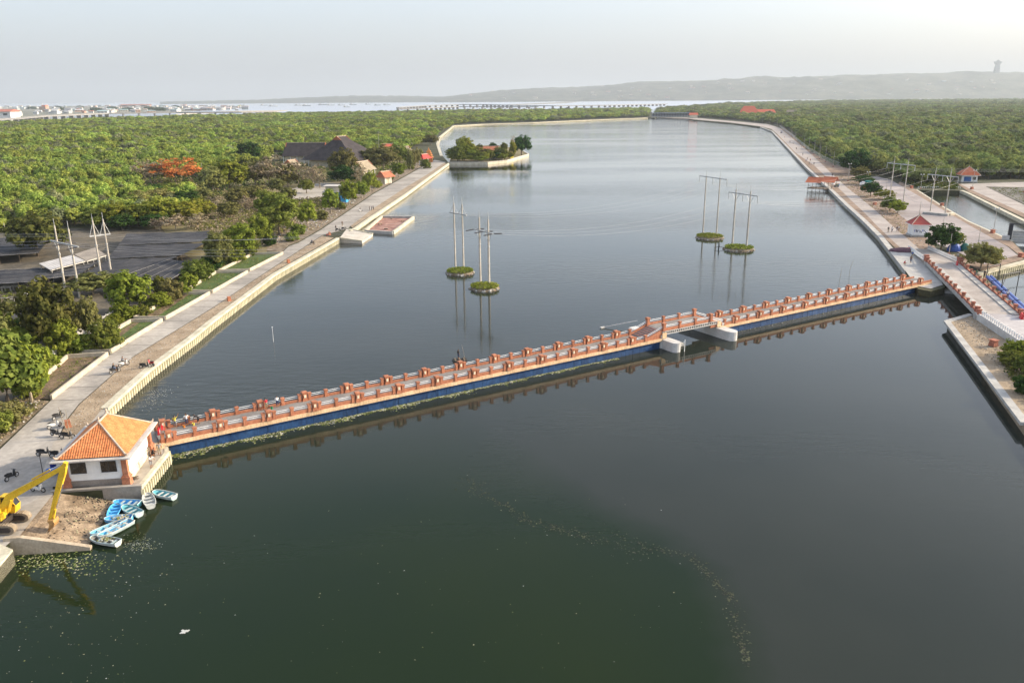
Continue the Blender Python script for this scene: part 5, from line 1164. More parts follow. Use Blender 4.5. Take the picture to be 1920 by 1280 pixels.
# dry scrub and grass tussocks
def scrub(name, label, poly, n, kinds, smin, smax, seed):
    R = random.Random(seed); xs = [p[0] for p in poly]; ys = [p[1] for p in poly]; mb = MB(); mats = [LEAF[k] for k in kinds]
    for _ in range(n):
        while True:
            p = (R.uniform(min(xs), max(xs)), R.uniform(min(ys), max(ys)))
            if inside(p, poly): break
        s = R.uniform(smin, smax); mb.cm = R.randrange(len(mats))
        for l in range(12):
            a = R.uniform(0, 6.28); r = s*R.random(); q = Vector((p[0]+cos(a)*r, p[1]+sin(a)*r, 2.0 + s*R.random()**1.5*.9)); l_ = s*.28
            u = Vector((R.gauss(0,1), R.gauss(0,1), R.gauss(0,.6))).normalized()*l_; w = Vector((R.gauss(0,1), R.gauss(0,1), R.gauss(0,1))).normalized()*l_*.7
            mb.face([q-u, q+w, q+u, q-w])
    return tag(mb.build(name, mats, fix=False), label, kind='stuff')
scrub('dry_scrub', 'dry brown and olive scrub beside the clearing', PP([(330,402),(400,365),(430,372),(500,388),(560,375),(640,370),(560,425),(500,450),(450,470),(400,440),(340,425)]), 2600, ['dry','olive','dry','mid'], .5, 1.5, 3)
scrub('scrub', 'olive undergrowth around the community hall', PP([(400,350),(440,315),(520,306),(690,302),(770,292),(800,297),(740,318),(690,342),(600,340),(560,344),(430,370)]), 2600, ['olive','mid','dark','dry'], .6, 2.0, 4)
scrub('scrub', 'olive undergrowth around the flame tree', PP([(258,380),(415,374),(435,330),(258,326)]), 900, ['olive','dark','mid','dry'], .8, 2.2, 14)
scrub('weeds', 'weeds and rubble growth along the road shoulder', PP([(505,465),(540,452),(600,425),(700,358),(800,298),(740,318),(690,344),(640,366),(600,396),(540,420),(505,440)]), 500, ['dry','olive','mid'], .2, .55, 5)
scrub('weeds', 'weeds growing behind the planting bays', PP([(60,720),(127,668),(150,655),(243,602),(262,592),(340,548),(405,508),(470,474),(460,470),(390,500),(320,540),(230,590),(130,650),(60,690)]), 900, ['bright','mid','bright','olive'], .3, .9, 6)
scrub('bay_weeds', 'tufts of grass and litter inside the planting bays', PP([(50,742),(96,744),(204,668),(300,604),(390,553),(462,512),(525,478),(480,480),(410,513),(345,552),(250,606),(135,672)]), 1300, ['mid','olive','dry','bright'], .1, .32, 7)
scrub('waste_weeds', 'brown weeds and rubble left of the road', PP([(-60,890),(0,832),(88,752),(36,745),(-60,790)]), 420, ['dry','olive','rust'], .15, .5, 8)
scrub('nursery_weeds', 'green weeds between the nursery nets', PP([(-60,560),(60,540),(120,600),(60,660),(-60,700)]), 500, ['mid','bright','olive'], .3, .9, 9)
# stones along the verge and in the shoulder
def stones(name, label, poly, n, seed, smin=.04, smax=.14, z=2.0):
    R = random.Random(seed); xs = [p[0] for p in poly]; ys = [p[1] for p in poly]; mb = MB()
    for _ in range(n):
        while True:
            p = (R.uniform(min(xs), max(xs)), R.uniform(min(ys), max(ys)))
            if inside(p, poly): break
        s = R.uniform(smin, smax); mb.cm = R.randrange(3); mb.box((p[0], p[1], z+s*.3), (s*2, s*R.uniform(1,2), s), R.uniform(0,3), .6)
    return tag(mb.build(name, [m_rubble, m_soil, m_conc], fix=False), label, kind='stuff')
stones('stones', 'clods and stones on the left verge', V1in + list(reversed(V1out)), 1500, 3, .03, .10)
stones('stones', 'rubble heaped along the road shoulder', PP([(505,465),(540,452),(600,425),(700,358),(740,328),(690,344),(640,366),(600,396),(540,420),(505,440)]), 1500, 4, .08, .32)
stones('stones', 'rubble on the waste ground left of the road', PP([(-60,890),(0,832),(88,752),(36,745),(-60,790)]), 500, 5, .05, .22)

# ================================================================== nursery
m_net = mat('shade_net', (.022,.022,.026), .9, col2=(.055,.053,.055), scale=.3, fine=.25, fscale=8)
m_net_g = mat('shade_net_green', (.01,.05,.045), .9, var=.3)
m_frame_w = mat('frame_pale', (.48,.45,.40), .7, var=.15)
m_tin_b_ = mat('net_wire', (.20,.19,.18), .8, var=.2)
NETS = [((238,438),(392,433),(388,452),(222,459)), ((222,461),(386,455),(340,478),(200,484)), ((204,487),(332,481),(262,512),(150,516)), ((-40,448),(96,441),(72,474),(-40,482)), ((-40,508),(112,500),(70,527),(-40,534)), ((-40,590),(62,582),(42,612),(-40,622)), ((222,520),(318,486),(372,492),(262,560)), ((85,500),(190,486),(150,514),(60,526))]
for k, q in enumerate(NETS):
    pts = PP(q, 4.2); c = sum(pts, Vector())/4; t = thing('shade_net', ['dark shade net at the top of the nursery nearest the trees', 'wide dark shade net, second row of the nursery', 'dark shade net beside the leaning pylons', 'dark net at the left edge behind the long shed', 'dark net at the left edge in front of the long shed', 'dark net lowest at the left edge', 'dark net beside the third planting bay', 'dark net under the long shed roof'][k], 'shade net', (c.x, c.y, 2.0), 0, 'nursery shade nets')
    mb = MB(); n = 30
    for i in range(n):
        for j in range(4):
            f = lambda a, b: (lambda p: (p.x, p.y, 4.2 - .12*abs(sin(a*3*pi)) - .12*sin(b*pi) + .14*mnoise.noise(Vector((a*9, b*5, k)))))(pts[0].lerp(pts[1], a).lerp(pts[3].lerp(pts[2], a), b))
            mb.face([f(i/n,j/4), f((i+1)/n,j/4), f((i+1)/n,(j+1)/4), f(i/n,(j+1)/4)])
    mb.build('net', m_net if k != 0 else m_net, t, world=True, fix=False)
    for i in range(4):
        for p in (pts[0].lerp(pts[1], i/3), pts[3].lerp(pts[2], i/3)): MB().tube((p.x,p.y,2.0), (p.x,p.y,4.2), .04, n=5).build('post', m_bark, t, world=True)
    for i in (1, 2, 3): MB().tube(pts[0].lerp(pts[3], i/4)+Vector((0,0,.0)), pts[1].lerp(pts[2], i/4)+Vector((0,0,.0)), .03, n=4).build('wire', m_tin_b_, t, world=True)
    for i in (0, 1): MB().tube(pts[3*i]+Vector((0,0,.02)), pts[1+i]+Vector((0,0,.02)), .02, n=4).build('wire', m_frame_w, t, world=True)
def shed(label, roofpx, z, m, zb=2.0, drop=.6):
    q = [P(x, y, z - (drop if i > 1 else 0)) for i, (x, y) in enumerate(roofpx)]; c = sum(q, Vector())/4; t = thing('shed', label, 'shed', (c.x, c.y, zb))
    mb = MB(); n = 24
    for i in range(n):
        a, b = i/n, (i+1)/n; w = Vector((0,0,.05 if i % 2 else 0)); w2 = Vector((0,0,0 if i % 2 else .05))
        mb.face([q[0].lerp(q[1], a)+w, q[0].lerp(q[1], b)+w2, q[3].lerp(q[2], b)+w2, q[3].lerp(q[2], a)+w])
    mb.build('roof', m, t, world=True, fix=False)
    for i in range(4):
        for p in (q[0].lerp(q[1], .04+.3*i), q[3].lerp(q[2], .04+.3*i)): MB().tube((p.x,p.y,zb), p+Vector((0,0,-.05)), .09, n=6).build('post', m_frame_w, t, world=True)
    MB().beam(q[3]+Vector((0,0,-.15)), q[2]+Vector((0,0,-.15)), .12, .2).build('fascia', m_frame_w, t, world=True)
    return t
m_tin = mat('tin_roof', (.36,.34,.32), .6, col2=(.46,.44,.42), scale=.4, fine=.1); m_tin_b = mat('asbestos_roof', (.22,.19,.16), .9, col2=(.31,.27,.22), scale=.4, fine=.1)
shed('long shed with a pale grey tin roof in the nursery', [(73,494),(136,478),(160,489),(94,506)], 5.4, m_tin); shed('brown-roofed half of the long nursery shed', [(139,477),(178,464),(199,478),(162,489)], 5.4, m_tin_b); shed('low tan-roofed shelter among the trees at far left', [(28,604),(66,604),(80,616),(34,618)], 4.4, m_fascia)
shed('small grey-roofed lean-to beside the first planting bay', [(72,640),(92,632),(98,650),(78,655)], 4.2, m_tin_b)
t = thing('panel_fence', 'pale grey panel fence behind the second planting bay', 'fence', P(186,615))
a, b = P(146,638), P(226,594)
for k in range(12):
    p, q = a.lerp(b, k/12), a.lerp(b, (k+.94)/12); MB().beam(p+Vector((0,0,.85)), q+Vector((0,0,.85)), .06, 1.7).build('panel', m_tin, t, world=True); MB().box((p.x,p.y,2.95),(.1,.1,1.9)).build('post', m_frame_w, t, world=True)
t = thing('panel_fence', 'short white panel fence behind the first planting bay', 'fence', P(98,674)); a, b = P(84,690), P(112,662)
for k in range(5): p, q = a.lerp(b, k/5), a.lerp(b, (k+.9)/5); MB().beam(p+Vector((0,0,.75)), q+Vector((0,0,.75)), .06, 1.5).build('panel', m_white, t, world=True)
# pale tunnel frames of the seed beds
for k, (x, y) in enumerate([(8,522),(40,518),(72,514),(104,512),(0,548),(30,545),(62,560),(5,570)]):
    b = P(x, y); t = thing('bed_frame', 'pale metal frame over a seed bed in the nursery', 'frame', b, .25, 'seed bed frames in the nursery')
    for yy in (-.8, .8): MB().path([(-2.4,yy,1.0),(-2.4,yy,1.1),(2.4,yy,1.1),(2.4,yy,1.0)], .05, 5).build('rail', m_frame_w, t)
    for xx in (-2.4,-.8,.8,2.4): MB().tube((xx,-.8,1.1),(xx,.8,1.1),.04,n=5).build('hoop', m_frame_w, t); MB().tube((xx,-.8,0),(xx,-.8,1.1),.04,n=5).build('leg', m_frame_w, t); MB().tube((xx,.8,0),(xx,.8,1.1),.04,n=5).build('leg', m_frame_w, t)
# ================================================================== buildings of the left bank
m_roof_d = mat('dark_shingle', (.030,.024,.024), .85, col2=(.055,.045,.045), scale=.4, fine=.15); m_terra = mat('terracotta', (.36,.13,.07), .85, var=.2, scale=1)
def hip_gable(name, label, base, rz, W, D, ze, zr, ridge, m, gable=0.0, walls=True):
    """hall with a long ridge along local x; eaves W x D; ridge length fraction; small gables at the ridge ends"""
    t = thing(name, label, 'building', base, rz); e = [(-W/2,-D/2,ze),(W/2,-D/2,ze),(W/2,D/2,ze),(-W/2,D/2,ze)]; r = W*ridge/2
    zg = zr - (zr-ze)*gable; yg = D/2*gable; xg = r
    A, B = (-r,0,zr), (r,0,zr); gl, gr = [(-xg,-yg,zg),(-xg,yg,zg)], [(xg,-yg,zg),(xg,yg,zg)]
    MB().face([e[0],e[1],gr[0],B,A,gl[0]] if gable else [e[0],e[1],B,A]).build('roof_slope', m, t); MB().face([e[2],e[3],gl[1],A,B,gr[1]] if gable else [e[2],e[3],A,B]).build('roof_slope', m, t)
    if gable:
        for s, g, ee in ((-1, gl, (e[3],e[0])), (1, gr, (e[1],e[2]))):
            MB().face([g[0],g[1],ee[0],ee[1]] if s < 0 else [g[1],g[0],ee[0],ee[1]]).build('roof_hip', m, t)
            x = g[0][0]; MB().prism([(0,0,0)]*3, 0, 0) if False else None
            mb = MB(); mb.face([(x-.05*s, -yg, zg), (x-.05*s, yg, zg), (x-.05*s, 0, zr)]); mb.build('gable', m_terra, t)
            for q in (-1, 1): MB().beam((x+.1*s, q*yg, zg+.1), (x+.1*s, 0, zr+.15), .35, .3).build('barge_board', m_terra, t)
    else:
        MB().face([e[3],e[0],A]).build('roof_hip', m, t); MB().face([e[1],e[2],B]).build('roof_hip', m, t)
    MB().beam((-r-.2,0,zr+.08),(r+.2,0,zr+.08),.4,.3).build('ridge_cap', m_ridge if gable else m, t)
    if walls:
        MB().box((0,0,ze/2-.15),(W-3.2,D-3.2,ze)).build('wall', m_plinth2, t)
        k = -W/2+1
        while k < W/2: [MB().tube((k, y, 0), (k, y, ze+.1), .22, n=8).build('column', m_white, t) for y in (-D/2+.8, D/2-.8)]; k += 4.2
    return t
hb = P(622,318)
def skirt(t, W, D, z0, z1, over, m):
    e0 = [(-W/2,-D/2),(W/2,-D/2),(W/2,D/2),(-W/2,D/2)]; e1 = [(x*(1+2*over/W), y*(1+2*over/D)) for x, y in e0]
    for k in range(4): j = (k+1) % 4; MB().face([(*e1[k],z0),(*e1[j],z0),(*e0[j],z1),(*e0[k],z1)]).build('lower_roof', m, t)
t = hip_gable('community_hall', 'great hall with a tall dark pyramid roof among the trees', P(628,315)+Vector((2,14,0)), radians(70), 30, 31, 6.0, 17.3, .34, m_roof_d, .18); skirt(t, 30.4, 31.4, 4.4, 6.3, 2.2, m_roof_d)
hip_gable('long_hall', 'long hall with a plain dark roof left of the great hall', P(560,312)+Vector((0,22,0)), radians(-2), 27, 17, 5.0, 12.6, .90, m_roof_d, .30)
hip_gable('side_pavilion', 'low pavilion with a pale gable in front of the great hall', P(682,337)+Vector((-1,4,0)), radians(75), 15, 9, 4.4, 8.6, .9, mat('thatch_tan', (.22,.18,.13), .95, col2=(.33,.27,.19), scale=.6), .5)
hip_gable('small_pavilion', 'small tan-roofed pavilion in the shade left of the hall', P(548,322), radians(70), 9, 7, 3.2, 6.4, .8, MATS['thatch_tan'], .6)
t = hip_gable('guard_hut', 'little white hut with a red-brown roof beside the road', P(721,345)+Vector((0,3,0)), radians(60), 8.5, 6.5, 3.0, 5.6, .8, m_terra, .4)
t = hip_gable('far_roof', 'pale roof half hidden behind the trees near the shrine', P(752,296), radians(40), 16, 10, 4, 7.5, .8, MATS['thatch_tan'], .4)
hip_gable('shrine_roof', 'red tiled roof rising above the olive trees', P(728,292), radians(20), 12, 8, 5, 8.2, .6, mat('red_tile', (.42,.10,.06), .8, var=.2), .3)
# blue flat-roofed building
b = P(620,380); t = thing('block_house', 'small flat-roofed building with a blue lower wall', 'building', b + Vector((2,3,0)), radians(-3))
MB().box((0,0,2.0),(8.4,6,4.0)).build('wall', mat('blue_wall', (.05,.30,.55), .8, var=.12), t); MB().box((-2.2,-.02,2.0),(4.1,6.1,4.02)).build('side_wall', m_plinth2, t); MB().box((0,0,4.1),(9.6,7.2,.25)).build('roof_slab', m_eave, t); MB().box((-.3,.4,5.1),(7,4.5,1.9)).build('upper_storey', m_plinth2, t); MB().box((-.3,.4,6.15),(8.8,6,.25)).build('upper_roof', m_eave, t)
d_ = MB().box((1.6,-3.02,1.1),(1.0,.1,2.2)).build('door', m_frame, t); MB().box((3.3,-3.02,2.2),(1.1,.1,1.0)).build('window', m_frame, t)
t = thing('excavator', 'small orange digger parked by the clearing', 'excavator', P(463,372), .1); MB().box((0,0,.5),(3,2.2,.8)).build('tracks', m_track_d, t); MB().box((-.3,0,1.5),(2.4,2.0,1.2)).build('house', mat('orange_paint', (.6,.22,.03), .5, var=.1), t); MB().box((.6,.5,2.1),(.9,.9,1.4)).build('cab', m_glass, t); MB().beam((.8,-.3,1.4),(3.2,-.3,2.9),.3,.35).beam((3.2,-.3,2.9),(4.4,-.3,.6),.25,.3).build('boom', MATS['orange_paint'], t)
# shrine with a tiered tower
t = thing('pagoda', 'orange tiered shrine tower at the entrance of the islet', 'shrine', P(803,305)+Vector((0,5,0)))
m_or = mat('orange_brick', (.50,.20,.06), .85, var=.2)
MB().box((0,0,1.4),(4.6,4.6,2.8)).build('base', m_or, t)
for k, (s, z) in enumerate(((6.0,2.8),(5.0,4.0),(4.0,5.2),(3.0,6.3))):
    MB().box((0,0,z+.5),(s*.55,s*.55,1.1)).build('tier_wall', m_or, t); MB().loft([[(x*s/2,y*s/2,z) for x, y in ((-1,-1),(1,-1),(1,1),(-1,1))],[(x*s*.24,y*s*.24,z+.9) for x, y in ((-1,-1),(1,-1),(1,1),(-1,1))]]).build('tier_roof', m_or, t)
MB().lathe([(.6,7.0),(.35,7.7),(.4,8.0),(.05,8.8)], n=8).build('finial', m_or, t)
hip_gable('shrine_gate', 'scarlet-roofed gate beside the shrine tower', P(796,309)+Vector((0,2,0)), radians(55), 8, 5, 3.6, 6.2, .7, mat('scarlet_roof', (.55,.05,.04), .6, var=.15), .3)
# ================================================================== temple islet
IS = PP([(842,304.5),(914,304.5),(950,301),(991,289),(975,279),(930,272),(872,274),(846,284)], 2.0)
t = thing('islet_wall', 'pale retaining wall around the wooded temple islet', 'wall', (*IS[0][:2], WZ))
for p, q in zip(IS, IS[1:]+IS[:1]): MB().beam((p.x,p.y,.85),(q.x,q.y,.85),.6,2.3).build('wall_face', m_quay, t, world=True); MB().beam((p.x,p.y,2.08),(q.x,q.y,2.08),.8,.2).build('coping', m_pale, t, world=True)
mb = MB(); mb.prism([(p.x,p.y,0) for p in IS], -1, 1.9); struct('islet', mb, m_dry)
ISV = [(858,303,26,272,'mid'),(872,300,30,268,'bright'),(864,296,22,262,'mid'),(884,301,22,280,'bright'),(896,302,24,284,'mid'),(908,302,20,284,'bright'),(918,301,20,282,'mid'),(930,300,22,284,'dark'),(872,288,34,256,'yellow'),(850,296,26,276,'dark'),(890,294,30,274,'mid'),(912,294,30,278,'olive'),(938,296,26,276,'mid'),(946,299,16,278,'mid'),(962,296,14,264,'yellow'),(962,288,12,252,'dry'),(978,291,38,254,'dark'),(924,290,16,266,'dark'),(900,292,18,270,'rust'),(945,290,14,266,'rust'),(925,298,34,288,'olive'),(880,302,40,290,'bright'),(850,303,22,286,'bright'),(846,300,20,278,'mid'),(862,303,24,288,'mid'),(940,300,24,287,'bright'),(955,298,20,284,'mid'),(900,303,30,292,'bright')]
LBL = {0:'rounded green tree at the left end of the islet',16:'dark round-headed tree at the outer tip of the islet',14:'narrow yellow-green tree beside the dark tip tree',8:'tall yellow-green tree rising at the back of the islet',15:'thin bare tree beside the dark tip tree'}
for k, (x, y, w, tp, kd) in enumerate(ISV): veg(x, y, w, tp, kd, LBL.get(k, 'small garden tree in the planting on the temple islet'), 'islet_tree', 'tree', None if k in LBL else 'garden trees on the temple islet')
for k, (x, y) in enumerate([(937,300),(930,298),(958,297)]):
    t = thing('pavilion', ['cream pavilion at the water edge of the islet', 'open pale pavilion among the islet shrubs', 'small yellow shrine near the islet tip'][k], 'pavilion', P(x,y,2.0)+Vector((0,3,0)), .3*k); sz_ = (6,4,3)[k]
    MB().box((0,0,1.3),(sz_*.8,sz_*.8,2.6)).build('body', (m_plinth2, m_white, CL['yellow'])[k], t); MB().loft([[(x_*sz_/2,y_*sz_/2,2.6) for x_, y_ in ((-1,-1),(1,-1),(1,1),(-1,1))],[(x_*.3,y_*.3,4.4) for x_, y_ in ((-1,-1),(1,-1),(1,1),(-1,1))]]).build('roof', m_terra if k else m_eave, t)
hip_gable('islet_hall', 'low orange-roofed hall in the middle of the islet', P(912,292), radians(5), 20, 9, 3.6, 6.4, .8, m_terra, .3)
# ================================================================== pylons in the lake and on the banks
m_pole = mat('pole_concrete', (.40,.36,.30), .85, col2=(.52,.47,.40), scale=.6, fine=.1); m_arm = mat('galvanised', (.36,.37,.37), .5, col2=(.50,.50,.49), scale=1, metal=.3)
m_ins = mat('insulator', (.045,.042,.045), .4, var=.2); m_wire = mat('wire', (.40,.40,.40), .5, var=.1, metal=.4)
def pylon(label, b1, b2, top, arm_l, arm_r, style, z=2.0, rad=.24):
    """two-pole H frame; feet at pixels b1, b2; pole tops at row top; crossarm between two pixels in the frame's own plane"""
    A, B = P(*b1, z), P(*b2, z); h = (height(A, top[0]) + height(B, top[1]))/2; t = thing('power_pylon', label, 'pylon', (A+B)/2)
    d = (B-A).normalized(); ov = (B-A).length*.5; mid_ = (A+B)/2; za = z + height(mid_, (arm_l[1]+arm_r[1])/2)
    ends = [Vector((*(A-d*ov)[:2], za)), Vector((*(B+d*ov)[:2], za))]
    for p in (A, B):
        MB().tube(p - Vector((0,0,.5)), p + Vector((0,0,h*.90)), rad, rad*.62, 9).build('pole', m_pole, t, world=True); MB().tube(p + Vector((0,0,h*.90)), p + Vector((0,0,h)), .07, .04).build('spike', m_arm, t, world=True)
        for f in (.28, .52): MB().tube(p + Vector((0,0,h*f)), p + Vector((0,0,h*f+.25)), rad*1.05, n=9).build('band', m_arm, t, world=True)
    MB().beam(ends[0], ends[1], .22, .26).build('crossarm', m_arm, t, world=True)
    att = [ends[0], (A+B)/2 + Vector((0,0,za-z)) if style != 'wide' else (ends[0]+ends[1])/2, ends[1]]
    if style in ('peak', 'half'):
        for p in (A, B):
            q = p + Vector((0,0,h*.88))
            for s in ((-1, 1) if style == 'peak' else (-1,)):
                e = p + d*s*ov*.96; e.z = za; MB().tube(q, e, .05, n=5).build('stay', m_arm, t, world=True)
    else:
        for p in (A, B):
            for s in (-1, 1): MB().tube(p + Vector((0,0,za-z-2.2)), p + d*s*min(1.5, ov*.7) + Vector((0,0,za-z)), .06, n=5).build('brace', m_arm, t, world=True)
    low = []
    for a in att:
        if style in ('half', 'vee'): e = a + Vector((0,0,-1.9)); MB().tube(a, e, .09, n=6).build('insulator', m_ins if False else m_arm, t, world=True); low.append(e)
        elif style == 'strain':
            for s in (-1, 1): v_ = Vector((-d.y, d.x, 0))*s; MB().tube(a + v_*.3, a + v_*2.2 + Vector((0,0,-.15)), .12, n=7).build('insulator', m_ins, t, world=True)
            low.append(a)
        else: low.append(a)
    return t, low
def islet(c, rx, ry, label, seed):
    mb = MB(); R = random.Random(seed); n = 22; ang = .3
    ring = lambda f, z: [(c.x + (rx*f*cos(2*pi*k/n)*(1+.08*mnoise.noise(Vector((k,seed,0)))) ), c.y + ry*f*sin(2*pi*k/n)*(1+.08*mnoise.noise(Vector((k,seed,4)))), z + .06*mnoise.noise(Vector((k*.8,seed,z)))) for k in range(n)]
    mb.loft([ring(1.06,WZ-.8), ring(1.0,WZ+.05), ring(.9,WZ+.35), ring(.75,WZ+.65), ring(.3,WZ+.8)]); o = mb.build('islet', m_rubble); tag(o, label, kind='structure')
    mb = MB()
    for _ in range(150):
        a = R.uniform(0, 6.28); f = R.uniform(.78, 1.02); s = R.uniform(.10, .26); mb.cm = R.randrange(2); mb.box((c.x+rx*f*cos(a), c.y+ry*f*sin(a), WZ+.12+.6*(1-f)*2), (s*2,s*1.6,s), R.uniform(0,3), .6)
    tag(mb.build('stone_bank', [m_rubble, m_conc], o, fix=False), kind='stuff')
    mb = MB()
    for _ in range(1300):
        a = R.uniform(0, 6.28); f = sqrt(R.random())*.94; q = Vector((c.x+rx*f*cos(a), c.y+ry*f*sin(a), WZ+.55+R.random()*.75*(1.1-f*.6))); u = Vector((R.gauss(0,1),R.gauss(0,1),R.gauss(0,.7))).normalized()*.22; w = Vector((R.gauss(0,1),R.gauss(0,1),R.gauss(0,1))).normalized()*.14
        mb.cm = R.randrange(3); mb.face([q-u, q+w, q+u, q-w])
    tag(mb.build('islet_grass', [LEAF['bright'], LEAF['mid'], LEAF['bright']], o, fix=False), kind='stuff')
def isl_c(x0, x1, y): a, b = P(x0, y, WZ), P(x1, y, WZ); return (a+b)/2, (b-a).length/2
for k, (x0, x1, y, ry) in enumerate([(836,889,512,3.4),(881,937,541,3.2),(1304,1357,446,4.0),(1356,1414,467.5,3.8)]):
    c, r = isl_c(x0, x1, y); islet(c, r, ry, ['stony grass-topped islet, farther of the left pair', 'stony grass-topped islet, nearer of the left pair', 'stony grass-topped islet, farther of the right pair', 'stony grass-topped islet, nearer of the right pair'][k], k+1)
zi = WZ + .7
Lk1, a1 = pylon('lake pylon on the farther left islet with triangular stays', (853.7,496), (869,500), (367,370), (842,396), (873,406), 'peak', zi)
Lk2, a2 = pylon('lake pylon on the nearer left islet with black strain insulators', (900.5,526.5), (917,532.5), (392,399), (890,428), (926,440), 'strain', zi, .27)
Lk3, a3 = pylon('lake pylon on the farther right islet with hanging insulators', (1318,434), (1343,440), (316,322), (1311,330), (1364.6,336.5), 'half', zi)
Lk4, a4 = pylon('lake pylon on the nearer right islet with braced crossarm', (1373,457), (1399.4,463), (343,348), (1366.5,360), (1421.7,368), 'vee', zi, .28)
B1, b1 = pylon('left bank pylon nearest the road, without stays', (124,550), (150,558), (414,409), (90,466), (142,448), 'strain')
B2, b2 = pylon('left bank pylon with white triangular stays', (191,525), (210,522), (400,399), (150,450), (205,432), 'peak')
Y1, y1 = pylon('yard pylon farther from the camera with hanging insulators', (1667.5,377), (1693,381), (292,296), (1660,306), (1716,310), 'half', 2.0, .22)
Y2, y2 = pylon('yard pylon standing on the grey plinth', (1744,396), (1772,400), (311,314), (1736,327), (1797,332), 'vee', 2.0, .22)
def wire(label, a, b, sag, r=.017, group='power lines over the lake'):
    n = 22; pts = [a.lerp(b, k/n) + Vector((0,0,-4*sag*(k/n)*(1-k/n))) for k in range(n+1)]
    mb = MB(); mb.path(pts, r, 4); o = mb.build('power_line', m_wire); return tag(o, label, 'cable', group)
names = ['left-hand', 'middle', 'right-hand']
for L_, R_s, lab in ((b2, a1, 'from the stayed left bank pylon to the farther left islet'), (b1, a2, 'from the plain left bank pylon to the nearer left islet'), (a1, a3, 'between the two farther islets'), (a2, a4, 'between the two nearer islets'), (a3, y1, 'from the farther right islet to the yard'), (a4, y2, 'from the nearer right islet to the yard')):
    for k in range(3): wire(f'{names[k]} power line {lab}', L_[k], R_s[k], 3.2)
for k in range(3):
    wire(f'{names[k]} power line leaving the far yard pylon to the right', y1[k], Vector((420+k*3, 330, 17)), 3, group='power lines on the right bank'); wire(f'{names[k]} power line leaving the plinth pylon to the right', y2[k], Vector((430+k*3, 260, 15)), 3, group='power lines on the right bank')
    wire(f'{names[k]} power line leaving the stayed pylon to the left', b2[k], Vector((-240, 190+k*3, 17)), 2, group='power lines on the left bank'); wire(f'{names[k]} power line leaving the plain pylon to the left', b1[k], Vector((-230, 160+k*3, 16)), 2, group='power lines on the left bank')
t = thing('pylon_plinth', 'low grey masonry plinth around the pylon feet in the yard', 'plinth', P(1756,402)); a, b = P(1731,401), P(1778,405); MB().beam(a+Vector((0,0,.35)), b+Vector((0,0,.35)), 1.6, .8).build('block', m_conc, t, world=True); MB().beam(P(1778,404)+Vector((0,0,.3)), P(1787,403)+Vector((0,0,.3)), 1.6, .9).build('end_block', m_plinth2, t, world=True)
# dark bamboo fish stakes
for k, (x, y, h_) in enumerate([(1573,533,3.6),(1592,517,3.6)]): b = P(x,y,WZ); t = thing('fish_stake', ['leaning bamboo stake in the water nearer the footbridge', 'leaning bamboo stake in the water nearer the right quay'][k], 'stake', b); MB().path([(0,0,-.5),(.1,.05,h_*.5),(.3+.3*k,.1,h_)], [.045,.035,.02], 5).build('bamboo', m_bark_pale, t); MB().tube((.1,.05,h_*.5),(.35,.05,h_*.7),.015).build('twig', m_bark_pale, t)
b = P(1347,467,WZ); t = thing('cormorant_perch', 'dark stump sticking out of the water beside the right islets', 'stump', b); MB().path([(0,0,-.3),(.1,0,.8),(.05,0,2.0)], [.25,.2,.12], 6).build('trunk', m_ins, t); MB().tube((.1,0,.6),(1.6,.2,.4),.1,.05).tube((.1,0,.7),(-1.3,.1,.3),.1,.05).build('branch', m_ins, t)
# ================================================================== road bridge on the right
ZB = 3.0
n0, n1, f0, f1 = P(1737,489,ZB), P(1833,586,ZB), P(1799,494,ZB), P(1914,591,ZB)
rb = thing('road_bridge', 'concrete road bridge with red brick parapet posts on the right', 'bridge', (n0+f1)/2 - Vector((0,0,ZB)))
ru = (n1-n0).normalized(); rn = Vector((-ru.y, ru.x, 0)); rlen = (n1-n0).length
def slab(name, pts, z0, z1, m, parent): mb = MB(); mb.prism([(p.x,p.y,0) for p in pts], z0, z1); return mb.build(name, m, parent, world=True)
m_rdeck = mat('bridge_deck_concrete', (.28,.24,.21), .9, col2=(.40,.35,.31), scale=.25, fine=.1)
slab('deck', [n0, n1, f1, f0], ZB-.25, ZB, m_rdeck, rb); slab('girder', [n0-rn*-.3, n1-rn*-.3, f1-rn*.3, f0-rn*.3], ZB-1.0, ZB-.26, m_conc, rb)
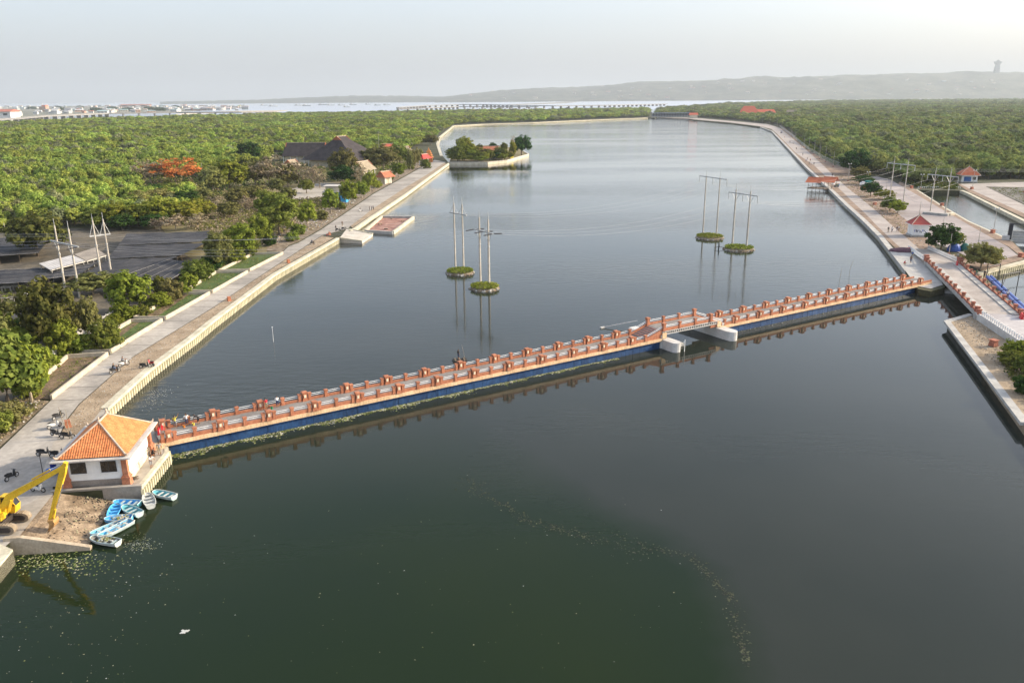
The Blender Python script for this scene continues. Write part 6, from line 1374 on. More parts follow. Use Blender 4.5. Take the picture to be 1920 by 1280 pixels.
for a, b, s in ((n0, n1, 1), (f0, f1, -1)):
    d = (b-a).normalized(); o_ = rn*(.0)
    MB().beam(a+Vector((0,0,.17)), b+Vector((0,0,.17)), .32, .34).build('parapet', m_brick_r, rb, world=True)
    MB().beam(a+rn*(.9*s)+Vector((0,0,.08)), b+rn*(.9*s)+Vector((0,0,.08)), 1.3, .16).build('kerb', m_conc, rb, world=True)
    MB().beam(a-rn*(.22*s)+Vector((0,0,-.35)), b-rn*(.22*s)+Vector((0,0,-.35)), .12, .7).build('edge_beam', m_fascia if s < 0 else m_conc, rb, world=True)
    L_ = (b-a).length; n = 13
    for k in range(n+1):
        p = a.lerp(b, k/n); big = k in (0, n); w = .62 if k % 2 == 0 else .46; h = 1.15 if k % 2 == 0 else .92
        mb = MB(); ang = atan2(d.y, d.x); qs = [0] if not big else [-1.1, 0, 1.1]
        for q in qs:
            c = p + d*q; hh = h*(1.25 if big and q == 0 else 1); ww = w*1.25 if big else w
            for z, z2, k1 in ((0,.2,1.1),(.2,.78,.86),(.78,.86,1.0),(.86,.96,1.22),(.96,1.0,1.0)): mb.box((c.x, c.y, ZB+hh*(z+z2)/2), (ww*k1, ww*k1, hh*(z2-z)), ang)
        mb.build('pillar' if k % 2 == 0 else 'post', m_brick_r, rb, world=True)
        if k < n:
            for z in (.5, .68): MB().tube(p+d*.3+Vector((0,0,z)), a.lerp(b, (k+1)/n)-d*.3+Vector((0,0,z)), .04, n=5).build('rail', m_fascia, rb, world=True)
# river pier with braces
c = (n0.lerp(n1,.46) + f0.lerp(f1,.46))/2; wv = (f0-n0).normalized()
for s in (-1, 1): MB().beam(c+wv*s*2.2+Vector((0,0,-2.2)), c+wv*s*1.2+Vector((0,0,-.9)), .5, .5).build('pier_leg', m_pale, rb, world=True); MB().beam(c+wv*s*2.2+Vector((0,0,-2.0)), c-wv*s*1.2+Vector((0,0,-.9)), .18, .18).build('pier_brace', m_pale, rb, world=True)
cw = Vector((c.x, c.y, 0)); MB().prism([cw+wv*4.6, cw+wv*3.4+ru*1.2, cw-wv*3.4+ru*1.2, cw-wv*4.6, cw-wv*3.4-ru*1.2, cw+wv*3.4-ru*1.2], -1.5, 1.15).build('pile_cap', m_pale, rb, world=True)
# approaches
ap = [P(1701,466,2.02), P(1741,467,2.02)]
mb = MB(); mb.loft([[tuple(ap[0]), tuple(ap[1]), (ap[1].x,ap[1].y,1.5), (ap[0].x,ap[0].y,1.5)], [tuple(n0), tuple(f0), (f0.x,f0.y,1.5), (n0.x,n0.y,1.5)]]); mb.build('approach_ramp', m_rdeck, rb, world=True)
ne = n1 + ru*46 + Vector((6,0,0)); fe = f1 + ru*46 + Vector((6,0,0))
slab('approach_road', [n1, ne, fe, f1], 1.2, ZB-.01, mat('approach_concrete', (.34,.31,.305), .9, col2=(.46,.43,.42), scale=.2, fine=.08), rb)
slab('retaining_wall', [n1-rn*.05, ne-rn*.05, ne-rn*.35, n1-rn*.35], .2, ZB+.12, m_pale, rb); slab('abutment', [n1-ru*.6-rn*.5, n1+ru*.8-rn*.5, f1+ru*.8+rn*.5, f1-ru*.6+rn*.5], -1.5, ZB-.26, m_conc, rb); slab('abutment', [n0-ru*.8-rn*.3, n0+ru*.6-rn*.3, f0+ru*.6+rn*.3, f0-ru*.8+rn*.3], -1.5, ZB-.26, m_conc, rb)
def picket(label, a, b, h=.95, step=.85):
    t = thing('picket_fence', label, 'fence', a, 0, 'white baluster fences by the road bridge'); L_ = (b-a).length; n = int(L_/step)
    for k in range(n+1): p = a.lerp(b, k/n); MB().lathe([(.15,0),(.17,.12),(.09,.3),(.16,.55*h/.75),(.08,.68*h/.75),(.15,h)], (p.x,p.y,p.z), 6).build('baluster', m_white, t, world=True)
    MB().beam(a+Vector((0,0,.04)), b+Vector((0,0,.04)), .3, .12).build('kerb', m_pale, t, world=True)
picket('white balusters along the near approach of the road bridge', P(1842,593,ZB), P(1842,593,ZB).lerp(ne, .55) - rn*.1)
picket('white balusters right of the far bridge approach', P(1740,467,2.05), P(1793,490,ZB)); picket('white balusters left of the far bridge approach', P(1703,467,2.05), P(1731,487,ZB))
barrier(P(1794,498,ZB)+Vector((0,0,.0)), 1.2, 'red barrier at the far end of the road bridge'); barrier(P(1915,597,ZB), 1.2, 'red barrier at the near end of the road bridge')
# blue water pipes with gantries
m_pipe = mat('pipe_blue', (.05,.10,.34), .4, col2=(.09,.16,.45), scale=.6, spec=.5)
t = thing('water_pipe', 'pair of blue water pipes running beside the road bridge', 'pipe', P(1880,545,2.6)); pa, pb = P(1851,519,2.2), P(1935,597,2.2)
for k in (0, 1): o_ = Vector((1.0*k, .35*k, 0)); MB().tube(pa+o_, pb+o_, .32, n=12).build('pipe', m_pipe, t, world=True); [MB().tube(pa.lerp(pb, f)+o_, pa.lerp(pb, f+.006)+o_, .4, n=12).build('flange', m_steel, t, world=True) for f in (.15,.4,.65,.9)]
for k, (x0, x1, yb, yt) in enumerate([(1849,1873,520,500),(1876,1906,548,515)]):
    a, b = P(x0,yb,1.2), P(x1,yb-6,1.2); h = height(a, yt); t = thing('gantry', ['dark steel frame over the blue pipes farther away', 'dark steel frame over the blue pipes nearer the camera'][k], 'gantry', a)
    for p in (a, b): MB().tube(p-Vector((0,0,1)), p+Vector((0,0,h)), .09, n=6).build('leg', m_steel, t, world=True)
    MB().tube(a+Vector((0,0,h)), b+Vector((0,0,h)), .12, n=6).build('beam', m_steel, t, world=True); MB().tube(a+Vector((0,0,.5)), a.lerp(b,.2)+Vector((0,0,h)), .05, n=5).build('brace', m_steel, t, world=True)
    for q in range(3): 
        p = a.lerp(b,.3+.2*q)+Vector((0,0,h)); e = p + Vector((22,-9+q,-1.2)); MB().path([p.lerp(e,f)+Vector((0,0,-1.6*4*f*(1-f))) for f in (0,.2,.4,.6,.8,1)], .025, 4).build('cable', m_steel, t, world=True)
# lock gate at the right edge
lg = P(1893,449); t = thing('lock_gate', 'grey steel lock gate with a dark winch tower at the right edge', 'gate', lg)
lu = (P(1960,452)-P(1893,449)).normalized(); la_ = atan2(lu.y, lu.x)
for k in range(5): MB().box((lg.x+lu.x*7, lg.y+lu.y*7, 1.3+k*.72), (13,.5,.64), la_).build('gate_panel', m_tin if k % 2 else m_conc, t, world=True)
for s in (.0, 4.4, 8.8, 13): MB().box((lg.x+lu.x*s, lg.y+lu.y*s-.3, 3.0), (.3,.35,4.4), la_).build('stiffener', m_conc, t, world=True)
MB().box((lg.x-.2, lg.y, 4.2), (.9,.9,4.6), la_).build('winch_tower', m_steel, t, world=True); MB().box((lg.x+lu.x*6.5, lg.y+lu.y*6.5, 6.3), (13,.25,.25), la_).build('top_beam', m_steel, t, world=True); MB().box((lg.x-1.4, lg.y-.4, 2.6), (1.6,1.2,1.2), la_).build('pump_box', m_pale, t, world=True)
# ================================================================== buildings on the right bank
def kiosk(name, label, base, rz, w, d, hw, rw, hr, roofm, wallm, doors=True, tiers=1):
    t = thing(name, label, 'hut', base, rz); MB().box((0,0,.25),(w+.5,d+.5,.5)).build('plinth', m_conc, t); wl = MB().box((0,0,.5+(hw-.5)/2),(w,d,hw-.5)).build('wall', wallm, t)
    mb = MB(); z = hw
    for k in range(tiers):
        a = 1 - .42*k; b = (1-.42*(k+1)) if k < tiers-1 else .04; z1 = z + hr/tiers
        mb = MB(); mb.loft([[(x*rw/2*a, y*(rw*d/w)/2*a, z) for x, y in ((-1,-1),(1,-1),(1,1),(-1,1))], [(x*rw/2*b, y*(rw*d/w)/2*b, z1) for x, y in ((-1,-1),(1,-1),(1,1),(-1,1))]]); r = mb.build('roof', roofm, t)
        for x, y in ((-1,-1),(1,-1),(1,1),(-1,1)): MB().tube((x*rw/2*a, y*(rw*d/w)/2*a, z+.05), (x*rw/2*b, y*(rw*d/w)/2*b, z1+.05), .12, n=5).build('hip_ridge', m_ridge, r)
        z = z1 - .1
    MB().box((0,0,hw-.06),(rw*1.02,rw*d/w*1.02,.14)).build('eave', m_white, t); MB().lathe([(.18,z),(.24,z+.25),(.05,z+.8)], n=7).build('finial', m_ridge, t)
    if doors:
        dr = MB().box((-w*.12,-d/2-.03,1.5),(w*.45,.1,2.3)).build('door', mat('door_blue', (.02,.10,.30), .5, var=.15), t); MB().box((w*.0,-d/2-.1,1.5),(.06,.06,.4)).build('handle', m_chrome, dr); wn = MB().box((w*.3,-d/2-.03,1.9),(w*.2,.1,1.3)).build('window', m_glass, t)
    return t
m_red_roof = mat('roof_red_orange', (.46,.12,.05), .8, col2=(.56,.17,.08), scale=.8, fine=.15)
kiosk('gatehouse', 'white gatehouse with blue doors and an orange tiered roof by the canal', P(1819,342.5)+Vector((0,2.6,0)), radians(-12), 6.6, 5.2, 3.3, 8.6, 3.6, m_red_roof, m_white, True, 2)
k_ = kiosk('kiosk', 'white kiosk with a red pyramid roof and blue mural in the yard', P(1726,444)+Vector((0,2,0)), radians(-8), 4.2, 4.0, 3.4, 5.4, 2.3, mat('roof_crimson', (.36,.07,.055), .8, var=.15), m_white, False)
R_ = random.Random(5); 
for q in range(9): MB().box((-1.5+q*.36+R_.uniform(-.05,.05), -2.02, 1.5+R_.uniform(-.2,.35)), (.20, .03, R_.uniform(.3,.7)), 0).build('mural_stroke', CL['navy'] if q % 3 else m_pipe, k_)
# jetty pavilion standing in the water
pb_ = P(1541,352); t = thing('water_pavilion', 'red-roofed pavilion on stilts over the lake edge', 'pavilion', (pb_.x, pb_.y, WZ), radians(-38))
MB().box((0,0,1.1),(11,6.5,.25)).build('platform', m_bark, t)
for x in (-5,-1.7,1.7,5):
    for y in (-2.8,2.8): MB().tube((x,y,-1.5),(x,y,1.1),.16,n=6).build('stilt', m_conc, t); MB().tube((x,y,1.2),(x,y,4.0),.10,n=6).build('column', m_bark, t)
for x0, x1, z in ((-6.2,.4,0),(.5,6.2,.5)):
    for s in (-1, 1): MB().face([(x0,s*4.0,3.7+z),(x1,s*4.0,3.7+z),(x1,0,5.6+z),(x0,0,5.6+z)]).build('roof_slope', m_red_roof, t)
    MB().beam((x0,0,5.65+z),(x1,0,5.65+z),.3,.2).build('ridge', m_red_roof, t)
for k in range(9): MB().box((-5+k*1.25,-3.0,1.65),(.12,.12,.9)).build('railing_post', m_bark, t)
MB().box((0,-3.0,2.05),(10.5,.1,.1)).build('railing', m_bark, t)
R_ = random.Random(6); colr = ['navy','white','grey','red','green','brown','blue']
for k in range(7): 
    q = P(R_.uniform(1558,1574), R_.uniform(346,352)); w = thing('market_crate', f'{colr[k]} crate with a wooden lid on the quay behind the pavilion', 'crate', q, R_.uniform(0,3), 'crates behind the pavilion'); MB().box((0,0,.35),(1.2,.8,.7)).build('box', CL[colr[k]], w); MB().box((0,0,.73),(1.25,.85,.06)).build('lid', m_bark_pale, w)
# ================================================================== vehicles and small things
t = thing('truck', 'small white pickup truck with a green cargo cover', 'truck', P(1617,349), radians(-5)); MB().loft([[(-1.0,-.85,.5),(.9,-.85,.5),(.9,.85,.5),(-1.0,.85,.5)],[(-1.0,-.85,1.3),(.8,-.85,1.3),(.8,.85,1.3),(-1.0,.85,1.3)],[(-.4,-.75,2.0),(.7,-.75,2.0),(.7,.75,2.0),(-.4,.75,2.0)]]).build('cab', m_white, t); MB().box((2.5,0,1.5),(3.0,1.8,1.8)).build('cargo_cover', mat('green_tarp', (.02,.20,.17), .7, var=.15), t)
MB().face([(-.95,-.7,1.35),(-.95,.7,1.35),(-.45,.65,1.95),(-.45,-.65,1.95)]).build('windscreen', m_glass, t)
for x in (-.4, 2.9):
    for y in (-.85,.85): w = put('wheel', torus(MB(), (0,0,0), .27, .11).mesh('tyre', m_rub), t, (x,y,.38)); put('rim', rimm, w)
t = thing('barrier', 'orange plastic barrier in front of the truck', 'barrier', P(1621,355), .2); MB().loft([[(-1.2,-.3,0),(1.2,-.3,0),(1.2,.3,0),(-1.2,.3,0)],[(-1.1,-.12,1.0),(1.1,-.12,1.0),(1.1,.12,1.0),(-1.1,.12,1.0)]]).build('body', MATS['orange_paint'], t); MB().box((0,-.2,.6),(1.8,.04,.15)).build('stripe', m_white, t)
def tent(loc, m, label, w=3.4, h=2.0):
    t = thing('tent', label, 'tent', loc, .3, 'tents beside the road bridge'); n = 12; MB().loft([[(w/2*f*cos(2*pi*k/n)*(1+.04*(k%2)), w/2*f*.85*sin(2*pi*k/n)*(1+.04*(k%2)), h*z) for k in range(n)] for f, z in ((1,0),(.98,.3),(.8,.65),(.45,.92),(.06,1.0))]).build('canopy', m, t); MB().tube((-.2,0,h),(-.2,0,h+.15),.05).build('tip', m_steel, t)
tent(P(1788,470), mat('tent_blue', (.03,.085,.32), .6, var=.15), 'blue dome tarpaulin tent under the dark tree'); tent(P(1808,470), mat('tent_green', (.02,.11,.09), .7, var=.15), 'dark green tarpaulin tent beside the blue one', 2.6, 2.0)
t = thing('covered_heap', 'purple-brown tarpaulin heap at the end of the promenade', 'heap', P(1692,471)); R_ = random.Random(3)
mb = MB(); n = 12; mb.loft([[(3.4*f*cos(2*pi*k/n)*(1+.15*R_.random()), 1.9*f*sin(2*pi*k/n)*(1+.15*R_.random()), z+.15*R_.random()) for k in range(n)] for f, z in ((1,0),(.8,.45),(.4,.75),(.05,.85))]); mb.build('tarpaulin', mat('tarp_purple', (.10,.045,.06), .8, var=.3, scale=3), t); MB().box((1.8,.4,.5),(.9,.7,.7),.4).build('bundle', mat('bundle_red', (.35,.04,.05), .8, var=.2), t)
R_ = random.Random(8)
for k in range(5): q = P(R_.uniform(1786,1812), R_.uniform(474,486)); t = thing('scrap_pile', 'dark scrap pile beside the tents', 'scrap', q, R_.uniform(0,3), 'scrap piles beside the tents'); [MB().box((R_.gauss(0,.5),R_.gauss(0,.4),.2+R_.random()*.4),(R_.uniform(.4,1.0),R_.uniform(.2,.6),R_.uniform(.2,.5)),R_.uniform(0,3),.7).build('scrap', R_.choice([m_bark, m_rusty, m_steel, m_conc]), t) for _ in range(6)]
def planter(px, label, s=1.0): t = thing('brick_planter', label, 'planter', P(*px), .4, 'brick posts on the right bank'); MB().box((0,0,.4*s),(.9*s,.9*s,.8*s),0,.8).build('base', m_brick_r, t); MB().box((0,0,.85*s),(1.0*s,1.0*s,.1)).build('cap', m_brick_r, t)
for px, l in (((1862,648),'brick post on the dirt below the baluster fence'),((1914,482),'brick post at the yard corner nearest the ribbed wall'),((1709,353),'brick post on the canal verge farthest away'),((1766,386),'brick post on the canal verge mid-way'),((1861,437),'brick post on the canal verge near the lock gate'),((1822,355),'brick post across the canal below the gatehouse'),((1640,384),'lone brick post on the dirt beside the promenade')): planter(px, l, 1.15)
# ================================================================== lamps and poles
def lamp(px, toppy, label, arm=True, group='street lamps on the right bank'):
    b = P(*px); h = height(b, toppy); t = thing('street_lamp', label, 'lamp', b, 0, group); MB().tube((0,0,0),(0,0,h),.11,.06,7).build('post', m_pole, t); MB().box((0,0,.3),(.5,.5,.6),0,.8).build('base', m_brick_r, t)
    if arm: MB().tube((-.6,0,h),(.6,0,h),.05).build('arm', m_arm, t); [MB().lathe([(.05,h-.05),(.22,h+.1),(.2,h+.3),(.03,h+.4)], (x,0,0), 8).build('globe', m_white, t) for x in (-.6,.6)]
for k, (x, yb, yt) in enumerate([(1389,225,214),(1401,227,214),(1415,230,216),(1429,232,216),(1443,236,219),(1457,238,222),(1468,240,225),(1484,256,236),(1491,262,242),(1507,276,252),(1516,282,257),(1526,290,262),(1536,299,268),(1547,304,274),(1562,313,283)]): lamp((x,yb), yt, 'pale lamp post in the row along the promenade fence', False, 'lamp posts along the promenade fence')
lamp((1590,340),308,'twin-headed lamp near the water pavilion'); lamp((1626,344),323,'lamp beside the round roadside tree'); lamp((1726,354),328,'lamp at the top of the canal verge'); lamp((1661,360),336,'lamp at the far end of the yard', False); lamp((1722,414),377,'slim pole in the middle of the yard', False); lamp((1766,437),406,'pole beside the kiosk', False); lamp((1823,354),320,'lamp in front of the gatehouse'); lamp((1862,437),392,'lamp on the canal verge near the lock'); lamp((1919,361),331,'pole at the far right edge', False); lamp((1783,462),421,'utility pole behind the dark tree', False); lamp((1832,470),427,'leaning utility pole beside the pale tree', False); lamp((1779,478),438,'pole in front of the blue tent', False)
lamp((15,460),418,'short pole at the left edge of the nursery', False, 'poles on the left bank'); lamp((372,372),345,'pole in the scrub left of the yellow-green tree', False, 'poles on the left bank'); lamp((381,335),305,'pole beside the flame tree', False, 'poles on the left bank'); lamp((712,300),246,'tall pale flagpole behind the hall', False, 'poles on the left bank')
# slack cables in the yard
for k, (a, b) in enumerate([((1783,421),(1832,427)),((1722,377),(1766,406)),((1691,357),(1722,377)),((1766,406),(1783,421))]): 
    bases = {(1783,421):(1783,462),(1832,427):(1832,470),(1722,377):(1722,414),(1766,406):(1766,437),(1691,357):(1693,381)}
    A, B = (P(*bases[q])+Vector((0,0,height(P(*bases[q]), q[1])-.4)) for q in (a, b)); wire(f'slack cable strung {["behind the dark tree","across the middle of the yard","from the far pylon into the yard","past the kiosk"][k]}', A, B, 1.2, .03, 'slack cables in the yard')
# chain-link fence along the promenade
t = thing('chain_fence', 'long grey wire fence between the promenade and the forest', 'fence', P(1520,280)); fp = PP([(1462,238),(1485,256),(1517,283),(1545,300),(1575,313)])
for p, d in resample(fp, 4.0): MB().tube((p.x,p.y,2),(p.x,p.y,4.2),.06,n=5).build('post', m_arm, t, world=True)
for z in (.4, .9, 1.4, 1.9, 2.2): MB().path([p+Vector((0,0,z)) for p in fp], .035, 4).build('wire', m_arm, t, world=True)
# ================================================================== people on the right bank
R_ = random.Random(21); cols = ['black','white','navy','grey','red','brown','blue','green']
RP = [(1665,436,'person walking on the promenade, leftmost of the four near the kiosk'),(1672,436,'person second of the four near the kiosk'),(1681,435,'person third of the four near the kiosk'),(1685,434,'person in pale clothes, rightmost of the four near the kiosk'),(1695,497,'person sitting at the end of the right quay'),(1707,493,'person standing on the plaza'),(1710,484,'person beside the left balusters'),(1830,520,'person leaning on the far parapet of the road bridge'),(1845,521,'person in dark clothes at the road bridge parapet'),(1888,560,'person beside the blue pipes'),(1526,310,'person nearest the pavilion among the promenade walkers'),(1517,309,'person on the verge before the pavilion'),(1519,303,'person in the group farther up the promenade'),(1514,300,'person left in the group farther up the promenade'),(1511,304,'person on the quay edge of the group'),(1505,292,'person walking far up the promenade'),(1493,281,'lone person far up the promenade near the quay'),(1487,271,'distant person on the promenade centre'),(1481,268,'distant person at the promenade edge'),(1503,277,'distant person near the fence'),(1471,259,'most distant person near the quay bend'),(1560,332,'person standing behind the pavilion roof'),(1568,341,'person on the road beside the crates')]
for k, (x, y, l) in enumerate(RP): person(P(x, y, ZB if x in (1830,1845,1888) else 2.0), R_.uniform(0, 6.28), R_.choice(['stand','walk','stand']) if k != 4 else 'squat', cols[k % 8] if k != 3 else 'white', R_.choice(['black','navy','grey','khaki']), l, k % 2, None, 1.08)
t = thing('cargo_tricycle', 'dark cargo tricycle on the far promenade', 'tricycle', P(1465,250), 1.0); MB().box((0,0,1.0),(2.2,1.4,.9)).build('tray', CL['navy'], t); MB().box((1.6,0,1.1),(1.0,.5,.6)).build('saddle', m_rub, t)
for p in ((-.6,.8),(-.6,-.8),(1.9,0)): w = put('wheel', torus(MB(), (0,0,0), .32, .08).mesh('tyre', m_rub), t, (p[0],p[1],.4)); put('rim', rimm, w)
# ================================================================== trees of the right bank
veg(1764,472,56,420,'dark','dense dark tree beside the kiosk','broadleaf_tree'); veg(1786,466,32,432,'mid','lighter tree leaning against the dense dark one','broadleaf_tree'); veg(1838,505,56,455,'olive','pale open-crowned tree beside the road bridge','broadleaf_tree'); veg(1852,500,44,460,'olive','second pale open-crowned tree by the ribbed wall','broadleaf_tree')
veg(1632,368,34,340,'dark','round dark tree behind the truck','broadleaf_tree'); veg(1618,346,34,328,'dark','dark shrubby tree left of the truck','broadleaf_tree'); veg(1600,325,50,280,'dark','dark glossy tree at the forest corner','broadleaf_tree'); veg(1612,337,34,312,'olive','yellowish tree below the forest corner','broadleaf_tree')
veg(1658,374,34,355,'yellow','yellowish sparse tree in the dirt strip','broadleaf_tree'); veg(1668,395,32,368,'mid','young tree in the dirt strip left of two','broadleaf_tree'); veg(1683,400,30,376,'bright','young tree in the dirt strip right of two','broadleaf_tree')
bush(1896,682,44,658,'mid','green bush at the lower right edge'); bush(1922,735,40,702,'dark','dark bush at the lower right corner of the verge'); bush(1905,668,46,638,'bright','bright weedy bush below the balusters'); bush(1928,700,44,662,'mid','leafy bush cut by the right edge')
scrub('weeds', 'rough grass on the lower right verge', PP([(1870,670),(1900,660),(1960,700),(1960,800),(1912,735)]), 420, ['mid','olive','dark'], .2, .7, 21); scrub('weeds', 'dry weeds on the dirt strip of the promenade', PP([(1560,326),(1586,350),(1642,395),(1705,450),(1712,440),(1680,398),(1655,372),(1620,335)]), 420, ['olive','dry','mid'], .15, .5, 22)
scrub('bank_shrubs', 'low shrubs along the wire fence', PP([(1490,258),(1517,282),(1545,299),(1572,313),(1580,309),(1550,290),(1520,270),(1495,253)]), 900, ['mid','olive','dark'], .6, 1.6, 23); scrub('marsh', 'low green marsh at the head of the canal', PP([(1690,338),(1722,352),(1795,355),(1788,342),(1740,336)]), 900, ['dark','mid'], .5, 1.4, 24); scrub('weeds', 'weeds on the grey field by the gatehouse', PP([(1852,352),(1960,354),(1960,398),(1920,380)]), 500, ['olive','mid','dry'], .2, .6, 25)
stones('stones', 'clods and stones on the right-hand dirt strips', PP([(1560,326),(1586,350),(1642,395),(1705,450),(1722,466),(1790,485),(1760,470),(1712,422),(1680,398),(1655,372),(1630,335)]), 1100, 12, .06, .2); stones('stones', 'pebbles on the lower right verge', PP([(1790,606),(1826,595),(1900,660),(1915,730)]), 500, 13, .03, .10, 1.92)
# weir at the canal head
t = thing('canal_weir', 'low pale railing wall across the head of the canal', 'wall', P(1760,356,1)); a, b = P(1721,357,1.0), P(1800,357,1.0); MB().beam(a, b, .8, 1.6).build('wall_face', m_conc, t, world=True)
for k in range(22): p = a.lerp(b, k/21); MB().box((p.x,p.y,2.2),(.15,.15,.8)).build('post', m_white, t, world=True)
MB().beam(a+Vector((0,0,1.6)), b+Vector((0,0,1.6)), .1, .1).build('rail', m_white, t, world=True)
# floating boom and landing behind the lock opening of the footbridge
t = thing('floating_pontoon', 'grey floating pontoon in the opening under the footbridge', 'pontoon', along(G0+2.4, 1.5, WZ), BANG); MB().box((0,0,.25),(2.6,4.6,.5)).build('deck', m_conc, t); [MB().box((-1.1+.45*k,-2.3,.05),(.12,.1,.5)).build('fender', m_pale, t) for k in range(6)]
t = thing('gauge_pole', 'white gauge pole in front of the left bridge pier', 'pole', along(G0+1.6, -3.2, WZ)); MB().tube((0,0,-1),(0,0,2.0),.06).build('shaft', m_white_rail, t); MB().box((-.12,0,1.6),(.12,.12,.25)).build('sensor', m_white_rail, t)
t = thing('mooring_boom', 'thin pale boom pole floating behind the footbridge', 'pole', P(1160,612,WZ)); MB().tube(P(1128,614,WZ+.1), P(1195,601,WZ+1.2), .09, n=6).build('pole', m_pale, t, world=True); MB().box(P(1130,614,WZ+.1), (.9,.4,.3), .5).build('float', m_pale, t, world=True)
# ================================================================== far shore
m_toll = mat('tollroad_concrete', (.26,.25,.24), .9, var=.1, scale=.05)
def causeway(label, pts, w, step, name='toll_causeway'):
    t = thing(name, label, 'bridge', pts[0]); 
    for a, b in zip(pts, pts[1:]): MB().beam(a, b, w, 2.2).build('deck', m_toll, t, world=True); MB().beam(a+Vector((0,-w/2,1.6)), b+Vector((0,-w/2,1.6)), .5, 1.0).build('parapet', m_toll, t, world=True)
    for p, d in resample(pts, step): MB().box((p.x, p.y, p.z/2-.5), (2.6, w*.8, p.z), atan2(d.y, d.x)).build('pier', m_toll, t, world=True)
    return t
def F(px, py, z): return P(px, py, z)
causeway('long toll causeway on piers curving across the bay', [F(746,202,9), F(800,198.5,12), F(860,196.5,14), F(905,196.5,14), F(960,198,12), F(1040,199,10), F(1130,198,9), F(1250,195.5,8)], 14, 46)
causeway('lower carriageway of the toll causeway in front', [F(746,204.5,7), F(800,203,8), F(860,200.5,9), F(930,200.5,9), F(1010,201,8)], 12, 46)
causeway('dark viaduct on piers in front of the port town', [F(-60,228,9), F(30,223,9), F(80,218.5,9), F(200,213.5,9), F(330,211.5,9), F(450,211,8), F(520,211,6)], 13, 40)
def flat(name, pts, z, m): mb = MB(); mb.prism([(p.x,p.y,0) for p in pts], -1, z); return tag(mb.build(name, m), kind='structure')
flat('sandbar', [F(330,214.5,1), F(420,211.5,1), F(520,209.5,1), F(540,207.5,1), F(450,208.5,1), F(360,211.5,1)], 1.6, m_sand)
flat('sandbar', [F(960,197.5,1), F(1060,194,1), F(1115,187.8,1), F(1105,187.4,1), F(1040,192.5,1), F(950,196.5,1)], 1.8, mat('mudflat', (.30,.28,.25), .9, var=.1, scale=.01))
flat('ground', [F(-200,231,1), F(40,222,1), F(110,217,1), F(330,210,1), F(400,206.5,1), F(420,202.5,1), F(300,199.2,1), F(150,199.0,1), F(-200,202.5,1)], 2.0, mat('town_ground', (.12,.13,.09), .95, col2=(.24,.22,.18), scale=.006))
flat('mangrove_flat', [F(640,191,1), F(760,188.5,1), F(900,188,1), F(1040,187.2,1), F(1040,186.6,1), F(860,186.6,1), F(640,188.2,1)], 7, m_hill)
flat('mangrove_flat', [F(1240,187.5,1), F(1500,184.6,1), F(1640,181.5,1), F(1640,181.0,1), F(1400,183.2,1), F(1230,186.2,1)], 9, m_hill)
# port town: each building its own wall and roof
RW = random.Random(31)
wm = [mat('town_wall_%d' % k, c, .9, var=.06, scale=.1) for k, c in enumerate([(.60,.59,.57),(.46,.45,.42),(.52,.48,.40),(.36,.40,.41),(.46,.30,.22)])]
rm = [mat('town_roof_%d' % k, c, .85, var=.1, scale=.1) for k, c in enumerate([(.55,.54,.53),(.36,.36,.36),(.38,.13,.09),(.30,.42,.42),(.40,.30,.24),(.26,.26,.28)])]
WM = [MB().box((0,0,.5),(1,1,1)).mesh('wall', m) for m in wm]
RM = [MB().loft([[(x*.54,y*.56,0) for x, y in ((-1,-1),(1,-1),(1,1),(-1,1))],[(x*.5,y*.03,1) for x, y in ((-1,-1),(1,-1),(1,1),(-1,1))]]).mesh('roof', m) for m in rm]
def town(base, w, d, h, k, r, rz, label, group): 
    t = thing('town_building', label, 'building', base, rz, group); put('wall', WM[k], t, scale=(w,d,h)); put('roof', RM[r], t, (0,0,h), scale=(w,d,h*.35)); 
    nw = 3
    for q in range(nw): put('window', WIN, t, ((q-(nw-1)/2)*w/nw, -d/2-.05, h*.45), scale=(w*.14,.3,h*.3))
    return t
WIN = MB().box((0,0,.5),(1,1,1)).mesh('window', m_glass)
for k in range(240):
    x = RW.uniform(-60, 470); f = RW.random(); yn = 216 + (231-216)*max(0,(60-x)/260) - .018*max(0,x-60); yf = 199.6 + (.004*(250-x) if x < 250 else 0)
    y = yf + (yn-yf)*f**1.6
    if x > 330: y = min(y, 207.5)
    b = F(x, y, 2); s = 1 + .25*RW.random(); w = RW.uniform(9, 30)*s; town(b, w, w*RW.uniform(.5,.9), RW.uniform(4, 10), RW.choice([0,0,0,1,1,2,3,4]), (rk := RW.choice([0,0,0,0,1,1,2,3,4,5])), RW.uniform(-.5,.5), f"low building with a {('white','grey','red','teal','brown','dark')[rk]} roof in the port town on the left horizon", f"{('white','grey','red','teal','brown','dark')[rk]} roofed buildings of the port town")
t = town(F(2,222,2), 70, 50, 16, 0, 2, .1, 'large white hall with a red roof at the left edge of the port', None); t = town(F(255,200.8,2), 190, 60, 14, 4, 2, .05, 'long red-roofed terminal at the back of the port', None)
b = F(84,209.5,2); h_ = height(b, 196); t = thing('harbour_tower', 'orange and white blocky tower in the port', 'tower', b); MB().box((0,0,h_*.35),(26,26,h_*.7)).build('lower_block', wm[4], t); MB().box((4,0,h_*.75),(16,20,h_*.3)).build('upper_block', mat('tower_orange', (.6,.2,.12), .8, var=.1), t); MB().tube((-6,0,h_*.7),(-6,0,h_*1.15),1.2).build('mast', wm[0], t)
for k, (x, y) in enumerate([(108,203),(60,205),(150,203),(210,205),(280,206),(330,203),(180,208),(25,214),(240,209),(300,208),(120,209)]):
    b = F(x, y, 2); t = thing('town_tree', 'dark tree clump rising among the port buildings', 'tree', b, 0, 'tree clumps in the port town'); put('crown', TREE['dark0'][0], t, (0,0,7), scale=(9,6,3.2)); put('trunk', TREE['dark0'][1], t, scale=(3,3,2.4))
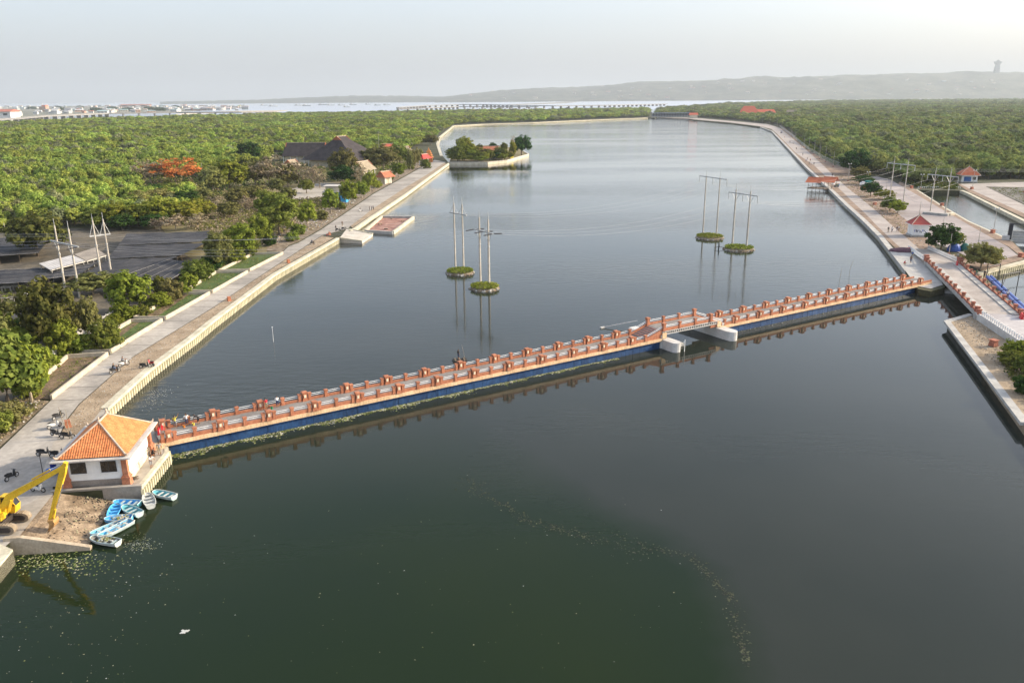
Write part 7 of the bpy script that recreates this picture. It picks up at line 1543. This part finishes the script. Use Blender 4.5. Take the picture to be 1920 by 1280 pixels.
# ships
def ship(px, py, L, label, hullm, cabm):
    b = F(px, py, WZ); t = thing('ship', label, 'ship', b, RW.uniform(-.25,.25), 'ships at anchor in the bay'); w = L*.2
    MB().loft([[(-L/2,-w/2,-.5),(L*.3,-w/2,-.5),(L*.46,0,-.5),(L*.3,w/2,-.5),(-L/2,w/2,-.5)],[(-L/2,-w/2,L*.07),(L*.36,-w/2,L*.08),(L*.52,0,L*.1),(L*.36,w/2,L*.08),(-L/2,w/2,L*.07)]]).build('hull', hullm, t); MB().box((-L*.28,0,L*.12),(L*.24,w*.8,L*.11)).build('deckhouse', cabm, t); MB().tube((L*.1,0,L*.07),(L*.1,0,L*.28),L*.008).build('mast', m_steel, t); MB().tube((-L*.2,0,L*.17),(-L*.2,0,L*.24),L*.02).build('funnel', wm[4], t)
SH = [(455,201.5,70,'yellow'),(440,200.5,60,'grey'),(512,200,60,'white'),(495,198.5,60,'white'),(560,198.5,65,'white'),(575,199,60,'grey'),(605,197.5,70,'grey'),(620,198,60,'white'),(640,198,55,'white'),(662,197,60,'grey'),(690,196.5,55,'white'),(708,198,50,'grey'),(725,197.5,55,'white'),(420,199.5,55,'white'),(400,203.5,60,'white'),(380,204.5,60,'white'),(362,205.5,55,'white'),(650,201.5,40,'white')]
for k, (x, y, L, c) in enumerate(SH): ship(x, y, L, 'yellow-housed freighter moored beyond the sandbar' if c == 'yellow' else ('grey-hulled ship at anchor in the bay' if c == 'grey' else 'white-hulled ship at anchor in the bay'), {'yellow': m_steel, 'grey': mat('ship_grey', (.18,.2,.22), .7, var=.1), 'white': wm[0]}[c], CL['yellow'] if c == 'yellow' else wm[0])
# settlement specks on the hills
bvh_o = HILLR; dg = bpy.context.evaluated_depsgraph_get(); dg.update()
from mathutils.bvhtree import BVHTree
bv = BVHTree.FromObject(bvh_o, dg)
for k in range(75):
    x = RW.uniform(880, 1900); y = RW.uniform(158, 186) if x < 1300 else RW.uniform(150, 178); d = ray(x, y); hit = bv.ray_cast(Vector((0,0,CAM_H)), d.normalized())
    if hit[0] is None: continue
    w = RW.uniform(22, 55); town(hit[0]-Vector((0,0,2)), w, w*.6, RW.uniform(9, 17), RW.choice([1,1,2,3]), RW.choice([1,4,4,2]), RW.uniform(-.5,.5), 'small pale building on the hazy hillside', 'buildings scattered over the hills')
# monument on the ridge
d = ray(1868, 137); hit = bv.ray_cast(Vector((0,0,CAM_H)), d.normalized()); mbs = hit[0] if hit[0] else Vector((0,0,CAM_H)) + d*12000/d.y
hgt = 18*(mbs-Vector((0,0,CAM_H))).length/FPX*1.1; t = thing('hilltop_monument', 'tall flared monument tower standing on the right-hand ridge', 'monument', mbs - Vector((0,0,4)))
w_ = hgt*.30; m_mon = mat('monument_stone', (.20,.21,.21), .9, var=.1, scale=.02)
MB().loft([[(w_*.55*f*x, w_*.5*f*y, z*hgt) for x, y in ((-1,-1),(1,-1),(1,1),(-1,1))] for f, z in ((1.0,0),(.95,.4),(.85,.45),(.8,.6))]).build('pedestal', m_mon, t)
MB().loft([[(w_*f*cos(2*pi*k/12), w_*.5*f*sin(2*pi*k/12), z*hgt) for k in range(12)] for f, z in ((.5,.55),(.75,.66),(1.1,.8),(1.05,.86),(.5,.84),(.42,.92),(.22,.97),(.05,1.0))]).build('crown_block', m_mon, t)
# far end of the lake
hb_ = F(1258,219.5,2); t = thing('boat_hall', 'long blue-grey hall at the far end of the lake', 'building', hb_, radians(-6)); Lh = 66*(hb_.length)/FPX
MB().box((0,6,3),(Lh,14,5.0)).build('wall', mat('hall_wall', (.16,.18,.22), .8, var=.1), t); MB().box((0,4,7.4),(Lh*1.02,20,1.0)).build('roof', mat('hall_roof', (.16,.19,.30), .7, var=.1), t); MB().box((0,-2,1.0),(Lh*1.04,4,2.4)).build('landing', m_conc, t)
for k in range(14): MB().box((-Lh/2+Lh*(k+.5)/14,-3.6,4),(.9,.9,6)).build('column', m_steel, t)
for k, (x, y, w, d_, h, l, m) in enumerate([(1403,218,40,30,14,'great red-orange roof above the far trees on the right',None),(1432,217.5,46,22,7,'long low red roof right of the great red one',None),(1484,219,22,18,7,'tan thatched roof at the end of the red-roofed group','thatch_tan'),(1300,222,18,12,4,'small red roof beside the far hall',None)]):
    b = F(x, y, 2); t = thing('resort_pavilion', l, 'building', b, radians(-10)); MB().box((0,0,3.5),(w*.8,d_*.8,7)).build('wall', m_plinth2, t); MB().loft([[(x_*w/2,y_*d_/2,6) for x_, y_ in ((-1,-1),(1,-1),(1,1),(-1,1))],[(x_*w*(.26 if k == 0 else .42),y_*.4,6+h) for x_, y_ in ((-1,-1),(1,-1),(1,1),(-1,1))]]).build('roof', MATS[m] if m else mat('resort_red', (.55,.12,.06), .8, var=.12), t)
# ================================================================== air
mb = MB(); mb.box((0, 20000, 289), (90000, 46000, 582))
hz = bpy.data.materials.new('haze'); hz.use_nodes = True; n = hz.node_tree
n.nodes.remove(n.nodes['Principled BSDF'])
pv = n.nodes.new('ShaderNodeVolumePrincipled'); pv.inputs['Color'].default_value = (0.56, 0.61, 0.67, 1); pv.inputs['Density'].default_value = 0.00008; pv.inputs['Anisotropy'].default_value = 0.15
n.links.new(pv.outputs[0], n.nodes['Material Output'].inputs['Volume'])
o = mb.build('haze', hz); tag(o, 'pale haze lying over the bay', kind='stuff')
